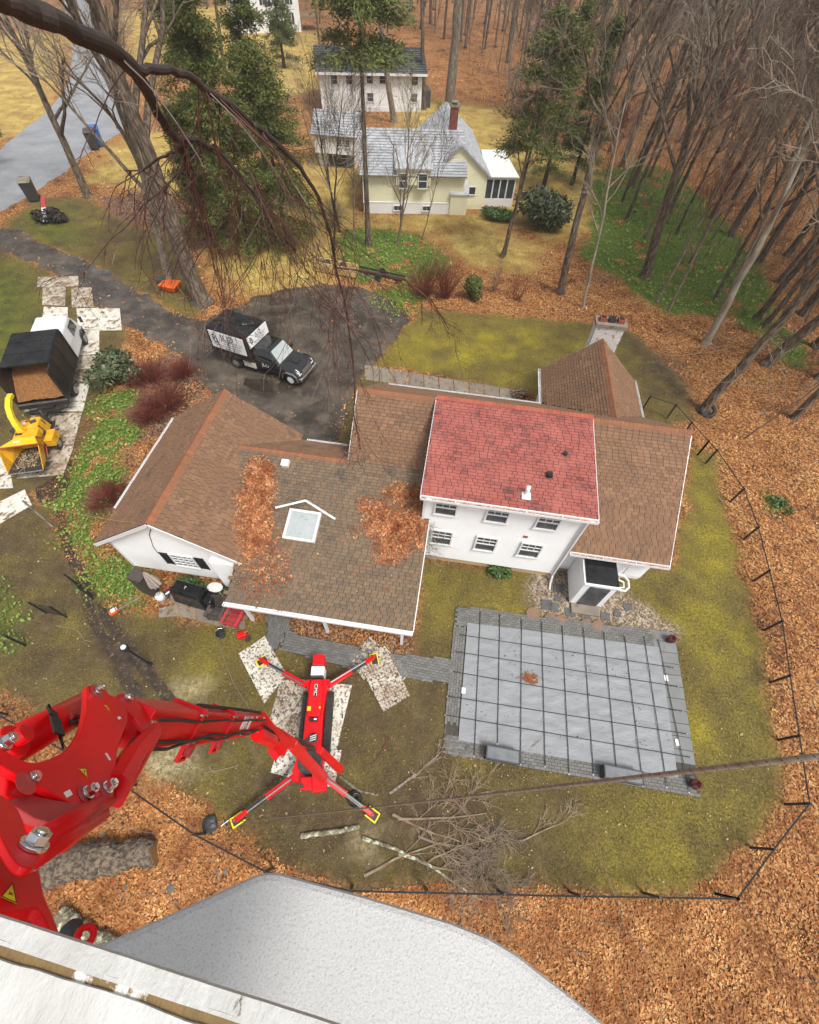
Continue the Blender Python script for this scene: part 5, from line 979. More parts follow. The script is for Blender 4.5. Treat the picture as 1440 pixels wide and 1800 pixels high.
# white oval table top / cushion
p, u, v, z = frame_at(383, 1050, .1); t = thing('plastic_table', p, 'small white oval plastic table behind the grey chair', 'table'); q = MB(); n = 14; q.prism([(p.x+.36*math.cos(6.283*j/n), p.y+.2+.24*math.sin(6.283*j/n)) for j in range(n)], .62, .66); q.build('table_top', M['white_paint'], t, bevel=.01)
for dx, dy_ in ((-.22, .08), (.22, .08), (-.22, .34), (.22, .34)): q = MB(); q.cyl(p+Vector((dx, dy_, 0)), p+Vector((dx*.8, dy_, .62)), .02, 6); q.build('leg', M['white_paint'], t)
def adirondack(p, ang, m, label, w=.62, name='garden_chair', group='garden chairs by the porch'):
    t = thing(name, p, label, 'chair', group, rz=ang); R = random.Random(2)
    def P(x, y, z): return (x, y, z)
    for s in (-1, 1):
        q = MB(); q.hexa([(s*w/2-.02, -.38, 0), (s*w/2+.02, -.38, 0), (s*w/2+.02, -.30, 0), (s*w/2-.02, -.30, 0), (s*w/2-.02, -.38, .55), (s*w/2+.02, -.38, .55), (s*w/2+.02, -.28, .55), (s*w/2-.02, -.28, .55)]); q.build('leg', m, t, local=True)
        q = MB(); q.hexa([(s*(w/2-.04)-.02, -.34, .22), (s*(w/2-.04)+.02, -.34, .22), (s*(w/2-.04)+.02, .45, 0), (s*(w/2-.04)-.02, .45, 0), (s*(w/2-.04)-.02, -.34, .36), (s*(w/2-.04)+.02, -.34, .36), (s*(w/2-.04)+.02, .45, .12), (s*(w/2-.04)-.02, .45, .12)]); q.build('rear_leg', m, t, local=True)
        q = MB(); q.box(s*(w/2+.02)-.07, s*(w/2+.02)+.07, -.42, .36, .55, .58); q.build('armrest', m, t, local=True, bevel=.01)
    for k in range(6): y = -.36+k*.095; q = MB(); q.box(-w/2+.03, w/2-.03, y, y+.075, .37-k*.028, .392-k*.028, R.random()); q.build('seat_slat', m, t, local=True)
    for k in range(7):
        x = (k-3)*.085; top = 1.0-abs(k-3)*.035; q = MB(); q.hexa([(x-.035, .20, .22), (x+.035, .20, .22), (x+.035, .225, .22), (x-.035, .225, .22), (x*1.1-.035, .46, top), (x*1.1+.035, .46, top), (x*1.1+.035, .485, top), (x*1.1-.035, .485, top)], R.random()); q.build('back_slat', m, t, local=True)
    q = MB(); q.box(-w/2, w/2, .40, .43, .70, .77); q.box(-w/2, w/2, -.385, -.36, .24, .36); q.build('rail', m, t, local=True); return t
p = G(417, 1086); adirondack(Vector((p.x, p.y-.12, 0)), -.12, M['dull_red'], 'faded red slatted garden chair under the porch gutter')
p = G(388, 1075); adirondack(Vector((p.x, p.y-.12, 0)), -.05, M['resin_brown'], 'dark grey slatted garden chair left of the red one')
p = G(391, 1117); t = thing('bucket', p, 'round black plastic bucket on the grass below the patio', 'bucket'); q = MB(); q.lathe(p, [(.15, 0), (.2, .3), (.215, .32), (.19, .32), (.14, .03)], 18); q.build('body', M['dark_box'], t, smooth=False); q = MB(); q.torus(p+Vector((0, 0, .32)), (.3, 0, 1), .2, .008, 16, 5); q.build('handle', M['steel'], t)
p = G(427, 1118); t = thing('fuel_can', p, 'bright red fuel can lying beside the black bucket', 'fuel can'); q = MB(); q.cbox(p+Vector((0, 0, .14)), (.40, .26, .26), .55); q.build('body', M['red_paint'], t, bevel=.05); q = MB(); q.tube([p+Vector((.12, .08, .27)), p+Vector((.25, .18, .30))], .025, 6); q.build('spout', M['leaf_pale'], t); q = MB(); q.torus(p+Vector((.30, -.16, .08)), (.3, .2, 1), .08, .03, 12, 6); q.torus(p+Vector((.34, -.02, .08)), (.3, .2, 1), .06, .025, 12, 6); tag(q.build('cable_coil', M['dark_box']), 'small black coil lying beside the red fuel can', 'coil')
def chainsaw(p, ang, label, body=M['orange'], L=.75, zz=.05, m2=M['white_clean']):
    t = thing('chainsaw', p, label, 'chainsaw', rz=ang); q = MB(); q.box(-.2, .18, -.11, .11, zz, zz+.2); q.build('body', body, t, local=True, bevel=.04); q = MB(); q.box(-.1, .16, -.09, .09, zz+.2, zz+.25); q.build('engine_cover', m2, t, local=True, bevel=.02)
    q = MB(); q.box(.18, .18+L, -.045, .045, zz+.06, zz+.075); q.build('guide_bar', M['silver'], t, local=True); q = MB(); q.tube([(.12, -.14, zz+.05), (.12, -.12, zz+.3), (.12, .12, zz+.3), (.12, .14, zz+.05)], .016, 6); q.tube([(-.2, 0, zz+.05), (-.38, 0, zz+.06), (-.38, 0, zz+.22), (-.18, 0, zz+.24)], .02, 6); q.build('handle', M['dark_box'], t, local=True); return t
chainsaw(G(204, 1077), math.atan2(*(lambda a, b: (b.y-a.y, b.x-a.x))(G(196, 1083), G(230, 1064))), 'orange and white chainsaw with long bar lying on the grass by the ruts', L=.95)
# orange wheelbarrow-like bin with tools
p = G(303, 510); t = thing('leaf_scoop', p, 'bright orange plastic hauling tray standing by the big tree at the drive', 'tray'); z = Vector((0, 0, 1)); c = p; q = MB()
q.hexa([c+Vector(v) for v in ((-.55, -.35, .05), (.45, -.45, .05), (.5, .35, .05), (-.5, .45, .05), (-.8, -.5, .55), (.65, -.65, .55), (.7, .6, .55), (-.7, .65, .55))]); q.build('tray', M['orange'], t, bevel=.08)
q = MB(); q.cbox(p+Vector((-1.2, .7, .25)), (.6, .55, .45), .4); e = q.build('tool_bag', M['dark_box'], None, bevel=.12, label='small black and red tool bag left of the orange tray', cat='bag'); 
q = MB(); q.tube([p+Vector((.5, 0, .5)), p+Vector((1.5, -.9, .1))], .03, 5); q.tube([p+Vector((.9, -1.3, .05)), p+Vector((1.7, -.6, .06))], .03, 5); sh = q.build('wooden_shovel', M['firewood'], None, label='wooden shovel handles lying right of the orange tray', cat='shovel'); q = MB(); q.cbox(p+Vector((1.95, -.1, .35)), (.32, .5, .06), .8); q.build('blade', M['white_paint'], sh)
# mailbox-like red and white board on an evergreen clump at the top left
p = G(85, 385); t = thing('sign_board', p, 'red and white board lying across a dark shrub at the top left lawn', 'sign board'); a, b, c = Vector((p.x-1.1, p.y+1.9, 1.0)), Vector((p.x-.2, p.y+.4, .75)), Vector((p.x+.5, p.y-1.0, .25)); q = MB(); d = (b-a).normalized(); q.obox((a+b)/2, d, Vector((-d.y, d.x, 0)).normalized(), (0, 0, 1), (b-a).length, .34, .05); q.build('red_board', M['dull_red'], t); q = MB(); d = (c-b).normalized(); q.obox((b+c)/2, d, Vector((-d.y, d.x, 0)).normalized(), (0, 0, 1), (c-b).length, .34, .05); q.build('white_board', M['white_clean'], t)
# wheelie bins at the road
def bin_(px, py, m, lab, ml=None):
    p = G(px, py); t = thing('wheelie_bin', p, lab, 'bin', 'wheelie bins at the road', rz=.5); s = 1.6; q = MB(); q.hexa([(-.26*s, -.3*s, .08), (.26*s, -.3*s, .08), (.26*s, .24*s, .08), (-.26*s, .24*s, .08), (-.3*s, -.38*s, 1.0*s), (.3*s, -.38*s, 1.0*s), (.3*s, .36*s, 1.0*s), (-.3*s, .36*s, 1.0*s)]); q.build('body', m, t, local=True, bevel=.04)
    q = MB(); q.hexa([(-.33*s, -.42*s, 1.0*s), (.33*s, -.42*s, 1.0*s), (.33*s, .42*s, 1.03*s), (-.33*s, .42*s, 1.03*s), (-.3*s, -.36*s, 1.06*s), (.3*s, -.36*s, 1.06*s), (.3*s, .4*s, 1.1*s), (-.3*s, .4*s, 1.1*s)]); q.build('lid', ml or m, t, local=True, bevel=.02)
    for s_ in (-1, 1): q = MB(); q.cyl((s_*.3*s, .27*s, .16), (s_*.24*s, .27*s, .16), .16, 12); q.build('wheel', M['rubber'], t, local=True)
    q = MB(); q.tube([(-.25*s, .42*s, .95*s), (.25*s, .42*s, .95*s)], .03, 6); q.build('handle', M['dark_box'], t, local=True)
bin_(176, 256, M['blue_plastic'], 'blue recycling bin at the roadside'); bin_(168, 262, M['dark_box'], 'black bin standing just in front of the blue bin', M['resin_brown']); bin_(62, 352, M['dark_box'], 'lone black bin with a pale lid at the road edge, farther left', M['concrete'])
# firewood by the front door, yellow timber box behind the drive
R = random.Random(8); wp = thing('firewood_stack', G(912, 700), 'small stack of split firewood beside the front door wall', 'firewood stack')
for k in range(22):
    p = G(912+R.uniform(-8, 12), 697+R.uniform(-6, 6)); q = MB(); a = R.uniform(-.5, .5)+.3; d = Vector((math.cos(a), math.sin(a), 0))*.22; zz = .08+.11*(k//6); q.tube([Vector((p.x, p.y, zz))-d, Vector((p.x, p.y, zz))+d], .065, 5, True, R.random()); q.build('log', M['firewood'], wp)
p = G(597, 482); t = thing('yellow_skid_box', p, 'long yellow timber box lying behind the drive under the trees', 'timber box', rz=-.12); q = MB(); q.box(-2.0, 1.4, -.3, -.2, .1, .8); q.box(-2.0, 1.4, .5, .6, .1, .8); q.box(-2.1, -2.0, -.3, .6, .1, .8); q.box(1.4, 1.5, -.3, .6, .1, .8); q.build('side_board', M['timber_yellow'], t, local=True); q = MB(); q.box(-2, 1.4, -.2, .5, .1, .2); q.build('floor_board', M['firewood'], t, local=True)
for k, x_ in enumerate((-1.2, .2)): q = MB(); q.cyl((x_, -.2, .5), (x_, .5, .5), .3, 10); q.build('roller', M['dark_metal'], t, local=True)
p = G(665, 488); t = thing('log_trailer', p, 'low grey frame trailer lying right of the yellow timber box', 'trailer', rz=-.2); q = MB(); q.box(-2.0, 2.2, -.35, -.25, .3, .42); q.box(-2.0, 2.2, .35, .45, .3, .42); [q.box(x_, x_+.1, -.25, .35, .31, .41) for x_ in (-1.9, -1.0, -.1, .8, 1.7)]; q.build('frame', M['dark_metal'], t, local=True)
for s in (-1, 1): q = MB(); q.cyl((.2, s*.5, .28), (.2, s*.6, .28), .28, 14); q.build('wheel', M['rubber'], t, local=True)
# tyre at the foot of a tree
p = G(1241, 727); q = MB(); q.torus((p.x, p.y, .25), Vector((-.15, -.55, .8)), .38, .13, 26, 8); tag(q.build('tyre', M['rubber'], smooth=True), 'old black tyre leaning against the foot of the leaning tree', 'tyre')
# rocks, logs and cut branches
rocks([(300, 1562, .13), (262, 1478, .14), (222, 1560, .09), (180, 1470, .10), (383, 1535, .08), (396, 1532, .08), (165, 1480, .11)], 'stone', 'rock', 'grey rock in the leaf litter below the fence', 'rock', 'rocks in the leaves')
def log(pts, rad, label, m=M['lichen_bark'], n=10, name='cut_log', endm=None, seed=0):
    P = [G(a, b, 0)+Vector((0, 0, r*.85)) for (a, b), r in zip(pts, rad)]; R = random.Random(seed); PP, RR = [], []
    for i in range(len(P)-1):
        for k in range(10): f = k/10; PP.append(P[i].lerp(P[i+1], f)+Vector((R.uniform(-.2, .2)*rad[i], R.uniform(-.2, .2)*rad[i], 0))); RR.append((rad[i]*(1-f)+rad[i+1]*f)*(1+R.uniform(-.08, .08)))
    PP.append(P[-1]); RR.append(rad[-1]); q = MB(); q.tube(PP, RR, n*2); C_ = [Vector(p_) for p_ in PP]; q.v = [tuple(C_[i//(n*2)]+(Vector(w_)-C_[i//(n*2)])*(1+.16*math.sin((i % (n*2))*2.4+seed)*.18+R.uniform(-.015, .015))) for i, w_ in enumerate(q.v)]; t = thing(name, P[0], label, 'log'); q.build('trunk', m, t, smooth=False)
    for e, d in ((PP[0], PP[0]-PP[1]), (PP[-1], PP[-1]-PP[-2])): d.normalize(); q = MB(); q.cyl(e, e+d*.006, RR[0]*.96 if e == PP[0] else RR[-1]*.96, n); q.build('cut_end', M['leaf_pale'], t)
log([(529, 1470), (575, 1464), (632, 1454)], [.085, .085, .075], 'straight lichen covered log with a pale cut end on the lawn'); log([(637, 1473), (690, 1490), (712, 1500)], [.07, .055, .04], 'second short lichen log right of the saw cut', seed=2)
log([(598, 1366), (630, 1390), (665, 1398)], [.05, .045, .03], 'grey branch stub lying beside the lower right outrigger', seed=3, m=M['bark_grey'])
log([(30, 1535), (110, 1520), (190, 1508), (278, 1500)], [.60, .52, .46, .36], 'huge fallen trunk with grey brown bark in the leaf litter', m=M['bark'], n=18, name='fallen_trunk', seed=4)
log([(110, 1610), (180, 1655), (250, 1700)], [.26, .26, .3], 'thick mossy trunk end just below the white bucket', m=M['lichen_bark'], n=14, name='fallen_trunk', seed=5)
# ================================================================ vehicles (local frame: x forward, y left, z up)
def wheel(parent, x, y, r=.42, w=.26, rim=M['silver'], out=1):
    q = MB(); q.torus((x, y, r), (0, 1, 0), r-.12, .12, 22, 8); q.cyl((x, y-w/2+.03, r), (x, y+w/2-.03, r), r-.10, 20); ty = q.build('wheel', M['rubber'], parent, local=True, smooth=False)
    q = MB(); q.cyl((x, y+out*(w/2-.05), r), (x, y+out*(w/2-.012), r), r*.56, 18); q.cyl((x, y+out*(w/2-.02), r), (x, y+out*(w/2+.03), r), r*.2, 10)
    for k in range(8): a = k*.785; q.cyl((x+math.cos(a)*r*.38, y+out*(w/2-.02), r+math.sin(a)*r*.38), (x+math.cos(a)*r*.38, y+out*(w/2+.005), r+math.sin(a)*r*.38), .025, 6)
    q.build('rim', rim, ty, local=True)
def sect(mb, secs, t=0):      # loft of y-symmetric sections: (x, [(y, z) outline])
    n = len(secs[0][1]); vs = [(x, y, z) for x, o in secs for (y, z) in o]
    mb.add(vs, [(i*n+j, i*n+(j+1) % n, (i+1)*n+(j+1) % n, (i+1)*n+j) for i in range(len(secs)-1) for j in range(n)]+[tuple(range(n-1, -1, -1)), tuple((len(secs)-1)*n+j for j in range(n))], t)
def body_sec(x, z0, z1, w0, w1=None, c=.06):
    w1 = w0 if w1 is None else w1; return (x, [(-w0, z0), (w0, z0), (w0, (z0+z1)*.5), (w1, z1-c), (w1-c, z1), (-w1+c, z1), (-w1, z1-c), (-w0, (z0+z1)*.5)])
bt = thing('chip_truck', (-12.05, 23.35, 0), 'black pickup-cab chip truck with white lettered sign panels on its box', 'truck', rz=math.radians(-14.3))
BP = M['black_paint']
q = MB(); q.box(-3.4, 2.7, -.42, .42, .45, .62); q.box(-3.5, -.5, -1.02, 1.02, .88, 1.0); q.build('chassis', M['black_steel'], bt, local=True)
q = MB(); sect(q, [body_sec(-.45, .55, 1.22, .98, .96), body_sec(1.15, .55, 1.22, .98, .96), body_sec(1.35, .55, 1.24, 1.0, .94, .1), body_sec(2.45, .55, 1.18, 1.0, .90, .14), body_sec(2.72, .60, 1.02, .96, .84, .12)]); q.build('body', BP, bt, local=True, bevel=.03, smooth=False)
q = MB(); sect(q, [body_sec(-.42, 1.2, 1.90, .93, .78, .08), body_sec(.55, 1.2, 1.95, .93, .76, .08), body_sec(.75, 1.2, 1.93, .93, .74, .08), body_sec(1.38, 1.2, 1.24, .90, .86, .02)]); cabo = q.build('cab', BP, bt, local=True, bevel=.02)
q = MB(); q.add([(1.36, -.80, 1.262), (1.36, .80, 1.262), (.80, .68, 1.925), (.80, -.68, 1.925)], [(0, 1, 2, 3)]); q.build('windscreen', M['pale_glass'], cabo, local=True)
for s in (-1, 1):
    q = MB(); q.add([(-.25, s*.945, 1.28), (1.15, s*.935, 1.28), (.72, s*.805, 1.84), (-.2, s*.815, 1.86)], [(0, 1, 2, 3), (3, 2, 1, 0)]); q.build('side_window', M['glass'], cabo, local=True)
    q = MB(); q.box(-.3, 1.2, s*.982-.006, s*.982+.006, 1.19, 1.215); q.build('side_trim', M['chrome'], cabo, local=True)
    q = MB(); q.box(1.0, 1.12, s*1.08-.13, s*1.08+.13, 1.22, 1.50); q.build('mirror', BP, bt, local=True, bevel=.03)
    q = MB(); q.hexa([(2.50, s*.72-.17, .80), (2.74, s*.72-.15, .80), (2.74, s*.72+.15, .80), (2.50, s*.72+.17, .80), (2.46, s*.72-.15, 1.06), (2.70, s*.70-.12, 1.0), (2.70, s*.70+.12, 1.0), (2.46, s*.72+.15, 1.06)]); q.build('headlight', M['white_clean'], bt, local=True, bevel=.02)
    q = MB(); q.tube([(2.66, s*1.03, .42), (2.58, s*1.05, .78), (2.32, s*1.06, .96), (1.92, s*1.06, .98), (1.62, s*1.05, .80), (1.52, s*1.03, .45)], .07, 6); q.build('wheel_arch', M['steel'] if s < 0 else BP, bt, local=True)
    wheel(bt, 2.08, s*.90, out=s, rim=M['white_clean']); wheel(bt, -2.0, s*.92, out=s, w=.34)
q = MB()
for k in range(4): q.box(2.70, 2.76, -.52, .52, .72+k*.075, .765+k*.075)
q.build('grille', M['silver'], bt, local=True); q = MB(); q.box(2.66, 2.92, -.98, .98, .48, .68); q.build('bumper', M['chrome'], bt, local=True, bevel=.04)
q = MB(); q.cbox((1.9, 0, 1.235), (.7, .5, .02)); q.build('bonnet_scoop', BP, bt, local=True, bevel=.01)
q = MB(); q.box(-3.5, -.62, -1.06, 1.06, 1.0, 1.32); q.box(-3.5, -.62, -1.06, -1.0, 1.3, 2.62); q.box(-3.5, -.62, 1.0, 1.06, 1.3, 2.62); q.box(-.68, -.62, -1.0, 1.0, 1.3, 2.62)
for x_ in (-3.5, -2.55, -1.6, -.70):
    for s in (-1, 1): q.box(x_, x_+.08, s*1.09-.03, s*1.09+.03, 1.0, 2.62)
q.build('chip_box', M['black_steel'], bt, local=True, bevel=.01)
q = MB(); n1, n2 = 24, 16; q.add([(-3.5+2.9*i/n1, -1.06+2.12*j/n2, 2.64+.10*(vn(np.array([i*.9]), np.array([j*.9]), 2.2, 4)[0]-.5)-.05*math.sin(math.pi*i/n1)*math.sin(math.pi*j/n2)) for j in range(n2+1) for i in range(n1+1)], [(j*(n1+1)+i, j*(n1+1)+i+1, (j+1)*(n1+1)+i+1, (j+1)*(n1+1)+i) for j in range(n2) for i in range(n1)]); q.build('tarp', M['black_tarp'], bt, local=True, smooth=True)
q = MB(); [q.box(x0, x0+.55, -1.13, -1.08, .92, 1.05) for x0 in (-3.4, -2.7, -1.95, -1.2)]; q.build('running_rail', M['dark_metal'], bt, local=True)
q = MB(); q.box(-1.35, -.45, -1.03, -.75, .45, .85); q.build('tool_box', M['mat_board'], bt, local=True, bevel=.02)
# sign panels with the firm's lettering
def sign(c, u, v, w, h, parent, small=False):
    c, u, v = Vector(c), Vector(u).normalized(), Vector(v).normalized(); n = u.cross(v); q = MB(); q.obox(c, u, v, n, w, h, .03); s = q.build('sign_panel', M['white_clean'], parent, local=True); q = MB()
    e = c+n*.018
    def T(t, a, b, sz, sx=1.0): 
        cu = bpy.data.curves.new('lettering', 'FONT'); cu.body = t; cu.size = sz; cu.extrude = .002; cu.align_x = 'CENTER'; cu.align_y = 'CENTER'; cu.materials.append(M['ink']); o = bpy.data.objects.new('lettering', cu); COL.objects.link(o); o.parent = s; p = e+u*a+v*b
        o.matrix_local = Matrix(((u.x*sx, v.x, n.x, p.x), (u.y*sx, v.y, n.y, p.y), (u.z*sx, v.z, n.z, p.z), (0, 0, 0, 1))); to_mesh(o)
    T('JLO', w*.02, h*.24, h*.42, 1.3); T('TREE SERVICES LLC', w*.14, h*.02, h*.15, 1.0); T('REMOVAL & PRUNING', w*.12, -h*.13, h*.11); T('RESIDENTIAL & COMMERCIAL', .02, -h*.29, h*.12); T('FULLY LICENSED & INSURED', .02, -h*.42, h*.10)
    # climber emblem: an arch shaped figure on a trunk
    a0 = e+u*(-w*.36)+v*(h*.12)+n*.002; q.tube([a0+u*(h*.12*math.cos(k*.5+.2))+v*(h*.20*math.sin(k*.5+.2)) for k in range(7)], .022, 5); q.tube([a0+u*.12*h+v*0, a0+u*.15*h-v*.3*h], .03, 5); q.tube([a0-u*.1*h-v*.05*h, a0-u*.02*h-v*.3*h, a0+u*.12*h-v*.22*h], .035, 5); q.obox(a0-v*.0, u, v, n, .1*h, .1*h, .01)
    q.build('emblem', M['ink'], s, local=True)
sign((-2.06, -1.135, 1.96), (1, 0, 0), (0, 0, 1), 2.55, 1.16, bt)
sign((-.50, 0, 2.28), (0, 1, 0), (-.1, 0, 1), 2.05, .72, bt)
def door_text(t, p, u, v, sz, m, parent):
    cu = bpy.data.curves.new('lettering', 'FONT'); cu.body = t; cu.size = sz; cu.extrude = .002; cu.align_x = 'CENTER'; cu.align_y = 'CENTER'; cu.materials.append(m); o = bpy.data.objects.new('lettering', cu); COL.objects.link(o); o.parent = parent
    u, v, p = Vector(u).normalized(), Vector(v).normalized(), Vector(p); n = u.cross(v); o.matrix_local = Matrix(((u.x, v.x, n.x, p.x), (u.y, v.y, n.y, p.y), (u.z, v.z, n.z, p.z), (0, 0, 0, 1))); to_mesh(o)
door_text('JLO', (.35, -.992, .95), (1, 0, 0), (0, 0, 1), .34, M['white_clean'], cabo)
q = MB()
for k in range(7): a = random.uniform(-3.2, -1.0); b = random.uniform(-.7, .9); q.tube([(a, b, 2.72), (a+random.uniform(-.5, .5), b+random.uniform(-.4, .4), 2.74)], .012, 4)
q.build('twigs_on_tarp', M['lichen_bark'], bt, local=True, kind='stuff')

# white cab-over chip truck with high black body, open at the back
wt = thing('white_chip_truck', (-24.95, 20.45, 0), 'white cab-over truck with tall black body, rear open, loaded with wood chips', 'truck', rz=math.radians(113.5)); WP = M['white_clean']; hw_ = 1.28
q = MB(); q.box(-4.4, 3.2, -.42, .42, .55, .75); q.build('chassis', M['black_steel'], wt, local=True)
q = MB(); sect(q, [body_sec(.1, .55, 2.22, 1.04, .94, .14), body_sec(.35, .55, 2.32, 1.06, .96, .16), body_sec(2.5, .55, 2.30, 1.04, .94, .18), body_sec(2.95, .55, 1.95, 1.03, .93, .2), body_sec(3.35, .55, 1.30, 1.02, .95, .1), body_sec(3.42, .55, .9, 1.0, .95, .1)]); cb_ = q.build('cab', WP, wt, local=True, bevel=.05)
for k in range(6): q = MB(); q.box(.35, 2.45, -.72+k*.27, -.69+k*.27+.02, 2.312, 2.335); q.build('roof_rib', WP, cb_, local=True)
for s in (-1, 1):
    q = MB(); q.add([(1.5, s*1.062, 1.35), (2.75, s*1.055, 1.35), (2.55, s*1.01, 1.98), (1.55, s*1.02, 2.0)], [(0, 1, 2, 3), (3, 2, 1, 0)]); q.build('side_window', M['glass'], cb_, local=True)
    q = MB(); q.tube([(3.0, s*1.05, 1.9), (3.15, s*1.3, 1.85), (3.12, s*1.32, 1.3)], .02, 5); q.cbox((3.12, s*1.34, 1.55), (.06, .18, .38)); q.build('mirror', M['dark_box'], wt, local=True)
    wheel(wt, 2.75, s*.98, out=s); wheel(wt, -2.6, s*1.02, out=s, w=.42)
    q = MB(); q.tube([(3.25, s*1.06, .5), (3.15, s*1.07, .85), (2.75, s*1.07, .98), (2.35, s*1.07, .85), (2.25, s*1.06, .5)], .06, 6); q.build('wheel_arch', M['dark_box'], wt, local=True)
q = MB(); q.box(3.02, 3.44, -1.03, 1.03, .55, .9); q.build('lower_grille', M['dark_box'], wt, local=True); q = MB(); q.add([(2.98, -.84, 1.90), (2.98, .84, 1.90), (3.37, .86, 1.32), (3.37, -.86, 1.32)], [(3, 2, 1, 0)]); q.build('windscreen', M['glass'], cb_, local=True); q = MB(); q.box(3.3, 3.5, -1.02, 1.02, .42, .7); q.build('bumper', WP, wt, local=True, bevel=.04)
q = MB(); zb, zt = .95, 2.85; XR, XF = -4.15, -.15; q.box(XR, XF, -hw_, hw_, zb-.1, zb); q.box(XR, XF, -hw_, -hw_+.06, zb, zt); q.box(XR, XF, hw_-.06, hw_, zb, zt); q.box(XF-.06, XF, -hw_+.06, hw_-.06, zb, zt); q.build('chip_body', M['black_steel'], wt, local=True, bevel=.02)
q = MB(); q.hexa([(-3.35, -hw_-.03, zt), (XF+.06, -hw_-.03, zt), (XF+.06, hw_+.03, zt), (-3.35, hw_+.03, zt), (-3.35, -hw_+.1, zt+.12), (XF, -hw_+.1, zt+.12), (XF, hw_-.1, zt+.12), (-3.35, hw_-.1, zt+.12)]); rf = q.build('body_roof', M['black_tarp'], wt, local=True, bevel=.03)
for x_ in (-2.3, -1.2): q = MB(); q.box(x_, x_+.03, -hw_+.12, hw_-.12, zt+.121, zt+.135); q.build('roof_rib', M['black_tarp'], rf, local=True)
for x_ in (-4.13, -2.9, -1.6, -.3):
    for s in (-1, 1): q = MB(); q.box(x_, x_+.08, s*(hw_+.03)-.03, s*(hw_+.03)+.03, zb, zt); q.build('body_stake', M['black_steel'], wt, local=True)
n1, n2 = 40, 24; q = MB(); q.add([(-4.08+3.8*i/n1, -hw_+.07+(2*hw_-.14)*j/n2, zb+.2+1.2*min(1, (i/n1)*1.9)**.8+.22*(fbm(np.array([i*.25]), np.array([j*.25]), 1.2, 9)[0]-.5)) for j in range(n2+1) for i in range(n1+1)], [(j*(n1+1)+i, j*(n1+1)+i+1, (j+1)*(n1+1)+i+1, (j+1)*(n1+1)+i) for j in range(n2) for i in range(n1)]); tag(q.build('wood_chip_load', M['wood_chips'], None), 'heap of rusty brown wood chips filling the open black truck body', 'wood chips', kind='stuff')
wc = bpy.data.objects['wood_chip_load']; wc.matrix_world = PM[wt.name]
q = MB(); q.box(-4.27, -4.15, -hw_-.02, hw_+.02, .72, .95); q.box(-4.5, -4.25, -.9, .9, .52, .62); q.box(-4.6, -4.5, -.75, .75, .5, .66); q.build('rear_bumper', M['black_steel'], wt, local=True); q = MB(); q.box(-4.21, -4.15, -hw_, hw_, .95, 1.0); q.build('sill_edge', M['silver'], wt, local=True)

# yellow wood chipper
cp_ = thing('wood_chipper', (-22.25, 14.05, 0), 'yellow towed wood chipper with tall curved chute behind the white truck', 'wood chipper', rz=math.radians(111)); YP = M['yellow_paint']
q = MB(); q.box(-1.2, 1.5, -.62, -.52, .5, .62); q.box(-1.2, 1.5, .52, .62, .5, .62); q.box(1.4, 1.5, -.52, .52, .5, .62); q.box(1.45, 2.55, -.09, .09, .5, .64); q.hexa([(1.4, -.5, .52), (2.1, -.05, .52), (2.1, .05, .52), (1.4, .5, .52), (1.4, -.5, .6), (2.1, -.05, .6), (2.1, .05, .6), (1.4, .5, .6)]); q.build('frame', M['black_steel'], cp_, local=True)
q = MB(); q.cyl((2.3, .22, .1), (2.3, .22, .8), .04, 8); q.cyl((2.3, .22, .0), (2.3, .22, .14), .09, 10); q.build('jack', M['silver'], cp_, local=True)
q = MB(); q.cbox((-.05, .05, 1.0), (1.0, 1.15, .75)); q.build('drum_housing', YP, cp_, local=True, bevel=.06); q = MB(); q.hexa([(.0, -.62, .7), (1.1, -.62, .7), (1.1, .1, .7), (.0, .1, .7), (.15, -.5, 1.5), (.95, -.5, 1.5), (.95, 0, 1.5), (.15, 0, 1.5)]); q.build('engine_hood', YP, cp_, local=True, bevel=.06)
q = MB(); q.cbox((.9, .45, .95), (.55, .5, .5)); q.build('fuel_tank', YP, cp_, local=True, bevel=.05); q = MB(); q.cbox((.55, -.25, 1.52), (.22, .3, .03), .5); q.cbox((.1, -.62, 1.0), (.3, .04, .2)); q.build('hatch', M['dark_box'], cp_, local=True)
q = MB(); q.cyl((.9, .75, 1.05), (.35, .95, 1.1), .17, 12); q.cbox((.2, .9, .75), (.6, .35, .4)); q.build('air_filter', M['dark_box'], cp_, local=True, bevel=.02)
def sqtube(mb, pts, ws): 
    vs = []; 
    for (x, y, z), (w, h), (dx, dz) in zip(pts, ws, [((pts[min(i+1, len(pts)-1)][0]-pts[max(i-1, 0)][0]), (pts[min(i+1, len(pts)-1)][2]-pts[max(i-1, 0)][2])) for i in range(len(pts))]):
        L = math.hypot(dx, dz); nx_, nz_ = -dz/L, dx/L; vs += [(x-nx_*h/2, y-w/2, z-nz_*h/2), (x-nx_*h/2, y+w/2, z-nz_*h/2), (x+nx_*h/2, y+w/2, z+nz_*h/2), (x+nx_*h/2, y-w/2, z+nz_*h/2)]
    k = len(pts); mb.add(vs, [(i*4+j, i*4+(j+1) % 4, (i+1)*4+(j+1) % 4, (i+1)*4+j) for i in range(k-1) for j in range(4)]+[(3, 2, 1, 0), tuple((k-1)*4+j for j in range(4))])
q = MB(); sqtube(q, [(.05, .28, 1.3), (.12, .30, 1.75), (.32, .34, 2.15), (.7, .38, 2.45), (1.2, .40, 2.60), (1.6, .40, 2.58)], [(.30, .30), (.27, .26), (.25, .24), (.25, .22), (.25, .20), (.25, .18)]); q.build('chute', M['yellow_bright'], cp_, local=True, bevel=.02)
q = MB(); q.torus((.07, .29, 1.42), (.1, 0, 1), .22, .035, 20, 6); q.build('chute_collar', YP, cp_, local=True)
w1, w2 = .48, .92
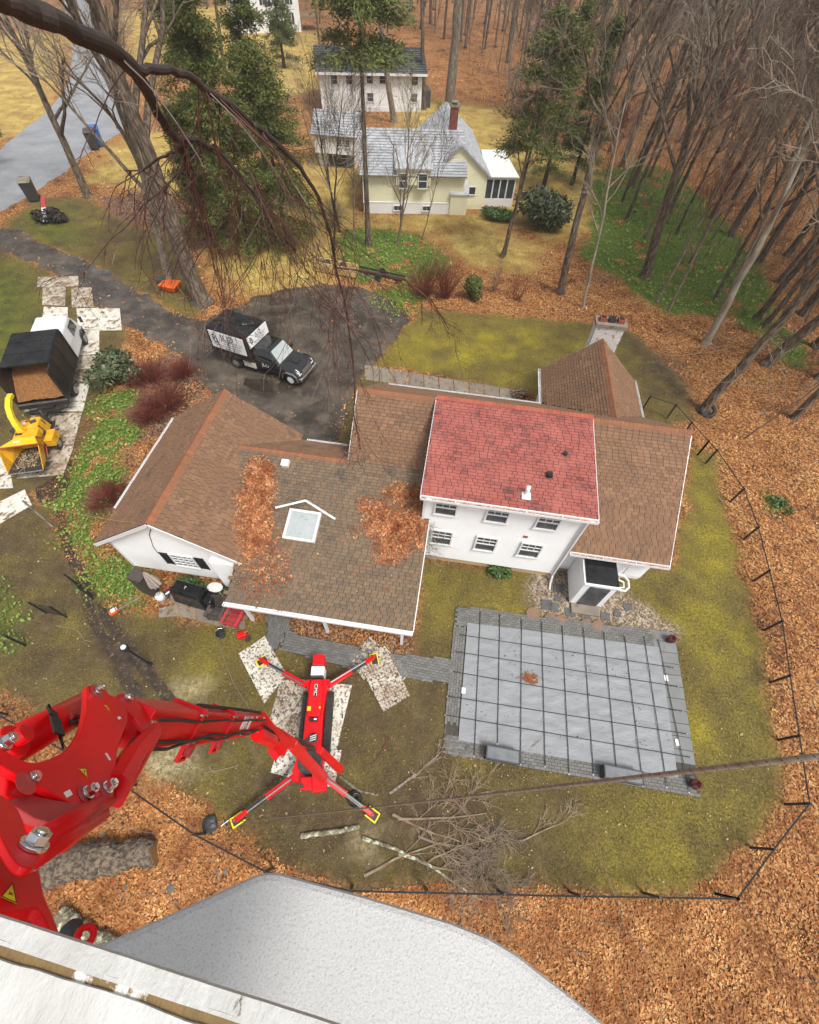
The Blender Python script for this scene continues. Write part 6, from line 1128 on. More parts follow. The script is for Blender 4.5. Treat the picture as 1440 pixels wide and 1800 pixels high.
q = MB(); q.hexa([(-1.3, -w2, 1.55), (-.5, -w1, 1.35), (-.5, w1, 1.35), (-1.3, w2, 1.55), (-1.3, -w2, 1.60), (-.5, -w1, 1.41), (-.5, w1, 1.41), (-1.3, w2, 1.60)]); q.build('infeed_top', M['yellow_bright'], cp_, local=True, bevel=.01)
for s in (-1, 1): q = MB(); q.plate([(-.5, s*w1, .65), (-1.5, s*.78, .62), (-2.25, s*.82, .62), (-1.35, s*w2, 1.55), (-.5, s*w1, 1.38)], (0, s*.03, 0)); q.build('infeed_side', YP, cp_, local=True)
q = MB(); q.plate([(-.5, -w1, .62), (-.5, w1, .62), (-1.5, .78, .60), (-2.3, .82, .60), (-2.3, -.82, .60), (-1.5, -.78, .60)], (0, 0, .03)); q.build('infeed_tray', M['dark_metal'], cp_, local=True); q = MB(); q.tube([(-2.3, -.84, .63), (-2.3, .84, .63)], .03, 6); q.build('tray_edge', M['silver'], cp_, local=True)
q = MB(); q.tube([(-1.35, -.95, 1.62), (-1.38, .95, 1.62)], .035, 6); q.tube([(-1.35, -.95, 1.62), (-.9, -.9, 1.0), (-1.5, -.95, .7)], .025, 5); q.build('control_bar', M['dull_red'], cp_, local=True)
q = MB(); q.hexa([(-.5, -1.12, .55), (.45, -1.12, .55), (.45, -.64, .55), (-.5, -.64, .55), (-.5, -1.08, 1.0), (.4, -1.08, 1.0), (.4, -.66, 1.0), (-.5, -.66, 1.0)]); q.build('fender', YP, cp_, local=True, bevel=.04); q = MB(); q.box(-.5, .45, .66, 1.1, .75, .85); q.build('fender', YP, cp_, local=True, bevel=.03)
for s in (-1, 1): wheel(cp_, -.1, s*.95, r=.36, w=.24, out=s)
q = MB(); q.cbox((.78, -.32, 1.18), (.06, .5, .4)); [q.cbox((1.115, -.3, .82+k*.09), (.02, .5, .03)) for k in range(5)]; q.build('radiator_grille', M['dark_box'], cp_, local=True)
q = MB(); q.tube([(.3, -.52, 1.45), (.1, -.72, 1.2), (-.35, -.68, 1.1), (-.55, -.55, 1.4)], .03, 6); q.tube([(.6, -.2, 1.5), (.9, .2, 1.35), (.95, .5, 1.15)], .025, 6); q.build('hose', M['rubber'], cp_, local=True)
q = MB(); q.cyl((.55, -.1, 1.5), (.55, -.1, 1.95), .045, 10); q.cyl((.55, -.1, 1.95), (.48, -.1, 2.05), .05, 10); q.build('exhaust', M['steel'], cp_, local=True)
for c_, d_ in (((-.9, .2, 1.515), (.12, .3, .01)), ((.55, -.22, 1.51), (.2, .12, .012)), ((.85, .45, 1.21), (.14, .18, .012))): q = MB(); q.cbox(c_, d_); q.build('decal', M['white_paint'], cp_, local=True)
q = MB(); q.cbox((-.1, .35, 1.40), (.3, .3, .06)); q.cyl((-.35, .62, 1.0), (-.35, .74, 1.0), .2, 14); q.cyl((.25, .62, .95), (.25, .74, .95), .12, 14); q.build('belt_pulleys', M['dark_metal'], cp_, local=True)
x, y = NR.uniform(-2.0, -.7, 500), NR.uniform(-.5, .5, 500); V, F = quads(x, y, .66+NR.rand(500)*.04, .07); o = link('infeed_litter', np_mesh('infeed_litter', V, F, M['leaf_pale'], NR.rand(500)), cp_, kind='stuff')
q = MB(); R = random.Random(3)
for k in range(26): a = Vector((R.uniform(-2.1, -.8), R.uniform(-.6, .6), .68)); b = a+Vector((R.uniform(-.4, .4), R.uniform(-.3, .3), R.uniform(0, .15))); q.tube([a, b], .012, 4)
q.build('infeed_twigs', M['bark_pale'], cp_, local=True, kind='stuff')

# ================================================================ the tracked lift: crawler, outriggers, turret, arms
RP = M['red_paint']; LF_O = Vector((-3.36, 2.55, 0)); LU_ = Vector((.986, .168, 0)).normalized(); LV_ = Vector((-LU_.y, LU_.x, 0)); Z = Vector((0, 0, 1))
lift = thing('tracked_lift', LF_O, 'red tracked boom lift standing on mats, its arm reaching up to the camera', 'boom lift')
def LW(a, b, z=0): return LF_O+LU_*a+LV_*b+Z*z
def lbox(a0, a1, b0, b1, z0, z1, name, m=RP, bevel=.015, parent=lift, t=0):
    q = MB(); q.hexa([LW(a0, b0, z0), LW(a1, b0, z0), LW(a1, b1, z0), LW(a0, b1, z0), LW(a0, b0, z1), LW(a1, b0, z1), LW(a1, b1, z1), LW(a0, b1, z1)]); return q.build(name, m, parent, bevel=bevel)
for s in (-1, 1):
    q = MB(); x_ = s*.47; out = [(-1.25, .12), (-1.0, .03), (1.0, .03), (1.2, .14), (1.2, .36), (1.0, .47), (-1.0, .47), (-1.25, .34)]
    q.plate([LW(x_-.12, b, z) for b, z in out], LU_*.24); tk = q.build('track', M['rubber'], lift); q = MB()
    for k in range(26):
        b = -1.15+k*.09; q.hexa([LW(x_-.13, b, .46), LW(x_+.13, b, .46), LW(x_+.13, b+.045, .46), LW(x_-.13, b+.045, .46), LW(x_-.13, b, .495), LW(x_+.13, b, .495), LW(x_+.13, b+.045, .495), LW(x_-.13, b+.045, .495)])
    q.build('lugs', M['rubber'], tk, kind='stuff')
q = MB(); P_ = [(-.34, -1.3), (.34, -1.3), (.30, .3), (.34, 1.0), (.48, 1.55), (-.48, 1.55), (-.34, 1.0), (-.36, 0)]; q.prism([(LW(a, b).x, LW(a, b).y) for a, b in P_], .38, .86); q.build('chassis', RP, lift, bevel=.02)
q = MB(); P_ = [(-.24, .15), (.18, .15), (.24, .3), (.24, 1.2), (.16, 1.5), (-.2, 1.5), (-.27, 1.3)]; q.prism([(LW(a, b).x, LW(a, b).y) for a, b in P_], .87, 1.12); hood = q.build('engine_hood', RP, lift, bevel=.03)
q = MB(); p = LW(-.02, 1.1, 1.122); q.obox(p, LU_, LV_, Z, .10, .52, .004); q.build('name_plate', M['ink'], hood); text('CMC', LW(-.02, 1.1, 1.126), -LV_, LU_, .17, M['white_clean'], hood, sx=1.2)
lbox(-.16, .12, .0, .13, .90, .98, 'control_recess', M['ink'], 0); lbox(.0, .1, .04, .10, .98, 1.02, 'switch', M['white_clean'], .005)
q = MB(); q.obox(LW(-.2, .42, 1.125), LU_, LV_, Z, .14, .16, .004); q.obox(LW(.20, .45, 1.125), LU_, LV_, Z, .06, .08, .004); q.build('warning_label', M['yellow_bright'], hood)
q = MB(); q.lathe(LW(.02, -.55, .86), [(.17, 0), (.17, .04), (.12, .05)], 18); q.obox(LW(-.18, -.62, .89), (LU_+LV_*.5).normalized(), (LV_-LU_*.5).normalized(), Z, .34, .12, .04); gp = q.build('cable_gland', M['black_steel'], lift); q = MB(); [q.obox(LW(.02, -.55+k*.07, .915), (LU_+LV_*.3).normalized(), (LV_-LU_*.3).normalized(), Z, .24, .035, .01) for k in (-1, 0, 1)]; q.build('gland_stripes', M['white_clean'], gp)
lbox(-.26, .26, 1.6, 1.98, .55, 1.22, 'battery_box', M['white_clean'], .04); lbox(-.22, .22, 2.0, 2.42, .50, 1.28, 'front_box', RP, .03); lbox(-.24, .24, 1.53, 1.60, .9, 1.26, 'grab_frame', M['dark_metal'], .01)
def outrigger(root, foot, kneef=.5, label='outrigger', pad_ang=0):
    root, foot = Vector(root), Vector(foot); hi = foot+Z*.35; d = (hi-root).normalized(); L = (hi-root).length; s = Z.cross(d).normalized(); n = d.cross(s)
    q = MB(); q.obox(root+d*L*.24, d, s, n, L*.48, .19, .20); q.obox(root+d*L*.47, d, s, n, .06, .23, .24); leg = q.build('outrigger', RP, lift, bevel=.02)
    q = MB(); q.obox(root+d*L*.66, d, s, n, L*.40, .12, .13); q.build('inner_tube', M['dark_metal'], leg); q = MB(); q.tube([root+d*L*.05+n*.14+s*.03, root+d*L*.80+n*.09+s*.03], .035, 8); q.build('cylinder', M['steel'], leg)
    q = MB(); q.obox(root+d*L*.90+n*.03, d, s, n, L*.20, .15, .16); q.build('foot_link', RP, leg, bevel=.02); q = MB(); q.cyl(hi+n*.1-Z*.1, hi+n*.16, .05, 8); q.build('pivot_bolt', M['dull_red'], leg)
    a = math.atan2(d.y, d.x)+pad_ang; pu = Vector((math.cos(a), math.sin(a), 0)); pv = Vector((-pu.y, pu.x, 0)); c = foot+Z*.10
    q = MB(); q.obox(c, pu, pv, Z, .40, .26, .05); ft = q.build('foot_plate', M['dark_metal'], leg); q = MB()
    for k in (-1, 1): q.obox(c+pv*k*.15+Z*.03, pu, pv, Z, .44, .045, .05); 
    q.obox(c+pu*.21+Z*.03, pu, pv, Z, .045, .32, .048); q.build('foot_frame', M['sticker_yellow'], ft)
outrigger(LW(-.42, 1.30, .85), G(462, 1164, .1), pad_ang=1.2); outrigger(LW(.42, 1.30, .85), G(658, 1160, .1), pad_ang=1.2)
outrigger(LW(-.50, -1.75, .85), G(420, 1441, .02)); outrigger(LW(.42, -1.75, .85), G(655, 1432, .02))
q = MB(); P_ = [(-.48, -1.15), (.42, -1.15), (.5, -1.75), (.35, -1.95), (-.5, -1.95), (-.62, -1.6)]; q.prism([(LW(a, b).x, LW(a, b).y) for a, b in P_], .40, .95); q.build('rear_chassis', RP, lift, bevel=.03)
q = MB(); q.lathe(LW(0, -1.35, .95), [(.42, 0), (.42, .12), (.38, .14)], 24); q.build('slew_ring', M['dark_metal'], lift)
# turret and arms: boxes along real 3-D axes
def beam(a, b, w0, h0, w1=None, h1=None, name='arm', m=RP, roll=0.0, bevel=.012, parent=lift, up=None):
    a, b = Vector(a), Vector(b); w1 = w1 or w0; h1 = h1 or h0; d = (b-a).normalized(); n = (CAMP-(a+b)/2) if up is None else Vector(up); n = (n-d*n.dot(d)).normalized(); s = d.cross(n)
    R = Matrix.Rotation(roll, 3, d); n, s = R @ n, R @ s; q = MB(); q.hexa([a-s*w0/2-n*h0/2, a+s*w0/2-n*h0/2, b+s*w1/2-n*h1/2, b-s*w1/2-n*h1/2, a-s*w0/2+n*h0/2, a+s*w0/2+n*h0/2, b+s*w1/2+n*h1/2, b-s*w1/2+n*h1/2]); return q.build(name, m, parent, bevel=bevel), d, s, n
tur = G(545, 1378, 1.05); q = MB(); q.cbox(tur+Z*.10, (.55, .38, .5), .2); q.cbox(tur+Vector((.35, .1, .2)), (.45, .6, .6), .3); q.build('turret', RP, lift, bevel=.03); q = MB(); q.cyl(tur+Vector((-.18, -.12, .36)), tur+Vector((-.18, -.12, .42)), .06, 12); q.build('turret_cap', M['dark_metal'], lift)
A0, A1 = G(567, 1366, 1.8), PR(511, 1306, 9.4); beam(A0, A1, .31, .25, .20, .18, 'lower_arm', roll=.05)
B0, B1 = G(597, 1352, 1.7), PR(562, 1318, 14.0); beam(B0, B1, .25, .24, .18, .16, 'lift_cylinder_housing', roll=.2); beam(PR(550, 1314, 13.0), PR(520, 1300, 10.6), .10, .10, name='lift_cylinder_rod', m=M['dark_metal'])
A2 = PR(478, 1288, 7.9); A3 = PR(442, 1262, 6.3); beam(A1, A2, .18, .17, .18, .17, 'elbow_link', roll=.3); beam(PR(495, 1312, 8.4), PR(480, 1325, 8.2), .2, .12, name='elbow_bracket')
q = MB(); s0 = [PR(x, y, r) for x, y, r in ((512, 1302, 8.8), (486, 1278, 7.4), (466, 1252, 6.6), (438, 1248, 6.2), (430, 1282, 6.2), (452, 1296, 6.8), (478, 1318, 8.0), (500, 1330, 8.8))]; nn_ = (CAMP-s0[0]).normalized(); q.plate(s0, nn_*.03); q.build('elbow_plate', RP, lift); q = MB(); q.plate([PR(x, y, r) for x, y, r in ((462, 1272, 6.5), (480, 1284, 7.0), (494, 1302, 7.6), (486, 1306, 7.6), (466, 1288, 6.8))], nn_*.07); q.build('elbow_opening', M['ink'], lift); q = MB(); q.cyl(PR(452, 1290, 6.5), PR(478, 1303, 7.2), .09, 12); q.build('elbow_cylinder', RP, lift)
A4 = PR(222, 1272, 2.62); bm, dB, sB, nB = beam(PR(448, 1268, 6.4), A4, .185, .175, .195, .19, 'upper_boom', roll=-.35)
def on_beam(f, so=0, no=0): return PR(448, 1268, 6.4).lerp(A4, f)+sB*so+nB*no
for f in (.52, .78):      # collars along the boom
    w = .195; q = MB()
    for (a, b) in ((1, 0), (-1, 0), (0, 1), (0, -1)): q.obox(on_beam(f, a*w/2, b*w*.47), dB, sB, nB, .05, .04 if a else w+.04, .04 if b else w)
    q.build('boom_collar', RP, bm, bevel=.006)
for f in (.05, .2, .35, .5, .53, .77, .8):
    for s in (-1, 1): q = MB(); p = on_beam(f, s*.08, .103); q.cyl(p, p+nB*.02, .010, 6); q.build('bolt', M['steel'], bm)
q = MB(); q.obox(on_beam(.30, .02, .094), sB, dB, nB, .12, .45, .010); pl = q.build('name_plate', M['white_clean'], bm); text('CMC', on_beam(.30, .02, .1005), sB, -dB, .16, M['dull_red'], pl, sx=.36)
q = MB(); q.tube([on_beam(.02, -.16, -.04), on_beam(.40, -.155, -.04), on_beam(.60, -.17, -.04)], [.035, .035, .02], 8); q.build('levelling_cylinder', RP, bm); q = MB(); q.tube([on_beam(.40, -.155, -.04), on_beam(.62, -.17, -.04)], .016, 8); q.build('cylinder_rod', M['steel'], bm)
for f in (.39, .64):
    q = MB(); c = on_beam(f, -.19, -.03); [q.obox(c+sB*a*.08+dB*b*.08, dB, sB, nB, (.018 if b else .175), (.018 if a else .175), .03) for a, b in ((1, 0), (-1, 0), (0, 1), (0, -1))]; fr_ = q.build('bracket_frame', RP, bm); q = MB(); q.cyl(c-nB*.02, c+nB*.05, .05, 14); q.build('bracket_pin', M['dull_red'], fr_)
q = MB(); q.tube([on_beam(.0, .115, .02), on_beam(.4, .12, .02), on_beam(.76, .115, .02)], .014, 6); q.build('hydraulic_hose', M['rubber'], bm)
# knuckle: two big side plates with the arm cylinder between them
def ray_plane(px, py, p0, n):
    d = Vector(ray(px, py)); return CAMP+d*((Vector(p0)-CAMP).dot(n)/d.dot(n))
k0, k1, k2 = PR(215, 1270, 2.32), PR(0, 1345, 1.72), PR(188, 1420, 1.95); kn = (k1-k0).cross(k2-k0).normalized(); kn = kn if kn.dot(CAMP-k0) > 0 else -kn
def kplate(pts, off, name, th=.02, m=RP, bevel=.004, parent=lift):
    p0 = k0-kn*off; q = MB(); q.plate([ray_plane(x, y, p0, kn) for x, y in pts], -kn*th); return q.build(name, m, parent, bevel=bevel)
def zb5(*p): return [(x/5.538, 1200+y/5.538) for x, y in p]
K1 = zb5((845, 35), (872, 20), (905, 38), (970, 80), (1060, 112), (1130, 140), (1182, 195), (1225, 250), (1245, 300), (1244, 380), (1205, 480), (1165, 590), (1140, 720), (1122, 850), (1112, 930), (1100, 1000), (1085, 1060), (1030, 1110), (950, 1160), (900, 1215), (860, 1240), (800, 1235), (740, 1210), (640, 1150), (450, 1050), (260, 945), (120, 875), (0, 805), (-220, 740), (-330, 660), (-260, 560), (-100, 590), (60, 660), (200, 745), (300, 775), (380, 770), (480, 740), (600, 685), (680, 625), (745, 545), (795, 450), (820, 350), (838, 250), (846, 130))
kplate(K1, 0, 'knuckle_plate', .022)
K2 = zb5((1240, 300), (1250, 400), (1150, 640), (1112, 960), (1100, 1170), (1000, 1240), (850, 1360), (760, 1388), (640, 1350), (480, 1275), (300, 1190), (150, 1110), (80, 1030), (60, 930), (70, 860), (300, 940), (700, 1100), (900, 1000), (1050, 700), (1180, 400))
kplate(K2, .13, 'knuckle_plate', .022)
def kbox(a, b, off, w, name, m=RP, dep=.1, bevel=.006):
    p0 = k0-kn*off; A_, B_ = ray_plane(*a, p0, kn), ray_plane(*b, p0, kn); d = (B_-A_).normalized(); q = MB(); q.obox((A_+B_)/2-kn*dep/2, d, kn.cross(d), kn, (B_-A_).length, w, dep); return q.build(name, m, lift, bevel=bevel)
kbox((12, 1372), (165, 1432), .024, .10, 'cross_plate', dep=.10); kbox((204, 1270), (196, 1390), .024, .03, 'cross_plate', dep=.10)
p0 = k0-kn*.16; c0, c1 = ray_plane(-30, 1340, p0, kn), ray_plane(166, 1232, p0, kn); q = MB(); q.tube([c0, c1], .062, 18); q.build('knuckle_cylinder', RP, lift, smooth=True)
c2 = ray_plane(20, 1306, k0-kn*.10, kn); q = MB(); q.cyl(c2-kn*.03, c2+kn*.015, .055, 20); q.cyl(c2+kn*.015, c2+kn*.05, .030, 16); q.build('cylinder_eye', RP, lift, bevel=.004)
q = MB(); ps = [ray_plane(x, y, k0-kn*o_, kn) for x, y, o_ in ((96, 1256, .10), (92, 1246, .055), (98, 1260, .03), (106, 1290, .025), (112, 1306, .05), (116, 1316, .12))]
for i in range(len(ps)-1):
    d = (ps[i+1]-ps[i]).normalized(); s = d.cross(kn).normalized()*.022; q.add([ps[i]-s, ps[i]+s, ps[i+1]+s, ps[i+1]-s, ps[i]-s-kn*.006, ps[i]+s-kn*.006, ps[i+1]+s-kn*.006, ps[i+1]-s-kn*.006], [(0, 1, 2, 3), (7, 6, 5, 4), (1, 5, 6, 2), (0, 3, 7, 4)])
q.build('hose_strap', M['rubber'], lift)
for i, (o1, o2) in enumerate(((.0, .0), (8, 3), (15, 8), (4, 9))):
    q = MB(); q.tube([ray_plane(110+o1, 1250+o2, k0-kn*.13, kn), ray_plane(128+o1*.6, 1262+o2, k0-kn*.09, kn), ray_plane(140+o1*.3, 1256+o2*2, k0-kn*.10, kn), ray_plane(150, 1268+o2, k0-kn*.14, kn)], .010, 7); q.build('hydraulic_hose', M['dark_metal'] if i % 2 else M['dull_red'], lift)
def hexbolt(px, py, off, r, hgt=.03):
    c = ray_plane(px, py, k0-kn*off, kn); q = MB(); q.cyl(c, c+kn*hgt*.35, r*1.25, 16); q.cyl(c+kn*hgt*.35, c+kn*hgt, r, 6); q.cyl(c+kn*hgt, c+kn*hgt*1.25, r*.62, 10); q.build('bolt', M['chrome'], lift, bevel=.0015)
for b in ((45, 1377, .02, .019), (151, 1396, 0, .018), (186, 1387, 0, .018), (169, 1216, 0, .012), (4, 1309, 0, .018)): hexbolt(*b)
# lug plate of the upper boom with two bolts
lp_ = [(206, 1221), (214, 1218), (234, 1222), (246, 1238), (258, 1250), (276, 1288), (270, 1298), (258, 1290), (238, 1262), (218, 1243), (207, 1232)]; q = MB(); pc = PR(235, 1250, 2.5); q.plate([ray_plane(x, y, pc, kn) for x, y in lp_], -kn*.02); q.build('boom_lug', RP, lift, bevel=.004)
for (x, y) in ((222, 1230), (264, 1278)): c = ray_plane(x, y, pc, kn); q = MB(); q.cyl(c, c+kn*.02, .022, 6); q.cyl(c+kn*.02, c+kn*.028, .012, 8); q.build('bolt', M['chrome'], lift)
q = MB(); q.tube([PR(272, 1282, 2.45), PR(232, 1330, 2.25), PR(200, 1385, 2.08)], [.03, .045, .05], 8); q.build('lower_boom_tube', RP, lift); beam(PR(262, 1290, 2.6), PR(195, 1400, 2.2), .10, .08, name='boom_root', roll=.1)
q = MB(); q.tube([PR(248, 1325, 2.35), PR(225, 1362, 2.3), PR(210, 1395, 2.3), PR(201, 1408, 2.3)], .028, 7); q.build('hydraulic_hose', M['rubber'], lift)
# jib link and bucket bracket, nearest the camera
j0, j1, j2 = PR(0, 1420, 1.42), PR(60, 1500, 1.30), PR(90, 1640, 1.12); jn = (j1-j0).cross(j2-j0).normalized(); jn = jn if jn.dot(CAMP-j0) > 0 else -jn
def jplate(pts, off, name, th=.016, m=RP, bevel=.004): p0 = j0-jn*off; q = MB(); q.plate([ray_plane(x, y, p0, jn) for x, y in pts], -jn*th); return q.build(name, m, lift, bevel=bevel)
def zb4(*p): return [(x/6.925, 1400+y/6.925) for x, y in p]
jplate(zb4((-260, -160), (-60, -60), (60, 0), (150, 70), (230, 160), (290, 290), (330, 420), (400, 490), (460, 560), (490, 640), (495, 740), (460, 820), (400, 868), (330, 878), (250, 855), (180, 800), (110, 700), (50, 590), (-20, 460), (-160, 260), (-300, 60)), 0, 'jib_link')
jplate(zb4((-300, 200), (-100, 430), (20, 600), (120, 760), (220, 850), (330, 905), (420, 900), (470, 870), (500, 960), (520, 1080), (545, 1200), (600, 1330), (650, 1440), (700, 1560), (735, 1665), (690, 1690), (625, 1680), (590, 1620), (540, 1510), (490, 1420), (440, 1370), (380, 1365), (200, 1400), (0, 1440), (-300, 1500)), .045, 'bucket_bracket', .02)
jplate([(-60, 1580), (60, 1602), (96, 1640), (60, 1680), (-60, 1640)], .10, 'bracket_web', .02, M['dull_red'])
p0 = j0-jn*.07; q = MB(); d0, d1 = ray_plane(64, 1482, p0, jn), ray_plane(190, 1405, p0-jn*.06, jn); q.tube([d0, d1], .028, 10); q.build('jib_tube', RP, lift, smooth=True); q = MB(); q.tube([ray_plane(60, 1510, p0, jn), ray_plane(180, 1432, p0-jn*.08, jn)], .022, 10); q.build('jib_tube', RP, lift, smooth=True)
jplate([(10, 1408), (60, 1438), (112, 1452), (160, 1440), (190, 1415), (120, 1410), (40, 1395)], .09, 'link_back', .02, M['dull_red'])
c = ray_plane(57, 1488, j0, jn); q = MB(); q.cyl(c, c+jn*.008, .028, 18); q.cyl(c+jn*.008, c+jn*.026, .022, 6); q.cyl(c+jn*.026, c+jn*.032, .012, 10); q.build('bolt', M['chrome'], lift, bevel=.0015)
# service decals, hoses and grease round the pins
for (x, y) in ((45, 1377), (151, 1396), (186, 1387), (169, 1216)):
    c = ray_plane(x, y, k0+kn*.0012, kn); q = MB(); q.cyl(c, c+kn*.0006, .034, 18); q.build('grease_ring', M['dull_red'], lift)
for (x, y, w_, h_) in ((120, 1395, .03, .018), (210, 1262, .022, .012), (190, 1330, .012, .03)):
    c = ray_plane(x, y, k0+kn*.001, kn); u_ = (k1-k0).normalized(); q = MB(); q.obox(c, u_, kn.cross(u_), kn, w_, h_, .0008); q.build('decal', M['white_paint'], lift)
for i, (o_, s_) in enumerate(((-.08, .02), (-.055, .035), (.05, .03))):
    q = MB(); q.tube([on_beam(f, o_+.012*math.sin(f*19+i), .10+s_*math.sin(f*9+i)**2) for f in (.0, .08, .16, .24, .32, .42, .52, .6, .7, .8, .9, 1.0)], .009, 6); q.build('hydraulic_hose', M['rubber'], bm)
for i in range(3):
    q = MB(); q.tube([PR(236+i*7, 1300+i*4, 2.45), PR(205+i*8, 1345+i*6, 2.2), PR(170+i*9, 1400+i*5, 2.05), PR(120+i*8, 1440+i*4, 1.9)], .011, 7); q.build('hydraulic_hose', M['rubber'], lift)
# warning triangles (flat stickers)
def sticker(pts, p0, n, o=.0015):
    P = [ray_plane(x, y, Vector(p0)+n*o, n) for x, y in pts]; q = MB(); q.plate(P, n*.0006); s = q.build('warning_sticker', M['sticker_yellow'], lift); c = sum(P, Vector())/3; q = MB(); u = (P[0]-c); v = n.cross(u).normalized()*u.length; e = c+n*.0012
    q.plate([e+u*.35, e-u*.05+v*.12, e-u*.0+v*.02], n*.0004); q.plate([e-u*.30, e+u*.05-v*.12, e+u*.0-v*.02], n*.0004); q.plate([e+v*.3+u*.0, e+v*.3-u*.08, e-v*.3-u*.08, e-v*.3], n*.0004); q.build('flash_symbol', M['ink'], s)
    q = MB(); w = .07
    for i in range(3): a, b = P[i]+n*.0008, P[(i+1) % 3]+n*.0008; ci = c+n*.0008; q.plate([a, b, b.lerp(ci, w*2), a.lerp(ci, w*2)], n*.0003)
    q.build('sticker_border', M['ink'], s)
sticker([(138, 1351), (151, 1351), (154, 1367)], k0, kn); sticker([(182.5, 1239), (189, 1240.5), (193, 1250)], k0, kn); sticker([(1.5, 1577), (22, 1552), (29, 1589)], j0-jn*.045, jn)
# red hook ring and black ball beneath the bucket edge
p = PR(150, 1645, 1.5); q = MB(); q.torus(p, (.5, .6, .6), .016, .007, 20, 8); q.build('lanyard_ring', RP, lift, smooth=True); q = MB(); q.lathe(PR(126, 1640, 1.6), [(.012, -.015), (.026, 0), (.022, .015), (.01, .02)], 12); q.build('rubber_buffer', M['dark_box'], lift)
# ================================================================ trees
def vert_h(bx, by, px, py):
    """height at which the line of sight through (px, py) passes closest to the vertical over ground pixel (bx, by)"""
    b = np.array(G2(bx, by)); d = ray(px, py); hd = d[:2]; t = b.dot(hd)/hd.dot(hd); return H+d[2]*t, Vector((d[0]*t, d[1]*t, H+d[2]*t))
def rdir(d, ang, R):
    d = d.normalized(); u = d.orthogonal().normalized(); w = d.cross(u); a = R.uniform(0, 6.2832); return (d*math.cos(ang)+(u*math.cos(a)+w*math.sin(a))*math.sin(ang)).normalized()
def limb(mb, p, d, L, r0, r1, k, wob, bend, R, n, t=0):
    P, RR, D = [p.copy()], [r0], [d.copy()]
    for i in range(k):
        d = (d+Vector((R.gauss(0, wob), R.gauss(0, wob), R.gauss(0, wob)))+bend).normalized(); p = p+d*(L/k); P.append(p.copy()); D.append(d.copy()); RR.append(r0+(r1-r0)*(i+1)/k)
    mb.tube(P, RR, n, False, t); return P, D, RR
def branch_out(mT, mC, p, d, L, r, lev, R, up=.10, spread=.75, kids=5, droop=0.0, tmax=4, minr=.006):
    """a branch and its children; thick ones go to the trunk mesh, thin ones to the crown mesh"""
    mb = mT if r > .045 else mC; n = 6 if r > .05 else (4 if r > .02 else 3)
    P, D, RR = limb(mb, p, d, L, r, max(minr*.6, r*.35), 5 if lev < 2 else (4 if lev == 2 else 3), .10+.05*lev, Vector((0, 0, up*.6-droop*.10)), R, n)
    if lev >= tmax: return
    for k in range(kids if lev < tmax-1 else kids+1):
        f = R.uniform(.22, 1.0); i = min(int(f*(len(P)-1)), len(P)-2); q = P[i].lerp(P[i+1], f*(len(P)-1)-i); rr = max(minr, RR[i]*R.uniform(.45, .65))
        branch_out(mT, mC, q, (rdir(D[i], R.uniform(.35, spread), R)+Vector((0, 0, up-droop))).normalized(), L*R.uniform(.42, .62), rr, lev+1, R, up, spread, kids, droop, tmax, minr)
def bare_tree(top, r, R, fork=.45, limbs=8, kids=5, tmax=3, spread=.8, up=.14, bend=.02, scale=1.0, n=10, minr=.008):
    """trunk from the origin to the point top; returns trunk mesh builder and crown mesh builder"""
    mT, mC = MB(), MB(); top = Vector(top); L = top.length; k = 12; P, RR = [], []
    off = Vector((R.uniform(-1, 1), R.uniform(-1, 1), 0))*bend*L
    for i in range(k+1):
        f = i/k; P.append(top*f+off*math.sin(math.pi*f)+Vector((R.gauss(0, .012), R.gauss(0, .012), 0))*L*(.25 if 0 < i < k else 0)); RR.append(r*((1-f)**.75*.88+.08)*(1.0+(.45 if i == 0 else 0)))
    P.insert(1, P[0].lerp(P[1], .22)); RR.insert(1, r*1.02); mT.tube(P, RR, n, True)
    for j in range(limbs):
        f = fork+(1-fork)*((j+.5)/limbs)**.9; x = f*k; i = min(int(x), k-1)+1; q = P[i].lerp(P[min(i+1, k+1)], x-int(x)) if i < k+1 else P[-1]; d = (P[min(i+1, k+1)]-P[i]).normalized(); rr = RR[i]*R.uniform(.42, .62)
        branch_out(mT, mC, q, (rdir(d, R.uniform(.5, spread), R)+Vector((0, 0, up))).normalized(), L*(1-f*.72)*R.uniform(.34, .5)*scale, max(rr, .02), 1, R, up, spread, kids, 0, tmax, minr)
    return mT, mC
def plant_tree(name, base, mT, mC, label, cat, group=None, mt=None, mc=None, rz=0):
    t = thing(name, base, label, cat, group, rz=rz); a = mT.build('trunk', mt or M['bark'], t, local=True); KIDS[t.name] = [a]
    if mC and mC.v: c = mC.build('crown', mc or M['twig'], t, local=True); KIDS[t.name].append(c)
    return t
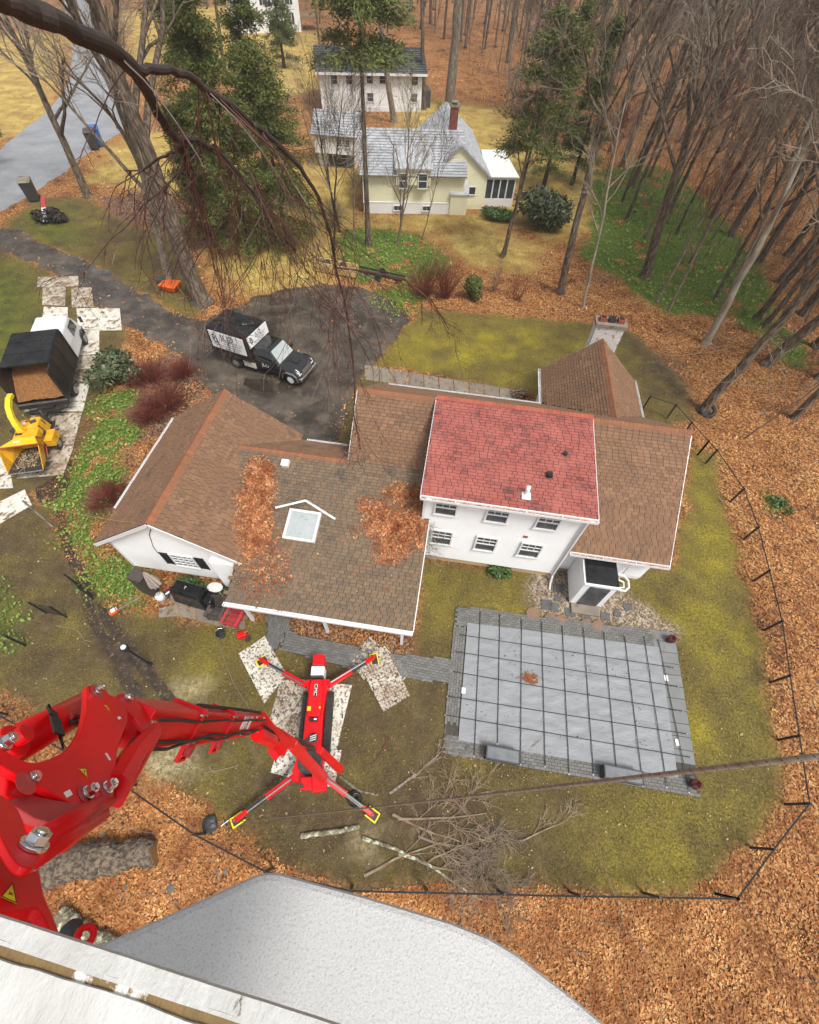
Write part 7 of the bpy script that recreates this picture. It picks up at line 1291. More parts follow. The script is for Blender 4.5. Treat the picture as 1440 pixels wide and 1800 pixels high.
HERO = [ # base px, a pixel its trunk passes, total height, base radius, label, bark, fork, limbs, kids
 ((985, 515), (1062, 240), 21, .30, 'tall grey trunk forking high, leaning right behind the back lawn', 'bark', .52, 9, 5),
 ((1025, 540), (1063, 330), 13, .12, 'thin pale stemmed tree right beside the tall forking grey trunk', 'bark_pale', .5, 7, 5),
 ((1135, 487), (1190, 330), 19, .40, 'thick dark trunk with two upright leaders standing in the ivy', 'bark', .48, 9, 5),
 ((1240, 605), (1320, 430), 18, .26, 'pale blotchy trunk with a broken dark foot at the lawn edge', 'bark_pale', .55, 8, 5),
 ((1235, 722), (1345, 590), 19, .29, 'leaning trunk with the black tyre at its foot', 'bark', .50, 9, 6),
 ((1345, 640), (1440, 562), 17, .34, 'thick trunk right of the tyre tree, leaving the photo at the right edge', 'bark', .6, 8, 5),
 ((1155, 530), (1225, 400), 15, .12, 'slim brown trunk at the lower edge of the ivy bed', 'bark_grey', .5, 8, 5),
 ((1176, 546), (1232, 440), 14, .11, 'slim reddish trunk just right of the slim brown one', 'bark_grey', .5, 7, 5),
 ((155, 345), (92, 205), 17, .36, 'spreading leafless tree by the road at the top left', 'bark', .32, 12, 7),
 ((357, 532), (262, 260), 22, .62, 'massive rough barked tree beside the drive, crown out of the photo', 'bark', .55, 9, 6),
 ((300, 500), (222, 240), 18, .33, 'second large trunk left of the massive rough barked tree', 'bark_grey', .42, 10, 6),
 ((700, 430), (718, 220), 10, .11, 'multi-branched sapling in front of the yellow house', 'twig', .18, 14, 5),
 ((622, 425), (622, 330), 9.5, .08, 'thin grey stem between the drive and the yellow house wall', 'bark_grey', .3, 9, 5),
 ((598, 408), (562, 210), 11, .10, 'slender dark tree left of the straight pine trunk', 'bark_dark', .3, 12, 5),
 ((588, 440), (620, 240), 11, .10, 'dark branching tree just left of the pine stem', 'bark_dark', .32, 12, 5),
 ((742, 420), (800, 230), 8.5, .05, 'very thin whip tree right of the multi-branched sapling', 'twig', .3, 8, 4),
 ((790, 190), (797, 60), 27, .72, 'very tall pale trunk behind the yellow house chimney', 'bark_grey', .5, 9, 5),
 ((693, 215), (684, 120), 20, .42, 'pale brown trunk standing between the two neighbouring houses', 'bark_grey', .6, 8, 5),
 ((745, 192), (742, 100), 18, .33, 'brown trunk at the right corner of the white house', 'bark', .6, 8, 5),
 ((882, 452), (905, 340), 12, .16, 'reddish crooked pine stem on the tan bank', 'bark', .65, 6, 4),
 ((1310, 770), (1440, 680), 9, .05, 'fine bare sapling in the leaf litter at the right', 'twig', .25, 10, 5),
 ((1395, 735), (1500, 640), 14, .22, 'short thick trunk at the right photo edge above the leaf slope', 'bark', .5, 8, 5),
 ((1265, 560), (1330, 400), 16, .17, 'grey trunk between the ivy and the pale blotchy trunk', 'bark_grey', .5, 8, 5),
 ((1330, 560), (1440, 430), 18, .25, 'heavy brown trunk rising from the leaf slope at the right', 'bark', .45, 9, 5),
 ((1390, 600), (1480, 520), 16, .20, 'dark trunk near the right edge behind the thick one', 'bark_dark', .5, 8, 5)]
for i, (b, via, ht, r, lab, bark, fork, nl, kd) in enumerate(HERO):
    R = random.Random(100+i); h, q = vert_h(*b, *via); B = G(*b); d = (q-B); top = d*(ht/max(q.z, 1)); top.x *= 1; 
    lim = .16*ht; hl = math.hypot(top.x, top.y)
    if hl > lim: top.x *= lim/hl; top.y *= lim/hl
    top.z = ht
    mT, mC = bare_tree(top, r, R, fork*.72, nl+3, min(kd, 5), 4 if r > .13 else 3, bend=.03, n=12, scale=1.3, minr=.010); plant_tree('bare_tree', B, mT, mC, lab, 'tree', mt=M[bark], mc=M['twig_grey'] if i % 3 else M['twig'])
# sloping brush of thin trees: forest individuals from shared meshes
PROTO = []
specs = [(18, .17, .28, 12, 4), (15, .11, .22, 11, 4), (21, .24, .30, 12, 4), (12, .075, .15, 12, 4), (17, .13, .30, 11, 4), (22, .31, .30, 13, 5), (8, .05, .10, 12, 4)]
for i, (ht, r, fk, nl, kd) in enumerate(specs):
    R = random.Random(300+i); mT, mC = bare_tree((R.uniform(-1, 1), R.uniform(-1, 1), ht), r, R, fk, nl, kd, 4, bend=.025, n=7, up=.15, spread=1.0, scale=1.25, minr=.013); PROTO.append((mT.mesh('trunk', [M['bark'], M['bark_grey'], M['bark'], M['twig'], M['bark_grey'], M['bark'], M['bark_dark']][i]), mC.mesh('crown', [M['twig'], M['twig_grey'], M['twig'], M['twig'], M['twig_grey'], M['twig'], M['twig_red']][i])))
WOODS_R = pp((905, 290), (880, 160), (760, 60), (760, -40), (1700, -60), (1900, 300), (1800, 800), (1500, 760), (1400, 690), (1340, 600), (1200, 480), (1100, 400), (1060, 330))
WOODS_L = pp((-300, 470), (-120, 330), (-120, 60), (60, 40), (100, 100), (40, 200), (-60, 300), (-40, 420))
WOODS_T = pp((190, 10), (230, 60), (330, 120), (420, 130), (560, 90), (640, 60), (760, 60), (760, -40), (150, -40))
HB = [[(YF(-6, 18).x, YF(-6, 18).y), (YF(16, 18).x, YF(16, 18).y), (YF(16, -3).x, YF(16, -3).y), (YF(-6, -3).x, YF(-6, -3).y)], [(WF(-3, -4).x, WF(-3, -4).y), (WF(17, -4).x, WF(17, -4).y), (WF(17, 10).x, WF(17, 10).y), (WF(-3, 10).x, WF(-3, 10).y)], [(VF(-4, -14).x, VF(-4, -14).y), (VF(18, -14).x, VF(18, -14).y), (VF(18, 12).x, VF(18, 12).y), (VF(-4, 12).x, VF(-4, 12).y)]]
def place(poly, n, rmin, rmax, mind, seed, power=1.0):
    R = np.random.RandomState(seed); out = []; tries = 0
    while len(out) < n and tries < 300:
        tries += 1; k = 4000; r = rmin*(rmax/rmin)**(R.rand(k)**power); a = np.radians(R.uniform(-68, 62, k)); x, y = r*np.sin(a), r*np.cos(a)
        ok = sdist(x, y, poly) > 0
        for h in HB: ok &= sdist(x, y, h) < 0
        m = masks(x, y); ok &= (m[0] < .3) & (m[1] < .5)
        for px, py in zip(x[ok], y[ok]):
            md = mind*(1+math.hypot(px, py)/80)
            if all((px-a_)**2+(py-b_)**2 > md*md for a_, b_ in out): out.append((px, py))
            if len(out) >= n: break
    return out
def forest(pts, label, group, seed, sizes=(0, 1, 2, 3, 4, 5, 6), name='woodland_tree'):
    R = random.Random(seed)
    for x, y in pts:
        kd_ = R.choice(sizes); a, b = PROTO[kd_]; s = R.uniform(.8, 1.2); dd_ = math.hypot(x, y); wh_ = 'by the ivy' if dd_ < 48 else ('mid slope' if dd_ < 85 else 'far upslope'); t = thing(name, (x, y, 0), ['brown mid sized', 'slim pale grey', 'tall brown', 'thin dark brown', 'tall slim grey', 'thickest brown', 'small dark sapling'][kd_]+' '+label+(' '+wh_ if 'woods' in label and 'right' in label else ''), 'tree', group, rz=R.uniform(0, 6.28)); t.scale = (s, s, s*R.uniform(.9, 1.15)); t.rotation_euler.x = R.gauss(0, .03); t.rotation_euler.y = R.gauss(0, .03)
        for nm, m_ in (('trunk', a), ('crown', b)): o = bpy.data.objects.new(nm, m_); COL.objects.link(o); o.parent = t
forest(place(WOODS_R, 225, 34, 150, 1.8, 1, 1.0), 'leafless tree in the woods on the right,', 'trees of the right hand woods', 5)
forest(place(WOODS_T, 70, 78, 190, 2.2, 2), 'bare tree in distant woods behind the houses', 'trees of the distant top woods', 6, (0, 2, 4, 5))
forest(place(WOODS_L, 14, 45, 110, 3.5, 3), 'bare tree across the road at the top left corner', 'trees across the road', 7, (0, 1, 3, 4))
# the far woods read as one mass: one object
far = MB()
for i in range(3): pass
def mesh_arr(me):
    V = np.zeros(len(me.vertices)*3, np.float32); me.vertices.foreach_get('co', V); V = V.reshape(-1, 3); me.calc_loop_triangles(); T = np.zeros(len(me.loop_triangles)*3, np.int32); me.loop_triangles.foreach_get('vertices', T); return V, T.reshape(-1, 3)
LP = []
for i in range(3):
    R = random.Random(500+i); mT, mC = bare_tree((0, 0, 19+i*2), .22+.05*i, R, .4, 7, 4, 2, n=4, bend=.02, up=.2); mT.v, mT.f = mT.v, mT.f; n0 = len(mT.v); mT.v += mC.v; mT.f += [tuple(j+n0 for j in f) for f in mC.f]; mT.t += mC.t; mT.mi += mC.mi; LP.append(mesh_arr(mT.mesh('t', M['twig'])))
VV, TT, n0 = [], [], 0
FAR = place(pp((-400, -60), (-400, 60), (60, 20), (200, -8), (700, 40), (900, 120), (1440, 60), (1800, 60), (1800, -140), (-400, -140)), 620, 100, 420, 1.6, 9, .8)
for x, y in FAR:
    V, T = random.choice(LP); a = random.uniform(0, 6.28); s = random.uniform(.8, 1.25); c_, s_ = math.cos(a)*s, math.sin(a)*s; VV.append(np.stack([V[:, 0]*c_-V[:, 1]*s_+x, V[:, 0]*s_+V[:, 1]*c_+y, V[:, 2]*s], -1)); TT.append(T+n0); n0 += len(V)
link('far_woods', np_mesh('far_woods', np.concatenate(VV), np.concatenate(TT), M['twig']), kind='stuff', label='brown haze of leafless far woods along the top of the view', cat='woods')
# undergrowth saplings and brush in the right woods (nobody could count them)
U = MB(); R = random.Random(77)
for (x, y) in place(WOODS_R, 560, 30, 110, .7, 21):
    for k in range(2): limb(U, Vector((x, y, 0)), Vector((R.gauss(0, .3), R.gauss(0, .3), 1)).normalized(), R.uniform(2, 7), .028, .008, 4, .15, Vector((0, 0, 0)), R, 3)
for k in range(900):
    x, y = R.uniform(-14, 32), R.uniform(-9, 34)
    if sdist(np.array([x]), np.array([y]), Z_LAWN[0])[0] > -.6 or (x < 14 and y > 0): continue
    limb(U, Vector((x, y, .03)), Vector((R.gauss(0, 1), R.gauss(0, 1), .12)).normalized(), R.uniform(.4, 2.6), .016, .007, 4, .25, Vector((0, 0, 0)), R, 3)
U.build('undergrowth', M['twig'], None, kind='stuff', label='thin bare brush and fallen sticks under the right hand woods', cat='undergrowth')

# ---------------------------------------------------------------- conifers
def needles(pts_, dirs, n_per, size, seed, tintf=None, spread=.5, thin=.13):
    n_per = int(n_per*3.4); size = size*.72
    """clumps of small narrow faces round each anchor point"""
    R = np.random.RandomState(seed); P = np.repeat(np.array(pts_), n_per, 0); D = np.repeat(np.array(dirs), n_per, 0); n = len(P)
    P = P+R.normal(0, spread, (n, 3))*np.array([1, 1, .55]); d = D*.8+R.normal(0, .55, (n, 3)); d /= np.linalg.norm(d, axis=1)[:, None]; r = R.normal(0, 1, (n, 3)); s = np.cross(d, r); s /= np.linalg.norm(s, axis=1)[:, None]+1e-9; L = size*R.uniform(.5, 1.4, n)[:, None]
    V = np.stack([P, P+d*L*.55+s*L*thin, P+d*L, P+d*L*.55-s*L*thin], 1).reshape(-1, 3); return V, np.arange(4*n).reshape(-1, 4), np.repeat(R.rand(len(pts_)), n_per)*.55+R.rand(n)*.45
def conifer(base, ht, r, label, z0=.1, rad=2.8, seed=0, m='needles', dens=1.0, lean=(0, 0), nl=70, nper=26, size=.34, shape=.8, droop=-.12, group=None, tmat='bark_dark', spread=.28, name='evergreen_tree', trunk_to=1.0):
    R = random.Random(seed); t = thing(name, base, label, 'tree', group); mT = MB(); k = 8; P = [Vector((lean[0]*i/k, lean[1]*i/k, ht*trunk_to*i/k)) for i in range(k+1)]; mT.tube(P, [r*(1-.88*i/k)+(.05 if i == 0 else 0) for i in range(k+1)], 9); A, D = [], []
    for j in range(int(nl*dens)):
        f = z0+(1-z0)*(R.random()**.9); zz = f*ht; c = Vector((lean[0]*f, lean[1]*f, zz)); rr = rad*(((1-f)/(1-z0))**shape*.92+.10)*R.uniform(.6, 1.12); a = R.uniform(0, 6.283); d = Vector((math.cos(a), math.sin(a), R.uniform(-.1, .22)+droop)).normalized(); Pn, Dn, _ = limb(mT, c, d, rr, .025+.02*(1-f), .006, 4, .07, Vector((0, 0, droop*.3)), R, 3)
        for q in range(1, 5):
            for e in range(2 if q > 1 else 1): A.append(tuple(Pn[q].lerp(Pn[q-1], R.random()))); D.append(tuple(Dn[q]))
    V, F, T = needles(A, D, int(nper*.5), size, seed, spread=spread); mT.build('trunk', M[tmat], t, local=True); o = link('crown', np_mesh('crown', V, F, M[m], T), t); return t
conifer(G(440, 446), 14.5, .22, 'dense dark hemlock beside the drive, left of the group', rad=4.0, seed=1, nl=105, nper=28, z0=.04, shape=.55); conifer(G(506, 432), 12.5, .2, 'dense dark hemlock nearest the yellow house, right of the group', rad=3.8, seed=2, nl=100, nper=28, z0=.04, shape=.55)
conifer(G(398, 372), 16.5, .25, 'tall hemlock standing behind the hemlock group', rad=3.9, seed=3, nl=95, nper=28, z0=.08, shape=.6); conifer(G(478, 352), 15.5, .25, 'hemlock behind, its top reaching the far white house', rad=3.8, seed=4, nl=90, nper=28, z0=.08, shape=.6); conifer(G(375, 430), 9, .18, 'smaller hemlock at the foot of the massive tree', rad=2.4, seed=14, nl=80, nper=30, z0=.05)
h, q = vert_h(648, 433, 640, 150); conifer(G(648, 433), 19.5, .25, 'straight brown pine trunk with a green crown before the white house', z0=.60, rad=3.4, seed=5, m='needles_pine', nl=62, nper=30, size=.42, shape=.35, tmat='bark', name='pine_tree', spread=.34)
conifer(G(885, 450), 14.5, .17, 'pine with a loose green crown right of the yellow house', z0=.50, rad=3.3, seed=6, m='needles_pine', nl=38, nper=28, size=.42, shape=.4, lean=(1.0, 1.0), tmat='bark', name='pine_tree', spread=.34)
conifer(G(955, 330), 13.5, .22, 'dark spruce behind the rhododendron at the wood edge', rad=3.0, seed=7, nl=60, nper=30, z0=.12); conifer(G(1005, 325), 12.5, .2, 'blue green spruce right of the loose crowned pine', rad=2.8, seed=8, nl=80, nper=28, z0=.15)
conifer(G(1120, 120), 17, .3, 'pale green pine far back in the right woods', rad=3.8, seed=10, m='needles_pine', nl=60, nper=26, size=.5, z0=.3); conifer(G(1010, 160), 16, .3, 'green pine among the bare trunks, top centre right', rad=3.4, seed=11, m='needles_pine', nl=50, nper=26, size=.5, z0=.35)
conifer(G(-60, 470), 12.0, .25, 'pine reaching in from the left photo edge above the trucks', rad=4.6, seed=12, m='needles_pine', nl=80, nper=30, z0=.25, size=.45, shape=.5, name='pine_tree'); conifer(G(-30, 300), 13, .25, 'pine across the road at the left photo edge', rad=3.4, seed=13, m='needles_pine', nl=60, nper=28, z0=.2, size=.45)
conifer(G(500, 120), 12, .25, 'small dark evergreen below the far white house', rad=3.0, seed=15, nl=50, nper=24, size=.45)
# ---------------------------------------------------------------- shrubs
def leaf_shrub(base, rx, ry, hz, label, m='rhodo', n=1500, size=.16, seed=0, name='evergreen_shrub', lumps=9):
    R = np.random.RandomState(seed); t = thing(name, base, label, 'shrub'); C = np.stack([R.uniform(-.6, .6, lumps)*rx, R.uniform(-.6, .6, lumps)*ry, R.uniform(.35, .8, lumps)*hz], -1); rr = R.uniform(.35, .55, lumps)
    i = R.randint(0, lumps, n); d = R.normal(0, 1, (n, 3)); d /= np.linalg.norm(d, axis=1)[:, None]; P = C[i]+d*rr[i][:, None]*np.array([rx, ry, hz*.8])*R.uniform(.65, 1.05, n)[:, None]; P[:, 2] = np.abs(P[:, 2]); P[:, 2] = np.maximum(P[:, 2], .04)
    u = R.normal(0, 1, (n, 3)); u /= np.linalg.norm(u, axis=1)[:, None]; v = np.cross(u, d); v /= np.linalg.norm(v, axis=1)[:, None]+1e-9; s = size*R.uniform(.6, 1.3, n)[:, None]
    V = np.stack([P-u*s, P-v*s*.4, P+u*s, P+v*s*.4], 1).reshape(-1, 3); link('foliage', np_mesh('foliage', V, np.arange(4*n).reshape(-1, 4), M[m], R.rand(n)**1.5), t)
    q = MB(); Rr = random.Random(seed)
    for k in range(14): limb(q, Vector((Rr.uniform(-.1, .1)*rx, Rr.uniform(-.1, .1)*ry, 0)), Vector((Rr.gauss(0, .5), Rr.gauss(0, .5), 1)).normalized(), hz*.9, .03, .008, 4, .12, Vector((0, 0, 0)), Rr, 4)
    q.build('stems', M['bark_dark'], t, local=True); return t
leaf_shrub(G(228, 668), 1.7, 1.9, 1.5, 'dark leathery rhododendron beside the mats and the drive', n=3600, seed=1, size=.14); leaf_shrub(G(962, 398), 3.6, 2.2, 3.0, 'big rhododendron at the right corner of the yellow house garden', n=4200, seed=2, size=.22, lumps=12)
leaf_shrub(G(827, 522), .95, .9, 1.9, 'round dark green yew at the edge of the back lawn', m='needles', n=3000, seed=3, size=.09, lumps=6)
leaf_shrub(G(872, 386), 2.0, 1.0, 1.1, 'low green bush against the yellow house sunroom', m='leaf_green', n=1200, seed=5, size=.17); leaf_shrub(G(500, 75), 2.6, 2, 2.6, 'dark bush before the far white house', m='needles', n=900, seed=6, size=.35)
leaf_shrub(G(88, 388), 1.8, 1.4, .8, 'dark low shrub under the red and white board', m='bark_dark', n=1300, seed=8, size=.16, name='evergreen_shrub')
leaf_shrub(G(885, 1010), .8, .35, .35, 'green tuft of daylily leaves along the white wall', m='leaf_green', n=500, seed=9, size=.12); leaf_shrub(G(1370, 888), .7, .7, .3, 'small green patch of seedlings in the leaf slope', m='leaf_green', n=380, seed=10, size=.09)
leaf_shrub(G(340, 1000+28), .9, .25, .5, 'dark green ivy strip at the garage wall foot', m='leaf_green', n=900, seed=11, size=.08); leaf_shrub(G(385, 1038), .7, .25, .4, 'ivy clump behind the white plastic table', m='leaf_green', n=500, seed=12, size=.08)
def twig_shrub(base, rx, ht, label, m='twig_red', stems=60, kids=4, seed=0, lean=0.0, r=.014, name='bare_shrub', flat=.0):
    R = random.Random(seed); t = thing(name, base, label, 'shrub'); q = MB()
    for k in range(stems):
        a = R.uniform(0, 6.283); o = R.random()**.6; p = Vector((math.cos(a)*rx*.25*o, math.sin(a)*rx*.25*o, 0)); d = Vector((math.cos(a)*o*rx/ht*.9, math.sin(a)*o*rx/ht*.9, 1-flat)).normalized(); L = ht*R.uniform(.7, 1.15); P, D, RR = limb(q, p, d, L, r, .004, 5, .09, Vector((0, 0, -.02-flat*.1)), R, 3)
        for j in range(kids): i = R.randint(1, 4); limb(q, P[i], rdir(D[i], R.uniform(.25, .6), R), L*R.uniform(.25, .5), r*.55, .003, 3, .12, Vector((0, 0, 0)), R, 3)
    q.build('stems', M[m], t, local=True); return t
twig_shrub(G(743, 520), 1.9, 2.6, 'fan shaped dark red bare shrub, left of two', seed=1, stems=110, kids=5); twig_shrub(G(783, 523), 1.2, 2.6, 'narrower dark red bare shrub, right of two', seed=2, stems=90, kids=5); twig_shrub(G(907, 528), 1.2, 2.2, 'thin reddish bare shrub right of the round yew', seed=3, stems=26); twig_shrub(G(868, 510), 1.0, 2.2, 'sparse bare shrub between the yew and the lawn edge trunks', seed=4, stems=16, m='twig')
for i, (px, py, rx, ht, lab) in enumerate(((262, 668, 1.6, 1.3, 'rusty red tangle right of the rhododendron'), (290, 715, 1.7, 1.4, 'largest rusty red tangled bush between drive and garage'), (320, 660, 1.2, 1.0, 'rusty tangle at the edge of the drive'), (262, 735, 1.3, 1.0, 'rusty brown tangle left of the garage roof'), (190, 880, 1.4, .9, 'low rusty bush at the left of the garage roof'))):
    twig_shrub(G(px, py), rx, ht, lab, seed=20+i, stems=230, kids=6, r=.012, flat=.30)
twig_shrub(G(255, 345), 2.2, 1.3, 'brown brush pile in the leaf bed by the road tree', m='twig', seed=30, stems=60, flat=.5); twig_shrub(G(590, 395), 1.2, 2.2, 'tan bare shrub at the left corner of the yellow house', m='twig_grey', seed=31, stems=60)
# cut stump roots by the drive
# ---------------------------------------------------------------- climbing vine on the white wall
q = MB(); R = random.Random(12)
for k in range(46):
    p = Vector((-.40+R.uniform(0, .5), 10.55, R.uniform(.2, 3.6))); d = Vector((R.uniform(-.25, 1), -R.uniform(.05, .45), R.uniform(-.5, .9))).normalized(); limb(q, p, d, R.uniform(.6, 2.0), .011, .003, 7, .22, Vector((.0, -.01, -.05)), R, 3)
limb(q, Vector((-.35, 10.5, 0)), Vector((0, 0, 1)), 3.9, .03, .01, 8, .08, Vector((0, 0, 0)), R, 5); q.build('climbing_vine', M['twig_grey'], None, label='bare climbing vine on the left corner of the white two storey wall', cat='vine')
# ---------------------------------------------------------------- cut branches lying on the lawn
def brush(px, ang, L, r, label, seed, kids=4, tmax=3, m='brush_twig', flat=.16, name='cut_branch'):
    R = random.Random(seed); b = G(*px); t = thing(name, b, label, 'branch', None); a, c = MB(), MB(); L *= 1.15; r *= 1.0
    branch_out(a, c, Vector((0, 0, .12)), Vector((math.cos(ang), math.sin(ang), .05)).normalized(), L, r, 0, R, up=0.0, spread=.75, kids=kids, tmax=tmax, minr=.009)
    for q in (a, c): q.v = [(x, y, .02+abs(z)*flat+.02) for x, y, z in q.v]
    if a.v: a.build('limb', M['lichen_bark' if seed % 3 == 1 else 'bark_grey'], t, local=True)
    if c.v: c.build('twigs', M[m], t, local=True)
brush((700, 1500), -.25, 2.6, .055, 'lichen covered cut branch sweeping right below the lower right outrigger', 1); brush((685, 1395), .9, 1.9, .05, 'pale arching cut branch above the rope', 2); brush((690, 1432), -.35, 2.3, .045, 'cut branch with pale sawn end in the middle of the brush heap', 3); brush((640, 1540), .5, 2.4, .045, 'cut branch lying from the fence side into the brush heap', 4)
brush((700, 1440), .25, 2.8, .04, 'bushy cut top spreading to the right in the brush heap', 5, kids=5); brush((735, 1470), .0, 2.3, .04, 'reddish twiggy top at the heart of the brush heap', 6, kids=7, m='twig'); brush((860, 1468), 2.6, 1.6, .03, 'sawn limb pointing back into the brush heap from the right', 7); brush((918, 1478), .3, 1.6, .025, 'separate small pale branch right of the brush heap', 8, kids=4)
brush((780, 1500), -.7, 1.8, .03, 'thin twigs trailing to the fence from the brush heap', 9, m='twig'); brush((420, 1345), 3.6, .9, .02, 'small forked twig left of the lower left outrigger', 10, kids=3, tmax=2); brush((860, 1330), .2, 1.5, .012, 'long thin bent twig lying by the storage box', 11, kids=2, tmax=2, m='twig'); brush((655, 1345), .9, 1.1, .02, 'thin reddish stick beside the machine', 12, kids=2, tmax=2, m='twig_red')
brush((1010, 500), .2, 2.4, .05, 'fallen branches heaped under the tall forking trunk', 13, kids=5, m='twig'); brush((1240, 470), 2.2, 3.2, .06, 'broken limb hanging in the ivy under the woods', 14, kids=4)
brush((1190, 628), .35, 5.0, .04, 'long curved bare limb reaching over the right end of the back lawn', 15, kids=5, flat=.5)

# ---------------------------------------------------------------- big dark branch above the camera
ob = thing('overhanging_branch', PR(-80, -40, 3.0), 'big dark wet branch hanging in from the top left, close to the camera', 'branch'); Mi = PM[ob.name]
mA, mB = MB(), MB(); R = random.Random(42)
def pxtube(mb, pts, n=9):
    P = [PR(x, y, r) for x, y, r, w in pts]; W = [w*r*float(CM[2] @ ray(x, y))*.92/FPX for x, y, r, w in pts]; PP, WW = [], []
    for i in range(len(P)-1):
        for k in range(3): f = k/3; PP.append(P[i].lerp(P[i+1], f)+Vector((R.gauss(0, 1), R.gauss(0, 1), R.gauss(0, 1)))*W[i]*.12); WW.append((W[i]*(1-f)+W[i+1]*f)*R.uniform(.93, 1.07))
    PP.append(P[-1]); WW.append(W[-1]); mb.tube(PP, WW, n, True); return PP, WW
main, wm = pxtube(mA, [(-120, -60, 2.9, 24), (-40, -22, 3.0, 23), (20, 3, 3.1, 21), (85, 26, 3.2, 20), (130, 55, 3.4, 17), (200, 88, 3.7, 15), (235, 122, 3.9, 14)], 14)
fa, wa = pxtube(mA, [(232, 119, 3.9, 9), (262, 124, 4.0, 8), (300, 123, 4.2, 7.5), (333, 133, 4.4, 7), (367, 160, 4.6, 6.5), (400, 180, 4.8, 6), (443, 217, 5.1, 5.5), (485, 250, 5.4, 5), (528, 295, 5.7, 4.0), (560, 345, 6.0, 3.4), (582, 415, 6.4, 3.0), (590, 470, 6.8, 2.6)], 9)
fb, wb = pxtube(mA, [(235, 122, 3.9, 13), (262, 165, 4.1, 9.5), (272, 190, 4.3, 8.5), (292, 222, 4.5, 8), (312, 246, 4.7, 7.5), (326, 283, 5.0, 5), (340, 325, 5.3, 3.5), (352, 370, 5.6, 3), (366, 430, 6.0, 2.2)], 9)
fc, wc_ = pxtube(mA, [(312, 244, 4.7, 6), (343, 245, 4.9, 5.5), (383, 267, 5.2, 5), (427, 317, 5.6, 4.2), (457, 358, 5.9, 3.5), (480, 400, 6.2, 3), (520, 440, 6.5, 2.6)], 8)
fd_, wd = pxtube(mA, [(330, 258, 4.8, 3), (300, 270, 5.0, 2.8), (275, 280, 5.2, 2.4), (250, 300, 5.4, 1.6), (220, 300, 5.6, 1)], 6)
def hang(P, W, n, Lr, f0=.0, f1=1.0, sub=3, toward=(630, 640)):
    for k in range(n):
        f = R.uniform(f0, f1)*(len(P)-1.001); i = int(f); p = P[i].lerp(P[i+1], f-i); r_ = (p-CAMP).length; d = (P[i+1]-P[i]).normalized(); g = (PR(toward[0]+R.uniform(-170, 120), toward[1]+R.uniform(-120, 200), r_*1.25)-p).normalized(); dd = (d*.5+g*.75+Vector((R.gauss(0, .6), R.gauss(0, .6), R.gauss(0, .3)))).normalized(); L = R.uniform(*Lr)
        Q, D, RR = limb(mB, p, dd, L, R.uniform(.004, .0075), .002, 8, .13, Vector((0, 0, -.10)), R, 4)
        for j in range(sub):
            a = R.randint(2, 7); Q2, D2, _ = limb(mB, Q[a], rdir(D[a], R.uniform(.3, .7), R), L*R.uniform(.25, .5), .0045, .002, 5, .16, Vector((0, 0, -.06)), R, 3)
            for e in range(3): b = R.randint(1, 4); limb(mB, Q2[b], rdir(D2[b], R.uniform(.4, .8), R), L*R.uniform(.08, .2), .003, .0016, 3, .2, Vector((0, 0, -.05)), R, 3)
hang(fa, wa, 22, (.8, 2.4), .30, 1.0, 4); hang(fb, wb, 16, (.6, 1.7), .35, 1.0, 3, (400, 520)); hang(fc, wc_, 18, (.8, 2.2), .2, 1.0, 4, (520, 600)); hang(fd_, wd, 10, (.4, 1.0), .2, 1, 3, (250, 420)); hang(main, wm, 3, (.5, 1.2), .5, 1, 2, (60, 300))
ext, we_ = pxtube(mB, [(590, 470, 6.8, 2.4), (606, 530, 7.3, 1.9), (618, 610, 7.9, 1.6), (624, 680, 8.3, 1.5), (622, 730, 8.7, 1.1), (634, 790, 9.2, .7)], 6); hang(ext, we_, 20, (.6, 1.8), 0, 1, 4, (600, 760))
ex2, w2_ = pxtube(mB, [(590, 470, 6.8, 2.0), (650, 478, 7.2, 2), (710, 490, 7.5, 1.8), (760, 530, 7.8, 1.4), (790, 580, 8.1, .9)], 5); hang(ex2, w2_, 14, (.5, 1.4), 0, 1, 4, (740, 600))
mA.build('main_limb', M['bark_dark'], ob); mB.build('hanging_twigs', M['twig_wet'], ob)
# ================================================================ bucket in front of the camera
bk = thing('lift_bucket', (-.2, -.3, 17.9), 'white fibreglass lift bucket with chipped lip, in front of the photographer', 'bucket')
ZH = 18.25; HP = [(150, 1672), (175, 1662), (300, 1607), (400, 1562), (452, 1538), (470, 1534), (492, 1535), (640, 1575), (790, 1620), (860, 1648), (910, 1678), (940, 1702), (1000, 1748), (1062, 1800), (1140, 1880)]
pts = [G(a, b, ZH) for a, b in HP]+[Vector((.75, -1.3, ZH)), Vector((-.9, -1.3, ZH)), Vector((-.62, -.55, ZH))]
q = MB(); cen = sum(pts, Vector())/len(pts); n = len(pts); low = [Vector((p.x*1.07, p.y*1.07, p.z-.05)) for p in pts]; lo2 = [Vector((p.x*1.10, p.y*1.12-.02, p.z-.07)) for p in pts]
q.add(pts+low+lo2, [tuple(range(n))]+[((i+1) % n, i, n+i, n+(i+1) % n) for i in range(n)]+[(n+(i+1) % n, n+i, 2*n+i, 2*n+(i+1) % n) for i in range(n)]+[tuple(range(3*n-1, 2*n-1, -1))]); q.build('shell', M['bucket_shell'], bk, bevel=.012)
ZL = 18.72; e0, e1 = G(-260, 1528, ZL), G(760, 1858, ZL); d = (e1-e0).normalized(); nrm = Vector((d.y, -d.x, 0)); nrm = nrm if nrm.y < 0 else -nrm
L = (e1-e0).length; K = 90
def wob(i, a, s): return (fbm(np.array([i*.11]), np.array([s*3.3]), 1.0, s)[0]-.5)*a
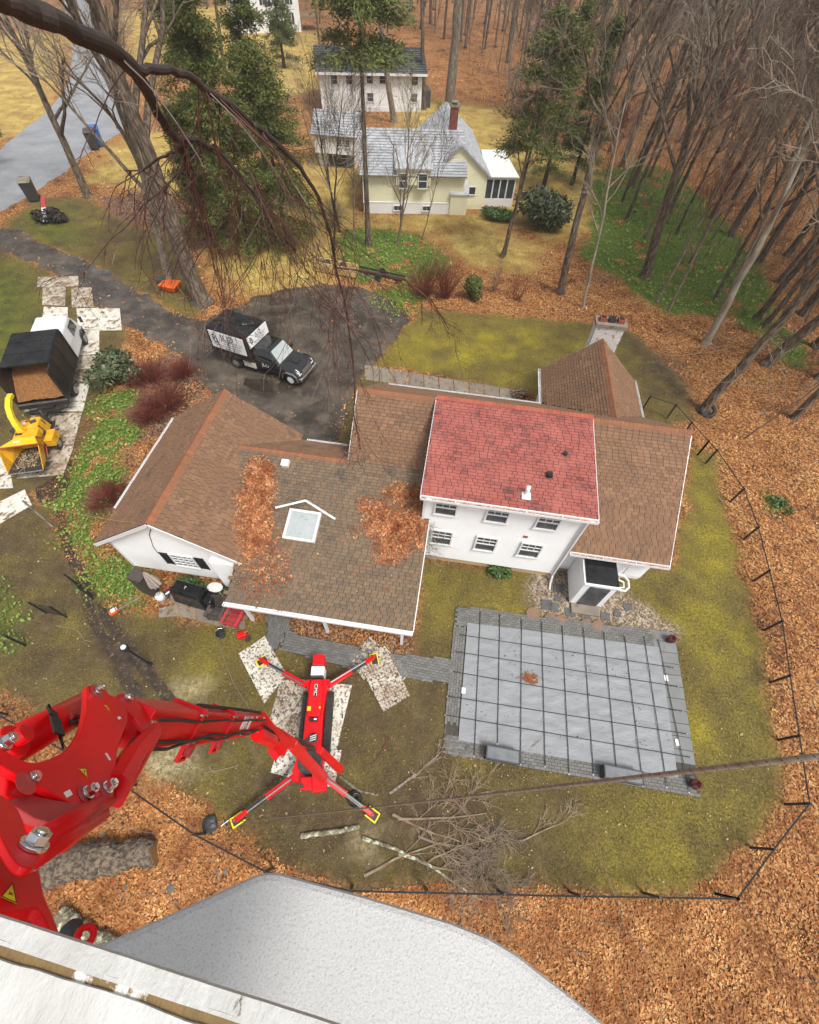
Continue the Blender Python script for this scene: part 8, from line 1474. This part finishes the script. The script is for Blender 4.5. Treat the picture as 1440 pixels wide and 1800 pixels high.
def band(off0, off1, z0, z1, name, m, a=.003, j0=1, th=.01):
    q = MB(); vs = []
    for i in range(K+1):
        p = e0+d*(L*i/K); vs += [p+nrm*(off0+wob(i, a, j0))+Z*z0, p+nrm*(off1+wob(i, a, j0+1))+Z*z1, p+nrm*(off0+wob(i, a, j0))+Z*(z0-th), p+nrm*(off1+wob(i, a, j0+1))+Z*(z1-th)]
    q.add(vs, [f for i in range(K) for f in ((i*4, (i+1)*4, (i+1)*4+1, i*4+1), (i*4+2, i*4+3, (i+1)*4+3, (i+1)*4+2), (i*4, i*4+2, (i+1)*4+2, (i+1)*4), (i*4+1, (i+1)*4+1, (i+1)*4+3, i*4+3))]); return q.build(name, m, bk)
band(0, .013, 0, .003, 'lip_edge', M['bucket_lip'], .001, 1, .006)
band(.011, .021, .0025, .0005, 'worn_strip', M['bare_fibre'], .005, 3, .02)
band(.019, .60, .004, -.02, 'lip', M['bucket_lip'], .006, 5, .02)
# rope from the outrigger foot up past the camera
ra, rb = G(405, 1446, .25), PR(1560, 1316, 1.75); q = MB(); K = 60; P = [ra.lerp(rb, (i/K)**1.0)-Z*(.55*math.sin(math.pi*i/K)) for i in range(K+1)]; rr = .0085
q.tube(P, rr, 7); ro = q.build('rigging_rope', M['rope'], None, label='tan rigging rope stretched from the lower left outrigger across the pool', cat='rope', smooth=True)
q = MB(); tl = 0; Lr = (rb-ra).length; N = 900
for i in range(N):
    if i % 2: continue
    f = i/N; p = ra.lerp(rb, f)-Z*(.55*math.sin(math.pi*f)); r2 = ra.lerp(rb, f+.0011)-Z*(.55*math.sin(math.pi*(f+.0011))); dd = (r2-p).normalized(); u = dd.orthogonal().normalized(); w = dd.cross(u)
    q.tube([p+(u*math.cos(a)+w*math.sin(a))*rr*.93+dd*a*.006 for a in (0, 1.2, 2.4, 3.6)], .0022, 3, False)
q.build('rope_tracer', M['rope_dark'], ro, kind='stuff')
# service wire to the garage gable, hose-like line on the lawn
a, b = G(48, 881, 5.0), Vector((-10.75, 7.75, 4.7)); a = G(40, 880, 2.2)
q = MB(); q.tube([a.lerp(b, i/16)-Z*.25*math.sin(math.pi*i/16) for i in range(17)], .014, 5); tag(q.build('service_wire', M['leaf_pale']), 'pale overhead service wire running to the garage gable', 'wire'); q = MB(); q.tube([Vector((a.x, a.y, 0)), a], .05, 6); tag(q.build('wire_post', M['bark_grey']), 'thin post carrying the service wire beside the lowest mat', 'post')
def ground_line(px, r, m, name, label, cat, z=.02):
    P = [G(x, y, z) for x, y in px]; q = MB(); q.tube(P, r, 5); tag(q.build(name, m), label, cat)
ground_line([(382, 1122), (390, 1145), (400, 1175), (410, 1200), (425, 1225), (440, 1248), (470, 1290)], .010, M['rope'], 'tag_line', 'thin tan line lying on the lawn from the black bucket to the lift', 'rope')
ground_line([(100, 1100), (130, 1105), (142, 1115), (148, 1125), (160, 1128)], .012, M['rope'], 'tag_line', 'short kinked tan line lying beside the open gate', 'rope')
ground_line([(363, 1405), (368, 1420), (362, 1432), (372, 1415), (378, 1430), (365, 1440)], .008, M['dull_red'], 'throw_line', 'tangled reddish throw line beside the dark bag', 'rope')
p = G(371, 1448); q = MB(); R = random.Random(1); q.lathe(p, [(.22, 0), (.27, .08), (.22, .18), (.12, .24)], 9); q.v = [(a_+R.uniform(-.07, .07), b_+R.uniform(-.07, .07), c_) for a_, b_, c_ in q.v]; tag(q.build('gear_bag', M['dark_box'], None, bevel=.05), 'dark lumpy gear bag on the near fence line by the outrigger', 'bag')
p = G(625, 1405); q = MB(); [q.torus(p+Vector((R.uniform(-.05, .05), R.uniform(-.05, .05), .06+.05*k)), (R.uniform(-.2, .2), R.uniform(-.2, .2), 1), .24-.02*k, .022, 22, 5) for k in range(7)]; tag(q.build('rope_coil', M['dark_metal']), 'dark coiled rope heap beside the lower right outrigger', 'rope coil')
p = G(396, 1447); q = MB(); q.tube([p+Vector((-.1, -.1, .05)), p+Vector((.1, .1, .05))], .02, 5); q.tube([p+Vector((-.1, .1, .05)), p+Vector((.1, -.1, .05))], .02, 5); tag(q.build('steel_shackle', M['chrome']), 'crossed shiny shackle between the dark bag and the outrigger foot', 'shackle')

HAZE = .0006
# ================================================================ air: the far woods fade a little
hm = bpy.data.materials.new('haze'); hm.use_nodes = True; hn = hm.node_tree; hn.nodes.clear(); pv = hn.nodes.new('ShaderNodeVolumePrincipled'); pv.inputs['Color'].default_value = (.86, .88, .92, 1); pv.inputs['Density'].default_value = HAZE; pv.inputs['Anisotropy'].default_value = .2
ho = hn.nodes.new('ShaderNodeOutputMaterial'); hn.links.new(pv.outputs[0], ho.inputs['Volume'])
q = MB(); q.box(-905, 905, -605, 1305, -1, 45); link('haze', q.mesh('haze', hm), kind='stuff')
